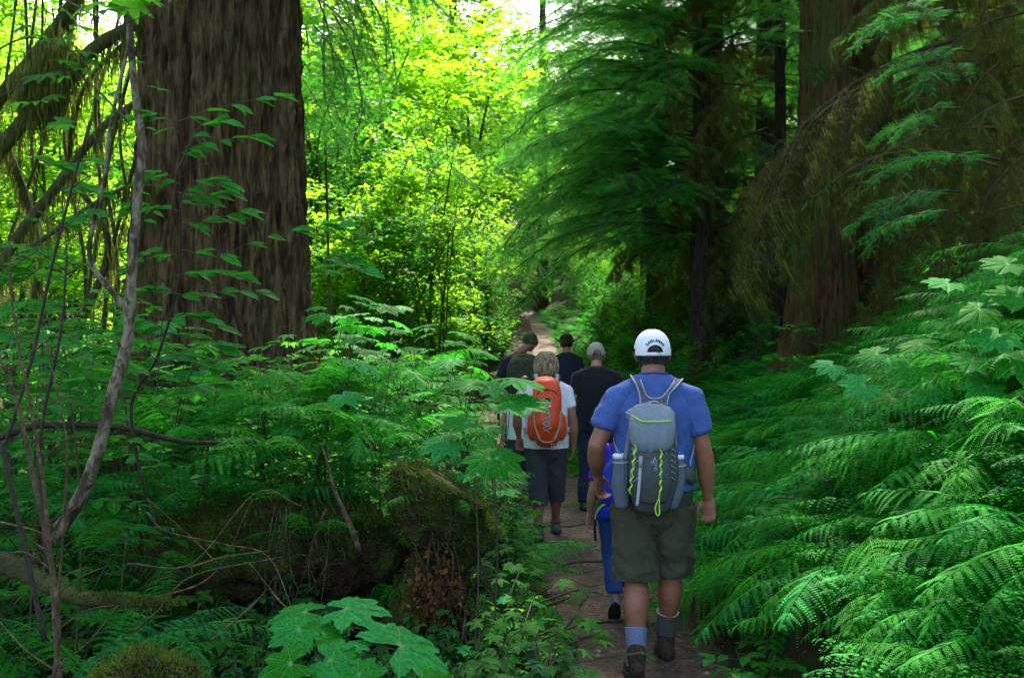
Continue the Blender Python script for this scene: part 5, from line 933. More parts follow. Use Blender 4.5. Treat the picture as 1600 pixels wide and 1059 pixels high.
def person(label, x, y, H, cfg, yaw=0, z=None):
    c = dict(BASE); c.update(cfg); s = H/1.8; t = thing('person', label, 'person', (x, y, gz(x, y)+.012 if z is None else z), (0, 0, R(yaw))); q = lambda v: np.array(v, float)*s
    lf = c.get('lift', 0); ch, wa, pe = c['chest'], c['waist'], c['pelv']; sh = c['sh']; A_ = c['arm']; Lg = c['leg']; bl = []; hd = np.array(c['head'])
    bl.append(etube([q((0, 0, .86)), q((0, 0, .97)), q((0, .0, 1.10)), q((0, -.005, 1.28)), q((0, -.012, 1.38)), q((0, -.005, 1.48))], [pe[0]*s*.92, pe[0]*s, wa[0]*s, ch[0]*s, ch[0]*.93*s, .07*s], [pe[1]*s*.95, pe[1]*s, wa[1]*s, ch[1]*s, ch[1]*.85*s, .06*s], 28))
    bl.append(etube([q((-sh, -.005, 1.40+lf)), q((-sh*.5, -.01, 1.445+lf*.8)), q((0, -.01, c.get('col', 1.512)-.040)), q((sh*.5, -.01, 1.445+lf*.8)), q((sh, -.005, 1.40+lf))], [.053*s, .058*s, .062*s, .058*s, .053*s], [.056*s, .055*s, .06*s, .055*s, .056*s], 16, side=(0, 1, 0)))
    bl.append(etube([q((0, -.01, 1.44)), q((0, .0, 1.54)), q(hd-[0, .02, .04])], [c['neck']*1.3*s, c['neck']*.95*s, c['neck']*.88*s], [c['neck']*1.2*s, c['neck']*s, c['neck']*s], 20))
    bl.append(ell(q(hd), q((.077, .097, .112)), 28)); bl.append(etube([q(hd+[0, .015, -.04]), q(hd+[0, .045, -.095])], [.062*s, .035*s], [.06*s, .03*s], 16))
    bl.append(etube([q(hd+[0, .09, .02]), q(hd+[0, .108, -.025])], [.010*s, .017*s], [.010*s, .015*s], 10)); bl.append(etube([q(hd+[-.022, .088, -.058]), q(hd+[.022, .088, -.058])], [.008*s, .008*s], [.008*s, .008*s], 8, side=(0, 0, 1)))
    for e in (-1, 1): bl.append(etube([q(hd+[e*.080, .002, -.052]), q(hd+[e*.094, -.010, -.015]), q(hd+[e*.093, -.010, .018])], [.008*s, .008*s, .006*s], [.012*s, .021*s, .015*s], 12))
    for e, el, wr in ((-1, c['elbL'], c['wriL']), (1, c['elbR'], c['wriR'])):
        S0 = q((e*sh, -.005, 1.40+lf)); E0 = q(el); W0 = q(wr); m1 = S0*.5+E0*.5; m2 = E0*.62+W0*.38
        bl.append(etube([S0, S0*.7+E0*.3, m1, E0*.92+S0*.08], [.058*s*A_, .055*s*A_, .048*s*A_, .040*s*A_], [.060*s*A_, .058*s*A_, .050*s*A_, .041*s*A_], 18)); bl.append(etube([E0*.95+S0*.05, m2, E0*.2+W0*.8, W0], [.041*s*A_, .043*s*A_, .030*s*A_, .026*s*A_], [.041*s*A_, .043*s*A_, .026*s*A_, .021*s*A_], 18))
        hv = c.get('handL' if e < 0 else 'handR', dict(d=(e*.02, .0, -1), n=(-e*.5, -.7, 0), side=(-e*.6, .8, 0), curl=.75)); bl += hand(W0, hv['d'], hv['n'], hv['side'], s*(1+.08*(A_-1)), hv['curl'])
    for e, kn, an in ((-1, c['knL'], c['anL']), (1, c['knR'], c['anR'])):
        H0 = q((e*c['hip'], 0, .90)); K0 = q(kn); A0 = q(an)
        bl.append(etube([H0, H0*.6+K0*.4, K0*.85+H0*.15, K0], [.088*s*Lg, .080*s*Lg, .062*s*Lg, .055*s*Lg], [.095*s*Lg, .085*s*Lg, .064*s*Lg, .057*s*Lg], 20)); cf = K0*.68+A0*.32-np.array([0, .018*s, 0]); bl.append(etube([K0, cf, K0*.3+A0*.7, A0], [.054*s*Lg, .060*s*Lg, .041*s*Lg, .034*s*Lg], [.055*s*Lg, .064*s*Lg, .043*s*Lg, .038*s*Lg], 20))
        bl.append(etube([A0-[0, 0, .03*s], A0+np.array([0, .10, -.045])*s], [.035*s, .035*s], [.035*s, .025*s], 12))
    body = organic('body', bl, c.get('vox', .008)*s, c.get('sm', 2), c.get('skin', M['skin']), t)
    for e in (-1, 1): mk('eye', *ell(q(hd+[e*.031, .086, .004]), q((.012, .010, .012)), 12)[:2], M['eye'], parent=t)
    # shirt
    st_ = c.get('shirt')
    if st_:
        col_ = c.get('col', 1.512); ex = st_.get('ease', .016); hem = st_.get('hem', .93); sl_ = st_.get('sleeve', .62); bl = []
        bl.append(etube([q((0, 0, hem-.05)), q((0, 0, .97)), q((0, .0, 1.10)), q((0, -.005, 1.28)), q((0, -.012, 1.385)), q((0, -.004, col_-.047)), q((0, 0, col_+.004))], [(pe[0]+ex*1.1)*s, (pe[0]+ex)*s, (wa[0]+ex*1.6)*s, (ch[0]+ex)*s, (ch[0]*1.0+ex*.4)*s, .118*s, .076*s], [(pe[1]+ex*1.1)*s, (pe[1]+ex)*s, (wa[1]+ex*1.6)*s, (ch[1]+ex)*s, (ch[1]*.9+ex*.6)*s, .088*s, .072*s], 32, rounded=False))
        bl.append(etube([q((-sh-.010, -.005, 1.397+lf)), q((-sh*.5, -.01, 1.445+lf*.8)), q((0, -.01, col_-.034)), q((sh*.5, -.01, 1.445+lf*.8)), q((sh+.010, -.005, 1.397+lf))], [.064*s, .070*s, .074*s, .070*s, .064*s], [.064*s, .062*s, .064*s, .062*s, .064*s], 18, side=(0, 1, 0)))
        for e, el, wr in ((-1, c['elbL'], c['wriL']), (1, c['elbR'], c['wriR'])):
            S0 = q((e*(sh-.004), -.005, 1.398+lf)); E0 = q(el); W0 = q(wr); tgt = S0+(E0-S0)*min(1, sl_); k1 = [.065*s*A_, .064*s*A_, (.059+.002*(sl_ < 1))*s*A_]; bl.append(etube([S0, (S0+tgt)/2, tgt], k1, k1, 20, rounded=False))
            if sl_ > 1: bl.append(etube([E0*.97+S0*.03, E0*.5+W0*.5, W0*.95+E0*.05], [.058*s, .052*s, .038*s], [.058*s, .05*s, .036*s], 18, rounded=False))
        sd = st_.get('seed', 1.0); am = st_.get('amp', .008)*s
        def disp(p):
            pz = p/s; low = np.clip((1.45-pz[:, 2])/.45, 0, 1); return .003*s+np.maximum(-.35*am, am)*0+np.maximum(-.004*s, am*(ridge(pz+pz[:, [2, 0, 1]]*.35, (8., 8., 4.5), sd)*(.35+low)+.5*ridge(pz+pz[:, [2, 0, 1]]*.5, (15, 15, 9), sd+3)*(.3+low)))+.0015*vnoise(pz, 30)
        zc = col_*s; sh_o = organic('shirt', bl, c.get('vox', .008)*1.1*s, 9, st_['mat'], t, disp, cut=lambda f_: f_.z < zc and f_.z > (hem-.035)*s)
        # collar band
        a = np.linspace(0, 2*np.pi, 40); cx = np.stack([np.cos(a)*.073*s, np.sin(a)*.068*s-.004*s, np.full(40, col_*s)+.012*s*np.sin(a)*-1], -1); cb = tube(cx, .006*s, 6, False); mk('collar', cb[0], cb[1], st_['mat'], parent=t)
    pn = c.get('pants')
    if pn:
        hl = pn.get('hem', .47); ex = pn.get('ease', .02); bl = [etube([q((0, 0, pn.get('top', 1.0))), q((0, 0, .93)), q((0, .0, .84))], [(pe[0]+.010)*s, (pe[0]+.016)*s, (pe[0]+.01)*s], [(pe[1]+.008)*s, (pe[1]+.02)*s, (pe[1]+.012)*s], 30)]
        for e, kn, an in ((-1, c['knL'], c['anL']), (1, c['knR'], c['anR'])):
            H0 = q((e*c['hip'], 0, .88)); K0 = q(kn); A0 = q(an); w_ = pn.get('w', .105)
            def at_z(z_):
                z_ *= s
                if z_ >= K0[2]: u = (H0[2]-z_)/(H0[2]-K0[2]); return H0+(K0-H0)*u
                u = (K0[2]-z_)/(K0[2]-A0[2]); return K0+(A0-K0)*min(1, u)
            zs = np.linspace(.86, hl-.02, 5); bl.append(etube([at_z(v_) for v_ in zs], np.linspace(.098*Lg+ex*.4, w_, 5)*s, np.linspace(.105*Lg+ex*.4, w_*1.03, 5)*s, 24, rounded=False))
        sd = pn.get('seed', 2.0); am = pn.get('amp', .008)*s
        def disp2(p):
            pz = p/s; return am*(ridge(pz+pz[:, [2, 0, 1]]*.5, (11., 11., 7.), sd)*.8+.6*ridge(pz, (8, 8, 17), sd+5)*np.clip((hl+.3-pz[:, 2])/.3, 0, 1))
        organic('shorts' if hl > .3 else 'trousers', bl, c.get('vox', .008)*1.15*s, 2, pn['mat'], t, disp2, cut=lambda f_: f_.z > (hl-.003)*s)
    for e, kn, an, fy in ((-1, c['knL'], c['anL'], c['footL']), (1, c['knR'], c['anR'], c['footR'])):
        K0 = q(kn); A0 = q(an); sk = c.get('sock'); lab = 'L' if e < 0 else 'R'
        if sk:
            up = nrm(K0-A0); top = sk['top'+lab]*s; Lh = (top-A0[2])/up[2]; n = 26; pts = [A0+up*Lh*v for v in np.linspace(-.15, 1, n)]; so = etube(pts, (.046+.0018*np.sin(np.arange(n)*2.2))*s, (.050+.0018*np.sin(np.arange(n)*2.2))*s, 22, rounded=False) if False else tube(np.array(pts), (np.interp(np.linspace(0, 1, n), [0, .5, 1], [.045, .047, .054])+.0016*np.sin(np.arange(n)*2.4))*s*Lg, 22)
            mk('sock', so[0], so[1], sk['mat'+lab], parent=t)
            if lab == 'R' and 'band' in sk: so = tube(np.array([A0+up*Lh*.985, A0+up*Lh*1.02]), .0565*s*Lg, 22); mk('sock_band', so[0], so[1], sk['band'], parent=t)
        bo_ = c.get('shoe'); tilt = R(fy); f0 = A0+np.array([0, 0, -A0[2]+max(0, A0[2]-.085*s)])  # sole point under the ankle
        def fp(xx, yy, zz): yy2 = yy*math.cos(tilt)+(zz)*math.sin(tilt); zz2 = -yy*math.sin(tilt)+zz*math.cos(tilt); return f0+np.array([xx, yy2, zz2])*s
        hgt = bo_.get('h', .13); bl = [etube([fp(0, -.055, .05), fp(0, 0, .05), fp(e*.005, .10, .042), fp(e*.008, .175, .034)], [.036*s, .041*s, .049*s, .038*s], [.046*s, .050*s, .040*s, .028*s], 20, side=(1, 0, 0)), etube([fp(0, -.012, .05), fp(0, -.008, hgt)], [.045*s, .051*s], [.052*s, .056*s], 20)]
        sho = organic('boot' if hgt > .1 else 'shoe', bl, .007*s, 3, bo_['mat'], t, lambda p: .002*s*vnoise(p/s, 25)); n = 26; a = np.linspace(0, 2*np.pi, n, endpoint=False); ol = []
        for zz in (.0, .026):
            for aa in a: yy = .055+.145*math.cos(aa); wd = (.044+.012*math.sin((yy+.09)*9)) * math.sin(aa); ol.append(fp(wd+e*.004, yy, zz))
        jj = np.arange(n); k2 = (jj+1) % n; mk('sole', np.array(ol), [np.stack([jj, k2, n+k2, n+jj], -1), np.array([list(range(n))[::-1]]), np.array([list(range(n, 2*n))])], bo_['sole'], parent=sho, smooth=False)
        for k in range(4): lc = tube(np.array([fp(-.026, .035+.02*k, .100-.010*k), fp(0, .037+.02*k, .106-.010*k), fp(.026, .035+.02*k, .100-.010*k)]), .003*s, 5); mk('lace', lc[0], lc[1], bo_.get('lace', M['lace']), parent=sho)
    t['_s'] = s; del t['_s']
    return t, s
M['eye'] = fabric('eye_white', (.5, .5, .5), (.6, .6, .6), .2); M['lace'] = fabric('lace_cord', (.03, .02, .02), (.06, .05, .04))
def strands(par, roots_, tips, mat, name='strands', w=.0022, bulge=None, seed=1):
    r_ = np.random.default_rng(seed); n = len(roots_); a = np.asarray(roots_); b_ = np.asarray(tips); mid = (a+b_)/2+(bulge if bulge is not None else 0); tn = nrm(b_-a); sd = nrm(np.cross(tn, r_.normal(0, 1, (n, 3))))*w
    V = np.stack([a-sd, a+sd, mid-sd, mid+sd, b_-sd*.3, b_+sd*.3], 1).reshape(-1, 3); i = np.arange(n)[:, None]*6; Fq = np.concatenate([i+[0, 1, 3, 2], i+[2, 3, 5, 4]]); o = mk(name, V, [Fq], mat, {'rnd': np.repeat(r_.random(n), 6)}, parent=par); o['kind'] = 'stuff'; return o
def shell(par, name, c, r, keep, mat, nu=120, nv=70, disp=None, thick=0):
    th = np.linspace(0, 2*np.pi, nu, endpoint=False); ph = np.linspace(.03, np.pi-.03, nv); Tt, Ph = np.meshgrid(th, ph); D = np.stack([np.sin(Ph)*np.cos(Tt), np.sin(Ph)*np.sin(Tt), np.cos(Ph)], -1); rr = np.ones(Ph.shape) if disp is None else disp(D); V = (np.array(c)+D*np.array(r)*rr[..., None]).reshape(-1, 3)
    i = np.arange(nv-1)[:, None]*nu; j = np.arange(nu)[None]; j2 = (j+1) % nu; Q = np.stack([i+j, i+nu+j, i+nu+j2, i+j2], -1).reshape(-1, 4); cen = V[Q].mean(1); Q = Q[keep(cen)]
    o = mk(name, V, [Q], mat, parent=par)
    if thick: md = o.modifiers.new('thickness', 'SOLIDIFY'); md.thickness = thick; md.offset = 1
    return o
def cap(par, hd, s, mat, under, visor=True, opening=True, band=0.0, zcut=-.012, k=1.0, strapmat=None):
    """baseball cap seen from behind: dome, rear arch, strap, visor, button"""
    c = np.array(hd)*s+np.array([0, .002, -.008])*s; r = np.array([.0925, .112, .125])*s*k
    def keep(p):
        q = (p-c)/s; zb = zcut+.10*np.maximum(q[:, 1], 0)*.2; kk = q[:, 2] > zb
        if opening: a = np.clip(1-(q[:, 0]/.044)**2, 0, 1); kk &= ~((q[:, 1] < 0) & (np.abs(q[:, 0]) < .044) & (q[:, 2] < zcut+.022+.040*np.sqrt(a)) & (q[:, 2] > zcut+.018))
        return kk
    cr = thing_part(par, 'cap', c); dome = shell(cr, 'crown', (0, 0, 0), r, lambda p: keep(p+c), mat, 200, 130, thick=.002*s, disp=lambda D: 1+.055*np.sqrt(np.clip(1-D[..., 2]**2, 0, 1))*np.clip(D[..., 2], 0, 1)*2*.8-.010*np.abs(np.cos(np.arctan2(D[..., 1], D[..., 0])*3+np.pi/2*0))**14*np.sin(np.arccos(D[..., 2]))-.05*np.clip(D[..., 2]-.7, 0, 1))
    def on(x_, z_, off=.001):
        q = 1.0
        for _ in range(6): Dz = z_*s/(r[2]*q); Dx = x_*s/(r[0]*q); q = 1+.088*math.sqrt(max(0, 1-Dz*Dz))*max(0, Dz)
        return np.array([x_*s, -r[1]*q*math.sqrt(max(0, 1-Dz*Dz-Dx*Dx))-(off+.0022)*s, z_*s])
    if opening:
        a = np.linspace(0, np.pi, 26); tb = tube(np.array([on(.044*math.cos(v), zcut+.020+.040*math.sin(v)) for v in a]), .0028*s, 6); mk('rear_trim', tb[0], tb[1], mat, parent=cr)
        a = np.linspace(-.048, .048, 16); E = [on(v, zcut+.019, .002) for v in a]; E2 = [on(v, zcut+.001, .002) for v in a]; n = len(a); i = np.arange(n-1); so = mk('strap', np.array(E+E2), [np.stack([i, i+n, i+n+1, i+1], -1)], strapmat or mat, parent=cr); md = so.modifiers.new('thickness', 'SOLIDIFY'); md.thickness = .003*s
        b_ = on(.012, zcut+.010, .006); tb = tube(np.array([b_+[0, 0, .008*s], b_+[.014*s, 0, .008*s], b_+[.014*s, 0, -.008*s], b_+[0, 0, -.008*s], b_+[0, 0, .008*s]]), .0016*s, 5); mk('buckle', tb[0], tb[1], M['buckle'], parent=cr)
    tb = _ell(np.array([0, 0, r[2]*.955]), np.array([.009, .009, .006])*s, 12); mk('button', tb[0], tb[1], mat, parent=cr)
    if visor:
        u = np.linspace(-1, 1, 17); w_ = np.linspace(0, 1, 7); U, W_ = np.meshgrid(u, w_); X_ = U*.082*s*(1-.15*W_); Y_ = (.072+(.085*(1-U**2)**.5*W_)+.036*(1-np.abs(U)**2))*s; Z_ = (zcut+.006-.018*U**2*1.2-.02*W_)*s; i = (np.arange(6)[:, None]*17+np.arange(16)[None]).ravel(); vo = mk('visor', np.stack([X_, Y_, Z_], -1).reshape(-1, 3), [np.stack([i, i+1, i+18, i+17], -1)], under, parent=cr); md = vo.modifiers.new('thickness', 'SOLIDIFY'); md.thickness = .004*s
    return cr, c, on
def thing_part(par, name, loc):
    o = bpy.data.objects.new(name, None); C.objects.link(o); o.parent = par; o.location = loc; return o
def ribbon(par, name, A_, B_, mat, th=.006, n=30, face=(0, -1, 0), puff=0.0):
    """flat strap between two edge lines, with thickness"""
    a = spline(A_, n); b_ = spline(B_, n); m_ = 5; w_ = np.linspace(0, 1, m_); f_ = np.array(face, float)
    top = a[:, None]*(1-w_)[None, :, None]+b_[:, None]*w_[None, :, None]+f_*(th*.5+puff*np.sin(w_*np.pi))[None, :, None]; bot = top-f_*(th+puff*0)
    V = np.concatenate([top.reshape(-1, 3), bot.reshape(-1, 3)]); i = (np.arange(n-1)[:, None]*m_+np.arange(m_-1)[None]).ravel(); o_ = n*m_; k = np.arange(n-1)*m_; e = np.arange(m_-1)
    Fs = [np.concatenate([np.stack([i, i+m_, i+m_+1, i+1], -1), np.stack([i, i+1, i+m_+1, i+m_], -1)+o_, np.stack([k, k+o_, k+m_+o_, k+m_], -1), np.stack([k+m_-1, k+m_+m_-1, k+m_+m_-1+o_, k+m_-1+o_], -1), np.stack([e, e+1, e+1+o_, e+o_], -1), np.stack([e, e+o_, e+1+o_, e+1], -1)+(n-1)*m_])]
    return mk(name, V, Fs, mat, parent=par)
def cord(par, name, pts, r, mat, n=None, seg=6, lin=False):
    q = spline(pts, n or len(pts)*6) if not lin else np.stack([np.interp(np.linspace(0, len(pts)-1, len(pts)*8), range(len(pts)), np.array(pts)[:, k]) for k in range(3)], -1)
    tb = tube(q, r, seg); return mk(name, tb[0], tb[1], mat, parent=par)
M['buckle'] = fabric('grey_plastic_buckle', (.25, .25, .26), (.3, .3, .31), .4); M['black'] = fabric('black_cotton', (.006, .006, .009), (.014, .014, .018), sheen=.1)
M['blue_tee'] = fabric('heathered_blue_jersey', (.020, .055, .22), (.085, .155, .40), .9, 420, .3, 40); M['khaki_dark'] = fabric('olive_grey_shorts_cloth', (.040, .043, .026), (.062, .064, .040), .85, 200, .3, 30)
M['white_cloth'] = fabric('white_cap_cotton', (.72, .74, .78), (.82, .84, .86), .85, 300, .2, 60); M['navy'] = fabric('navy_thread', (.01, .012, .04), (.02, .025, .07))
M['sockb'] = fabric('blue_grey_ribbed_sock', (.10, .13, .25), (.22, .26, .40), .95, 300, .8, 120); M['sockg'] = fabric('grey_green_sock', (.05, .06, .055), (.10, .11, .10), .95, 300, .8, 120); M['cream'] = fabric('cream_knit', (.4, .36, .24), (.55, .5, .36))
M['bootm'] = fabric('brown_suede_boot', (.035, .022, .015), (.075, .05, .035), .9, 60, .6, 50); M['solem'] = fabric('dark_rubber_sole', (.012, .011, .010), (.03, .028, .026), .8, 40)
# ---- the man in the blue shirt
X0, Y0 = .752, 5.3
man, s = person('man in blue t-shirt, white cap and olive shorts walking away nearest the camera', X0, Y0, 1.80, dict(vox=.0064, sm=4, lift=.022, col=1.550, sh=.190, chest=(.187, .135), waist=(.168, .128), pelv=(.182, .130), arm=1.12, leg=1.08, neck=.070, hip=.105,
    elbL=(-.312, -.05, 1.165), wriL=(-.285, .13, .99), elbR=(.268, -.04, 1.12), wriR=(.298, .03, .885), knL=(-.10, -.06, .50), anL=(-.115, -.19, .085), knR=(.10, .04, .50), anR=(.085, .13, .085), head=(.0, .035, 1.668),
    handL=dict(d=(.15, .35, -1), n=(.7, -.5, 0), side=(.4, .9, .2), curl=.8), handR=dict(d=(.02, -.06, -1), n=(-.35, -.9, 0), side=(-.8, .4, 0), curl=1.0),
    shirt=dict(mat=M['blue_tee'], ease=.016, hem=.985, sleeve=.60, amp=.022, seed=4.2), pants=dict(mat=M['khaki_dark'], hem=.485, w=.108, amp=.022, seed=6), sock=dict(topL=.245, topR=.262, matL=M['sockb'], matR=M['sockg'], band=M['cream']), shoe=dict(mat=M['bootm'], sole=M['solem'], h=.135)))
hd = (.0, .035, 1.668); hp_ = np.array(hd)
hc = thing_part(man, 'hair', hp_)
shell(hc, 'hair_cap', (0, 0, 0), (.080, .103, .113), lambda p: (p[:, 2] > -.074+.012*np.abs(p[:, 0])/.08+.35*np.maximum(p[:, 1]+.01, 0)) & (p[:, 1] < .065) & ((p[:, 1] < .03) | (p[:, 2] > .02)), M['hair_dark'], 140, 90, disp=lambda D: 1+.02*fbm(D*np.array([14, 14, 4.]), 1, 2))
r_ = np.random.default_rng(3); n = 5200; a = r_.uniform(np.pi*.98, np.pi*2.02, n); zz = r_.uniform(-.074, .02, n); k_ = np.sqrt(np.clip(1-(zz/.113)**2, 0, 1)); rt = np.stack([np.cos(a)*.0795*k_, np.sin(a)*.1025*k_+.0, zz], -1); tp = rt*np.array([1.03, 1.03, 1])+np.stack([r_.normal(0, .004, n), r_.normal(0, .003, n), -.016-r_.random(n)*.010], -1)*np.array([1, 1, 1]); tp[:, :2] *= np.where(zz < -.045, .94, 1.0)[:, None]
strands(hc, rt, tp, M['hair_dark'], w=.0012, seed=4)
capo, cc, on = cap(man, hd, 1.0, M['white_cloth'], M['white_cloth'], k=1.03); capo['label'] = 'white baseball cap with navy lettering over the rear opening'
word = 'EAGLEMAN'; Ra = .058
for k, chh in enumerate(word):
    cu = bpy.data.curves.new('letter', 'FONT'); cu.body = chh; cu.size = .0185; cu.align_x = 'CENTER'; cu.extrude = 0; cu.offset = .0010; lo = bpy.data.objects.new('tmp', cu); C.objects.link(lo); bpy.context.view_layer.update()
    m2 = bpy.data.meshes.new_from_object(lo.evaluated_get(bpy.context.evaluated_depsgraph_get())); bpy.data.objects.remove(lo); an_ = R(90-(k-3.5)*14.2); cx_, cz_ = math.cos(an_)*Ra*.86, math.sin(an_)*Ra+.006; ro = an_-R(90)
    for v in m2.vertices: xl, yl = v.co.x, v.co.y; v.co = on(cx_+xl*math.cos(ro)-yl*math.sin(ro), cz_+xl*math.sin(ro)+yl*math.cos(ro), .0042)
    m2.materials.clear(); m2.materials.append(M['navy']); m2.name = 'letter'; ob('letter', m2, capo)
mk('side_badge', *tube(np.array([[-.0955, -.022, .010], [-.0955, -.022, .026]]), .007, 8)[:2], M['navy'], parent=capo)
wt = tube(np.array([[-.300, .10, 1.0]])+np.stack([.031*np.cos(np.linspace(0, 6.28, 20)), .02*np.sin(np.linspace(0, 6.28, 20)), .024*np.sin(np.linspace(0, 6.28, 20))], -1), .006, 6)
# ---- his grey day pack (a thing of its own)
M['pk'] = fabric('blue_grey_ripstop', (.13, .175, .22), (.21, .26, .32), .55, 300, .5, 22, .0, .3); M['pkd'] = fabric('dark_grey_ripstop', (.045, .055, .06), (.065, .075, .08), .6, 300, .5, 24, .0, .3); M['pkm'] = fabric('dark_stretch_mesh', (.06, .08, .11), (.15, .18, .23), .8, 500, .8, 300)
M['lime'] = fabric('lime_webbing', (.30, .58, .03), (.42, .75, .06), .6); M['yoke'] = fabric('purple_grey_spacer_mesh', (.045, .045, .10), (.15, .15, .24), .9, 190, 1.0, 190); M['pipe'] = fabric('pale_grey_binding', (.28, .31, .36), (.36, .39, .44), .7)
M['bottle_w'] = fabric('white_plastic', (.7, .72, .75), (.78, .8, .82), .3, spec=.5); M['bottle_b'] = fabric('blue_plastic', (.02, .05, .5), (.03, .08, .6), .3, spec=.5); M['silver'] = fabric('silver_webbing', (.35, .36, .42), (.45, .46, .52), .5)
pk = thing('backpack', 'grey day pack with lime zip and cords on the back of the man in blue', 'backpack', man.location.copy())
oz = man.location.z
def K(px, py, yl): v = P(px, py, Y0+yl); return np.array([v.x-X0, yl, v.z-oz])
def kk(px, py, yl=None): return K(px, py, yl)
def wrinkle(a, sc=(9, 9, 4), sd=0): return lambda p: a*ridge(p, sc, sd)+.0012*vnoise(p, 40)
organic('main_body', [etube([K(1020, 642, -.20), K(1020, 680, -.21), K(1020, 740, -.215), K(1018, 785, -.20)], [.095, .115, .125, .10], [.05, .062, .075, .06], 26, sq=.7)], .006, 3, M['pkd'], pk, wrinkle(.006, (8, 8, 6), 3))
organic('top_pocket', [etube([K(1019, 644, -.235), K(1019, 665, -.262), K(1019, 690, -.262), K(1019, 700, -.245)], [.104, .112, .100, .070], [.042, .052, .056, .040], 26, sq=.75), etube([K(990, 648, -.22), K(1046, 648, -.22)], [.03, .03], [.03, .03], 14, side=(0, 1, 0))], .005, 3, M['pk'], pk, wrinkle(.011, (18, 8, 4), 8))
organic('front_panel', [etube([K(1018, 712, -.275), K(1018, 745, -.285), K(1016, 778, -.27)], [.085, .10, .088], [.03, .034, .03], 26, sq=.7)], .006, 3, M['pkd'], pk, wrinkle(.006, (9, 9, 7), 12))
organic('upper_panel', [etube([K(1018, 702, -.255), K(1018, 722, -.282)], [.100, .080], [.03, .03], 22)], .006, 3, M['pk'], pk, wrinkle(.005, (9, 9, 7), 17))
organic('side_pocket', [etube([K(971, 722, -.19), K(970, 755, -.19), K(972, 785, -.19)], [.042, .046, .038], [.048, .052, .042], 18)], .005, 2, M['pkm'], pk, lambda p: .003*np.sin(p[:, 0]*330)*np.clip((p[:, 2]-.95)*8, 0, 1)+.002*vnoise(p, 20))
organic('side_pocket', [etube([K(1057, 728, -.19), K(1056, 755, -.19), K(1050, 785, -.19)], [.040, .046, .038], [.048, .052, .042], 18)], .005, 2, M['pkm'], pk, lambda p: .003*np.sin(p[:, 0]*330)*np.clip((p[:, 2]-.95)*8, 0, 1)+.002*vnoise(p, 20))
organic('hip_wing', [etube([K(1066, 735, -.16), K(1078, 740, -.12), K(1082, 748, -.02)], [.018, .022, .02], [.05, .05, .04], 14)], .006, 3, M['pkd'], pk, None)
for px in (971, 1057):
    a = np.linspace(0, 6.283, 24); c_ = K(px, 721 if px < 1000 else 727, -.19); cord(pk, 'pocket_elastic', [c_+[.043*math.cos(v), .049*math.sin(v), .003*math.cos(v)] for v in a], .004, M['pipe'], 48)
    b0 = K(px-2 if px < 1000 else px+1, 730, -.195); b1 = K(px-4 if px < 1000 else px+2, 706 if px < 1000 else 708, -.195); bt = thing('water_bottle', 'white and blue bottle in the %s side pocket of the grey pack' % ('left' if px < 1000 else 'right'), 'bottle', tuple(b0+np.array(pk.location))); d_ = b1-b0
    t_ = tube(np.array([[0, 0, -.06], [0, 0, 0], d_*.55, d_*.62, d_*.7]), [.030, .032, .032, .030, .022], 18); mk('bottle_body', t_[0], t_[1], M['pkm'], parent=bt); t_ = tube(np.array([d_*.62, d_*.86, d_*.92]), [.034, .034, .028], 18); mk('cap', t_[0], t_[1], M['bottle_w'], parent=bt); t_ = tube(np.array([d_*.92, d_*1.08+[.012, 0, 0]]), [.016, .013], 12); mk('spout', t_[0], t_[1], M['bottle_b'], parent=bt)
def ysurf(px, py): return -.315 if py > 650 else -.30
cord(pk, 'zip', [K(986, 649, -.292), K(994, 653, -.31), K(1004, 658, -.324), K(1020, 658.5, -.328), K(1036, 658.5, -.324), K(1048, 657, -.305)], .0042, M['lime'], 40); cord(pk, 'zip_pull', [K(987, 650, -.30), K(982, 646, -.305), K(977, 643.5, -.30)], .0035, M['pipe'])
zg = lambda x0, y0_, x1, y1, n, am, yl: [K(x0+(x1-x0)*v+am*(1 if k % 2 else -1), y0_+(y1-y0_)*v, yl+.006*(1 if k % 2 else -1)) for k, v in enumerate(np.linspace(0, 1, n))]
def lace(pts, mat, w_=.006): A_ = np.array(pts); return ribbon(pk, 'daisy_chain', A_-[w_, 0, 0], A_+[w_, 0, 0], mat, .003, len(pts)*5)
lace(zg(993, 694, 984, 772, 12, 1.6, -.318), M['lime'], .0045); lace(zg(1033, 702, 1032, 768, 11, 1.2, -.325), M['lime'], .0048)
cord(pk, 'pull_loop', [K(1031, 768, -.325), K(1029, 780, -.32), K(1024, 792, -.31), K(1026, 804, -.31), K(1030, 803, -.31), K(1030, 790, -.31), K(1030, 780, -.32)], .004, M['lime'], 40)
ribbon(pk, 'strap', [K(998, 730, -.325), K(996, 760, -.325), K(993, 789, -.31)], [K(1003, 730, -.325), K(1000.5, 760, -.325), K(997.5, 790, -.31)], M['silver'], .003, 20)
mk('clip', *tube(np.array([K(1001, 712, -.32), K(1001, 730, -.325)]), .011, 8)[:2], M['buckle'], parent=pk)
for (a, b_) in (((1023, 714), (1025, 728)), ((1024, 730), (1025, 735))): cord(pk, 'cord_lock', [K(a[0], a[1], -.326), K(a[0]+2.5, (a[1]+b_[1])/2, -.33), K(b_[0], b_[1], -.326), K(a[0]-2, (a[1]+b_[1])/2, -.33), K(a[0], a[1], -.326)], .0022, M['pipe'], 20)
cord(pk, 'bungee', [K(1001, 716, -.325), K(990, 726, -.32), K(985, 742, -.315), K(989, 752, -.32), K(997, 745, -.325)], .0018, M['pipe'], 40)
for sx in (-1, 1):
    for k in range(6): y1 = 700+k*9; cord(pk, 'side_lacing', [K(1019+sx*30, y1, -.30), K(1019+sx*37, y1+5, -.27)], .002, M['pipe'] if sx > 0 else M['pkm'], 6)
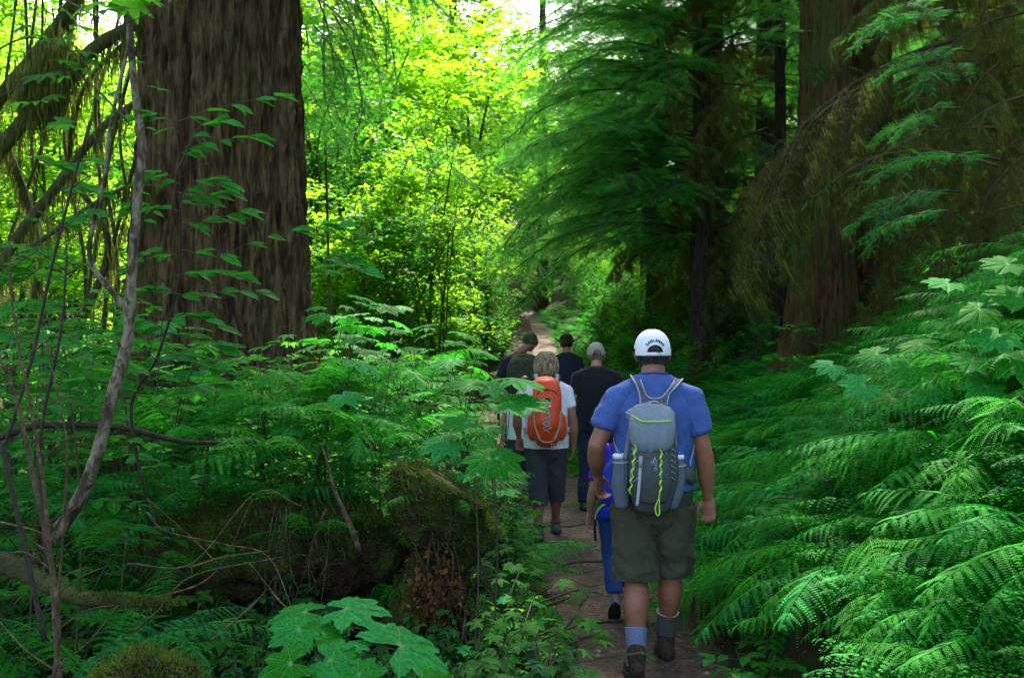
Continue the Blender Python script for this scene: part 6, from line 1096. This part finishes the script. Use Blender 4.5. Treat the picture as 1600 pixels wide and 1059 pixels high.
ribbon(pk, 'compression_strap', [K(984, 655, -.285), K(978, 690, -.25), K(973, 716, -.235)], [K(988, 658, -.285), K(983, 692, -.25), K(979, 718, -.235)], M['pk'], .004, 14); ribbon(pk, 'compression_strap', [K(1051, 660, -.285), K(1054, 690, -.25), K(1050, 722, -.24)], [K(1055, 660, -.285), K(1058, 690, -.25), K(1054, 724, -.24)], M['pk'], .004, 14)
yb_ = -.176
LA = [K(1000, 640, yb_-.01), K(1000, 622, yb_), K(996, 606, yb_+.01), K(990, 594, yb_+.04), K(985, 586, .0)]; LB = [K(1018, 641, yb_-.01), K(1020, 624, yb_), K(1010, 617, yb_+.01), K(1003, 600, yb_+.02), K(999, 588, .0)]
RA = [K(1014, 641, yb_-.012), K(1024, 624, yb_-.002), K(1036, 618, yb_+.01), K(1048, 603, yb_+.02), K(1055, 591, .0)]; RB = [K(1040, 640, yb_-.01), K(1043, 624, yb_), K(1046, 614, yb_+.005), K(1056, 604, yb_+.03), K(1066, 592, .01)]
ribbon(pk, 'shoulder_strap', LA, LB, M['yoke'], .012, 34, puff=.004); ribbon(pk, 'shoulder_strap', RA, RB, M['yoke'], .012, 34, puff=.004)
for e in (LA, RB): cord(pk, 'binding', [np.array(v)+[0, -.006, 0] for v in e], .0042, M['pipe'], 40)
cord(pk, 'binding', [np.array(v)+[0, -.008, 0] for v in LB[:0:-1][:3]]+[K(1022, 623, yb_-.012)]+[np.array(v)+[0, -.008, 0] for v in RA[2:]], .0042, M['pipe'], 60)
cord(pk, 'haul_loop', [K(1007, 640, -.20), K(1012, 630, -.215), K(1021, 627, -.22), K(1030, 630, -.215), K(1034, 640, -.20)], .0055, M['pipe'], 40)
for e in (-1, 1): ribbon(pk, 'webbing', [np.array([e*.155, -.06, 1.35]), np.array([e*.215, -.03, 1.22]), np.array([e*.17, -.15, 1.10])], [np.array([e*.155, -.06, 1.33]), np.array([e*.215, -.03, 1.20]), np.array([e*.17, -.15, 1.08])], M['pipe'], .003, 16, face=(e, 0, 0))
# ---- child in blue, mostly hidden behind the man
M['purple'] = fabric('violet_t_shirt', (.05, .015, .24), (.09, .03, .36)); M['jean'] = fabric('bright_blue_denim', (.012, .035, .15), (.03, .075, .26), .9, 220); M['blue_pack'] = fabric('cobalt_nylon', (.008, .02, .34), (.014, .04, .46), .5); M['grey_shoe'] = fabric('grey_blue_shoe_mesh', (.16, .2, .26), (.3, .34, .42), .8, 200)
M['jean_dark'] = fabric('dark_denim', (.008, .012, .03), (.02, .028, .06), .9, 220); M['capri'] = fabric('charcoal_capri_cloth', (.035, .036, .04), (.055, .056, .062), .8, 200); M['tee_w'] = fabric('white_jersey', (.62, .63, .70), (.74, .75, .80), .9, 300)
M['shoe_g'] = fabric('grey_trail_shoe', (.05, .05, .06), (.13, .13, .15), .8, 150); M['olive'] = fabric('mottled_olive_cloth', (.02, .032, .016), (.045, .06, .03), .9, 30); M['felt'] = fabric('brown_leather_hat', (.010, .006, .003), (.028, .016, .008), .7, 60); M['khaki_cap'] = fabric('khaki_cap_cloth', (.24, .23, .19), (.32, .31, .26)); M['navy_tee'] = fabric('navy_t_shirt', (.008, .012, .022), (.018, .024, .038)); M['orange'] = fabric('orange_ripstop', (.60, .040, .002), (.75, .062, .003), .5, 260, .6, 26, .1, .4); M['trim'] = fabric('light_grey_trim', (.30, .29, .27), (.42, .41, .38), .7); M['maroon'] = fabric('maroon_binding', (.05, .01, .015), (.08, .015, .02)); M['grass'] = fabric('bright_green_stretch', (.05, .3, .03), (.08, .4, .05)); M['chrome'] = fabric('silver_print', (.45, .45, .47), (.55, .55, .57), .35, spec=.6); M['dark_print'] = fabric('dark_print', (.02, .02, .025), (.04, .04, .05), .5)
xk, yk = .685, 6.25
kid, ks = person('child in purple shirt and blue jeans walking in front of the man in blue', xk, yk, 1.30, dict(sh=.17, chest=(.155, .11), waist=(.14, .10), pelv=(.145, .115), neck=.055, skin=M['skin2'], elbL=(-.25, -.02, 1.10), wriL=(-.27, .06, .89), elbR=(.22, -.02, 1.10), wriR=(.24, .05, .87), knL=(-.08, .02, .50), anL=(-.07, -.20, .20), knR=(.08, .06, .50), anR=(.10, .06, .085), footL=48,
    shirt=dict(mat=M['purple'], hem=.93, sleeve=.7, seed=9), pants=dict(mat=M['jean'], hem=.26, w=.068, ease=.0, seed=3), shoe=dict(mat=M['grey_shoe'], sole=M['solem'], h=.09)))
hc = thing_part(kid, 'hair', np.array((0, .045, 1.665))*ks); shell(hc, 'hair_cap', (0, 0, 0), np.array((.085, .107, .12))*ks, lambda p: (p[:, 2] > -.06+.6*np.maximum(p[:, 1], 0)), M['hair_sandy'], 80, 50, disp=lambda D: 1+.03*fbm(D*np.array([9, 9, 4.]), 1, 2))
bp_ = thing('backpack', 'cobalt blue child pack with lime trim on the child in jeans', 'backpack', kid.location.copy())
organic('main_body', [etube([(-.0, -.15, .70), (0, -.17, .80), (0, -.16, .93), (0, -.14, .99)], [.13, .145, .13, .09], [.06, .07, .06, .04], 22)], .008, 3, M['blue_pack'], bp_, wrinkle(.006))
organic('hip_pouch', [etube([(-.14, -.13, .665), (-.08, -.17, .70), (.06, -.17, .70)], [.045, .055, .05], [.035, .045, .045], 18, side=(0, 0, 1))], .007, 3, M['blue_pack'], bp_, wrinkle(.004)); cord(bp_, 'trim', [(-.175, -.14, .64), (-.165, -.17, .69), (-.13, -.19, .735), (-.08, -.215, .75)], .005, M['lime'], 24); cord(bp_, 'waist_strap', [(-.17, -.10, .655), (-.14, .0, .66), (-.08, .1, .67)], .008, M['black'], 20); cord(bp_, 'strap_end', [(-.17, -.1, .66), (-.175, -.11, .58), (-.17, -.11, .50)], .008, M['black'], 16)
for e in (-1, 1): cord(bp_, 'shoulder_strap', [(e*.07, -.13, .97), (e*.085, -.08, 1.07), (e*.09, .02, 1.075), (e*.09, .09, .95), (e*.11, .05, .8), (e*.13, -.1, .74)], .012, M['blue_pack'], 40)
# ---- woman with the orange pack
xw, yw = .300, 8.7
wom, ws = person('woman with ash blond bob in white t-shirt and charcoal capris', xw, yw, 1.64, dict(sh=.185, chest=(.185, .125), waist=(.165, .125), pelv=(.185, .135), neck=.055, hip=.092, skin=M['skin'], arm=1.06, leg=1.05, vox=.009, elbL=(-.285, -.06, 1.16), wriL=(-.262, .04, .96), elbR=(.255, -.04, 1.12), wriR=(.262, .0, .87), knL=(-.08, -.06, .50), anL=(-.075, -.14, .085), knR=(.09, .06, .50), anR=(.10, .20, .085),
    handR=dict(d=(-.1, .05, -1), n=(-.8, .2, 0), side=(.1, .9, 0), curl=.5), shirt=dict(mat=M['tee_w'], ease=.022, hem=.90, sleeve=.56, amp=.009, seed=12), pants=dict(mat=M['capri'], hem=.335, w=.084, ease=.012, amp=.012, seed=15), sock=dict(topL=.14, topR=.14, matL=M['sockg'], matR=M['sockg']), shoe=dict(mat=M['shoe_g'], sole=M['solem'], h=.092)))
hp_ = np.array((0, .045, 1.665))*ws; hc = thing_part(wom, 'hair', hp_)
def bob(D):
    z = D[..., 2]; lo = np.clip(-z, 0, 1); return 1+.10*lo**.7+.035*fbm(D*np.array([7, 7, 3.]), 1.2, 3)
bobo = shell(hc, 'hair_cap', (0, -.004, -.018*ws), np.array((.112, .122, .134))*ws, lambda p: (p[:, 2] > -.125*ws) & ((p[:, 1] < .035*ws) | (p[:, 2] > .05*ws)), M['hair_blond'], 130, 80, disp=bob)
r_ = np.random.default_rng(8); n = 5200; a = r_.uniform(np.pi*.85, np.pi*2.15, n); ph = r_.uniform(.1, 1.75, n); D0 = np.stack([np.sin(ph)*np.cos(a), np.sin(ph)*np.sin(a), np.cos(ph)], -1); a2 = a+r_.normal(0, .12, n); ph2 = np.minimum(ph+.45+.3*r_.random(n), 2.45); D1 = np.stack([np.sin(ph2)*np.cos(a2), np.sin(ph2)*np.sin(a2), np.cos(ph2)], -1)
rr = np.array((.112, .122, .134))*ws; o0 = np.array([0, -.004, -.018*ws]); rt = o0+D0*rr*bob(D0)[:, None]*1.0; tp = o0+D1*rr*(bob(D1)*(1.01+.05*r_.random(n)))[:, None]; strands(hc, rt, tp, M['hair_blond'], w=.0022, bulge=(D0+D1)/2*.010, seed=2)
op = thing('backpack', 'orange hiking pack with grey bungee cord on the back of the blond woman', 'backpack', wom.location.copy()); ozw = wom.location.z
def W(px, py, yl): v = P(px, py, yw+yl); return np.array([v.x-xw, yl, v.z-ozw])
organic('main_body', [etube([W(853, 597, -.19), W(854, 608, -.235), W(855, 640, -.255), W(854, 670, -.255), W(854, 686, -.23)], [.10, .117, .118, .114, .10], [.05, .065, .08, .085, .07], 26, sq=.72)], .007, 3, M['orange'], op, wrinkle(.008, (7, 7, 5), 3))
organic('lower_pocket', [etube([W(855, 640, -.315), W(855, 662, -.325), W(855, 680, -.30)], [.085, .095, .08], [.025, .032, .03], 22)], .006, 3, M['orange'], op, wrinkle(.007, (8, 8, 6), 9))
for e, px in ((-1, 832), (1, 877)): organic('side_pocket', [etube([W(px, 652, -.20), W(px+e, 668, -.20), W(px, 682, -.20)], [.036, .040, .034], [.05, .055, .045], 16)], .007, 2, M['orange'], op, wrinkle(.004)); cord(op, 'stretch_panel', [W(px+e*1, 646, -.22), W(px-e*4, 648, -.24)], .02, M['grass'], 6)
ribbon(op, 'side_panel', [W(834, 615, -.235), W(833, 645, -.26), W(834, 670, -.27), W(842, 686, -.28)], [W(837, 615, -.27), W(836.5, 645, -.31), W(840, 670, -.325), W(848, 688, -.305)], M['trim'], .004, 30); ribbon(op, 'side_panel', [W(872, 615, -.27), W(872.5, 645, -.31), W(871, 668, -.325), W(862, 687, -.305)], [W(875, 615, -.235), W(877, 645, -.26), W(877, 670, -.27), W(870, 685, -.28)], M['trim'], .004, 30)
cord(op, 'side_trim', [W(837.5, 618, -.275), W(835.5, 645, -.30), W(837, 668, -.32), W(844, 687, -.325)], .0085, M['trim'], 40); cord(op, 'side_trim', [W(872.5, 618, -.275), W(874.5, 645, -.30), W(873, 668, -.32), W(866, 687, -.325)], .0085, M['trim'], 40)
cord(op, 'base_trim', [W(838, 680, -.30), W(845, 688, -.31), W(855, 691, -.315), W(865, 688, -.31), W(871, 680, -.30)], .006, M['trim'], 30)
cz = [W(855, 641, -.352), W(845, 649, -.355), W(862, 656, -.36), W(846, 662, -.362), W(863, 668, -.36), W(849, 674, -.355)]; cord(op, 'bungee', cz, .0032, M['trim'], lin=True); cz = [W(855, 641, -.352), W(863, 648, -.355), W(847, 656, -.362), W(861, 663, -.362), W(848, 669, -.36), W(858, 675, -.352)]; cord(op, 'bungee', cz, .0032, M['trim'], lin=True); cord(op, 'bungee', [W(857, 640, -.355), W(858.5, 652, -.368), W(857, 664, -.366)], .004, M['trim'], 20)
def disc(px, py, rx, rz, yl, mat, name):
    a = np.linspace(0, 6.283, 28, endpoint=False); c_ = W(px, py, yl); V = np.concatenate([[c_+[rx*math.cos(v), 0, rz*math.sin(v)] for v in a], [c_+[rx*math.cos(v), .012, rz*math.sin(v)] for v in a]]); j = np.arange(28); k2 = (j+1) % 28; mk(name, V, [np.stack([j, k2, k2+28, j+28], -1), np.array([list(range(28))])], mat, parent=op, smooth=False)
disc(855, 625, .034, .024, -.340, M['chrome'], 'emblem_ring'); disc(855, 625, .028, .019, -.343, M['dark_print'], 'emblem'); disc(855.5, 626.5, .014, .007, -.345, M['chrome'], 'emblem_bird'); disc(855, 634, .034, .012, -.346, M['bottle_w'], 'badge'); disc(855, 634, .020, .005, -.348, M['orange'], 'badge_window'); disc(855.5, 608.5, .022, .005, -.312, M['dark_print'], 'stitched_mark')
cord(op, 'zip', [W(838, 618, -.30), W(844, 611, -.315), W(855, 609, -.318), W(866, 611, -.315), W(872, 618, -.30)], .0035, M['dark_print'], 30); cord(op, 'strap_end', [W(861, 688, -.30), W(862, 697, -.29), W(860, 702, -.285)], .004, M['trim'], 12); cord(op, 'strap_end', [W(864, 688, -.30), W(865, 696, -.29), W(863, 703, -.285)], .003, M['trim'], 12)
for e in (-1, 1): x_ = .07; ribbon(op, 'shoulder_strap', [(e*(x_-.02), -.185, 1.30), (e*(x_-.005), -.14, 1.38), (e*(x_+.005), -.05, 1.435), (e*.085, .05, 1.41)], [(e*(x_+.015), -.185, 1.29), (e*(x_+.03), -.14, 1.365), (e*(x_+.045), -.05, 1.42), (e*.125, .05, 1.39)], M['trim'], .008, 24, face=(0, -.5, .9)); cord(op, 'binding', [(e*(x_-.02), -.195, 1.30), (e*(x_-.005), -.152, 1.385), (e*(x_+.005), -.06, 1.445)], .005, M['maroon'], 20); cord(op, 'binding', [(e*(x_+.02), -.195, 1.30), (e*(x_+.035), -.15, 1.375), (e*(x_+.045), -.06, 1.43)], .004, M['maroon'], 20)
for e in (-1, 1): ribbon(op, 'hip_belt', [(e*.12, -.22, .98), (e*.19, -.12, .975), (e*.19, .0, .97)], [(e*.12, -.22, .93), (e*.19, -.12, .925), (e*.19, .0, .925)], M['trim'], .01, 16, face=(e, -.3, 0))
cord(op, 'haul_loop', [W(848, 600, -.20), W(853, 596, -.215), W(859, 600, -.20)], .004, M['dark_print'], 14)
tp_ = thing('trekking_pole', 'red trekking pole held low beside the woman', 'trekking pole', tuple(P(779, 668, 9.6))); a = P(779, 655, 9.6)-P(779, 668, 9.6); b_ = P(766, 760, 9.9)-P(779, 668, 9.6); M['redpole'] = fabric('red_aluminium', (.5, .02, .02), (.65, .03, .03), .3, spec=.5)
t_ = tube(np.array([a*.2, b_*.95]), [.0095, .008], 10); mk('shaft', t_[0], t_[1], M['redpole'], parent=tp_); t_ = tube(np.array([a*1.8, a*.2]), [.015, .013], 10); mk('grip', t_[0], t_[1], M['black'], parent=tp_); t_ = tube(np.array([b_*.95, b_]), [.006, .003], 8); mk('tip', t_[0], t_[1], M['buckle'], parent=tp_)
# ---- man in black with khaki cap
xb, yb = .865, 10.2
blk, bs = person('man in black t-shirt, dark jeans and khaki cap', xb, yb, 1.72, dict(sh=.20, chest=(.19, .12), waist=(.165, .115), skin=M['skin2'], elbL=(-.265, -.03, 1.13), wriL=(-.25, .02, .90), knL=(-.10, .0, .5), anL=(-.13, -.12, .085), shirt=dict(mat=M['black'], ease=.02, hem=.86, sleeve=.6, seed=21), pants=dict(mat=M['jean_dark'], hem=.06, w=.078, ease=.01, seed=22), shoe=dict(mat=M['shoe_g'], sole=M['solem'], h=.09)))
hp_ = np.array((0, .045, 1.665)); hc = thing_part(blk, 'hair', hp_*bs); shell(hc, 'hair_cap', (0, 0, 0), np.array((.083, .103, .116))*bs, lambda p: (p[:, 2] > -.07*bs+.5*np.maximum(p[:, 1], 0)) & (p[:, 1] < .06), M['hair_sandy'], 100, 60, disp=lambda D: 1+.03*fbm(D*np.array([12, 12, 4.]), 1, 2))
r_ = np.random.default_rng(5); n = 1800; a = r_.uniform(np.pi*.98, np.pi*2.02, n); zz = r_.uniform(-.07, .02, n)*bs; kq = np.sqrt(np.clip(1-(zz/.116)**2, 0, 1)); rt = np.stack([np.cos(a)*.083*bs*kq, np.sin(a)*.103*bs*kq, zz], -1); strands(hc, rt, rt*np.array([1.03, 1.03, 1])+[0, 0, -.02], M['hair_sandy'], w=.0015)
cp, _, _ = cap(blk, tuple(hp_), bs, M['khaki_cap'], M['khaki_cap'], k=1.0, strapmat=M['dark_print']); cp['label'] = 'faded khaki cap with sandy hair showing below it'
# ---- man in the brimmed hat
xh, yh = .80, 14.6
hm, hs_ = person('hiker in dark shirt and wide brimmed brown hat far ahead', xh, yh, 1.74, dict(vox=.012, sh=.175, chest=(.175, .12), shirt=dict(mat=M['navy_tee'], ease=.02, hem=.88, sleeve=.6, seed=31), pants=dict(mat=M['jean_dark'], hem=.06, w=.085, seed=32), shoe=dict(mat=M['shoe_g'], sole=M['solem'], h=.09)))
hp_ = np.array((0, .045, 1.665))*hs_; hc = thing_part(hm, 'hair', hp_); shell(hc, 'hair_cap', (0, 0, 0), np.array((.083, .104, .116))*hs_, lambda p: (p[:, 2] > -.075*hs_+.5*np.maximum(p[:, 1], 0)), M['hair_dark'], 80, 50)
ht = thing_part(hm, 'hat', hp_+np.array([0, 0, .035])); ht['label'] = 'brown leather hat with brim curled up at both sides'; shell(ht, 'crown', (0, 0, 0), (.097, .113, .118), lambda p: p[:, 2] > -.005, M['felt'], 60, 50, disp=lambda D: 1-.16*np.clip(D[..., 2]-.72, 0, 1)/.28*np.exp(-(D[..., 0]/.35)**2)+.05*(np.abs(D[..., 2]-.45) < .3), thick=.003)
u = np.linspace(0, 2*np.pi, 60, endpoint=False); w_ = np.linspace(0, 1, 8); U, W_ = np.meshgrid(u, w_); Rx = .093+.085*W_; Ry = .108+.075*W_; V = np.stack([np.cos(U)*Rx, np.sin(U)*Ry, .050*np.abs(np.cos(U))**2*W_**1.5-.050*np.abs(np.sin(U))**1.5*W_+.012], -1).reshape(-1, 3); i = np.arange(7)[:, None]*60; j = np.arange(60)[None]; j2 = (j+1) % 60; bo_ = mk('brim', V, [np.stack([i+j, i+60+j, i+60+j2, i+j2], -1).reshape(-1, 4)], M['felt'], parent=ht); md = bo_.modifiers.new('thickness', 'SOLIDIFY'); md.thickness = .008
cord(ht, 'hat_band', [(.098*math.cos(v), .113*math.sin(v), .012) for v in np.linspace(0, 6.283, 30)], .008, M['dark_print'], 60)
# ---- man in the dark cap with an olive hood
xd, yd = .10, 12.4; zd = gz(.2, yd)+.02
dm, ds = person('hiker in dark cap and navy shirt leading on the left with a green pack', xd, yd, 1.83, dict(vox=.011, sh=.165, chest=(.17, .12), head=(.125, .07, 1.655), shirt=dict(mat=M['navy_tee'], ease=.02, hem=.88, sleeve=.7, seed=41), pants=dict(mat=M['jean_dark'], hem=.06, w=.085, seed=42), shoe=dict(mat=M['shoe_g'], sole=M['solem'], h=.09)), z=zd)
cp, _, _ = cap(dm, (.125, .07, 1.655), ds, M['olive'], M['olive'], k=1.02, opening=False, zcut=-.02); cp['label'] = 'dark olive cap'
gp = thing('backpack', 'dark olive green soft pack on the hiker in the dark cap', 'backpack', dm.location.copy()); organic('main_body', [etube([(.02, -.17, 1.05), (.02, -.21, 1.18), (.03, -.22, 1.34), (.05, -.17, 1.46)], [.15, .18, .19, .13], [.07, .09, .08, .06], 24, sq=.8)], .010, 3, M['olive'], gp, wrinkle(.014, (6, 6, 5), 3)); organic('top_flap', [etube([(.03, -.24, 1.30), (.04, -.23, 1.40), (.06, -.15, 1.50)], [.13, .17, .14], [.05, .06, .04], 20)], .010, 3, M['olive'], gp, wrinkle(.012, (7, 7, 7), 8)); cord(gp, 'drawcord', [(-.08, -.27, 1.27), (.02, -.31, 1.245), (.12, -.28, 1.27), (.15, -.23, 1.33)], .005, M['dark_print'], 24)
# ---- small hiker in white behind the woman
xs_, ys_ = .10, 10.9
sm_, ss = person('smaller hiker in white t-shirt and dark trousers half hidden by the woman', xs_, ys_, 1.35, dict(vox=.010, sh=.19, skin=M['skin2'], head=(.06, .07, 1.66), elbL=(-.26, -.03, 1.13), wriL=(-.27, .03, .90), knL=(-.1, 0, .52), anL=(-.13, -.26, .17), footL=42, shirt=dict(mat=M['tee_w'], ease=.025, hem=.9, sleeve=.6, seed=51), pants=dict(mat=M['capri'], hem=.10, w=.085, seed=52), shoe=dict(mat=M['grey_shoe'], sole=M['solem'], h=.09)))
hc = thing_part(sm_, 'hair', np.array((.06, .07, 1.66))*ss); shell(hc, 'hair_cap', (0, 0, 0), np.array((.086, .107, .12))*ss, lambda p: (p[:, 2] > -.06+.6*np.maximum(p[:, 1], 0)), M['hair_dark'], 80, 50)
# ------------------------------------------------------------------ labels for repeats: say where each one stands
LM_ = [('the walking man in blue', 1060, 800), ('the red cedar', 1270, 560), ('the jagged leaves', 1400, 620), ('the right corner', 1560, 1020), ('the right picture edge', 1600, 780), ('the mossy stump', 690, 850), ('the huge cedar trunk', 360, 480), ('the grey sapling', 190, 560), ('the orange backpack', 850, 640), ('the mossy boulder', 240, 1040), ('the dead branch stub', 530, 780), ('the round leaves', 1170, 910), ('the far trail bend', 840, 500), ('the top left corner', 30, 40), ('the left picture edge', 0, 480), ('the view centre top', 690, 60), ('the sunlit thicket', 640, 420), ('the lower left corner', 20, 1040), ('the fallen mossy branch', 110, 920)]
def where(px, py):
    nm, lx, ly = min(LM_, key=lambda l: (l[1]-px)**2+(l[2]-py)**2); dx, dy = px-lx, py-ly; d = math.hypot(dx, dy); w_ = 'close' if d < 70 else ('a little way' if d < 170 else 'far')
    v = ('above' if dy < 0 else 'below') if abs(dy) > .5*abs(dx) else ''; h_ = ('right of' if dx > 0 else 'left of') if abs(dx) > .5*abs(dy) else ''
    return w_+' '+(' and '.join(x for x in (v, h_) if x) or 'beside')+' '+nm
by = {}
for o in list(bpy.data.objects):
    if o.get('group') and o.get('category') and o.parent is None and o['group'] not in ('canopy hemlocks above the trail',): by.setdefault((o['group'], o['label']), []).append(o)
HT = {'ferns on the bank right of the trail': 'fern', 'ferns in the undergrowth left of the trail': 'fern', 'leafy shrubs in the undergrowth left of the trail': 'oval leaved shrub', 'sunlit maples beyond the big trunk': 'sunlit maple', 'ferns on the mossy bank': 'fern', 'mossy stems at the upper left': 'thin mossy stem', 'round leaved plants by the trail': 'round leaved plant', 'low plants at the left trail edge': 'low lobed plant', 'small ferns at the left trail edge': 'small fern', 'twigs on the trail': 'pale twig on the trail', 'tall leafy shrubs at the left': 'tall oval leaved shrub', 'tall ferns crowning the left thicket': 'tall arching fern', 'oval leaved twigs in the left foreground': 'oval leaved twig'}
used = set()
for (g, lb), os_ in by.items():
    if len(os_) < 2: continue
    for o in sorted(os_, key=lambda q: q.location.y):
        y_ = max(o.location.y, .5); px = 800+o.location.x/y_*F; py = 529.5-(o.location.z+.35*(0 if 'twig' in g or 'stem' in g else 1)-1.75)/y_*F; hd_ = HT.get(g, 'broad leaved shrub' if 'broad lobed' in lb else 'thin stemmed shrub'); wv = where(px, py)
        for ad in ('', 'taller ', 'lower ', 'smaller ', 'denser '):
            pass
        k_ = [('nearest ', 0), ('second nearest ', 1), ('third nearest ', 2), ('fourth nearest ', 3), ('fifth nearest ', 4), ('sixth nearest ', 5), ('seventh nearest ', 6), ('eighth nearest ', 7), ('ninth nearest ', 8), ('tenth nearest ', 9), ('eleventh nearest ', 10), ('twelfth nearest ', 11), ('thirteenth nearest ', 12), ('farthest ', 13)]; done = False
        for a_, _ in k_:
            L_ = (a_+hd_+' '+wv).strip()
            if L_ not in used: used.add(L_); o['label'] = L_; done = True; break
        if not done: o['label'] = 'one of the crowded '+hd_+'s '+wv
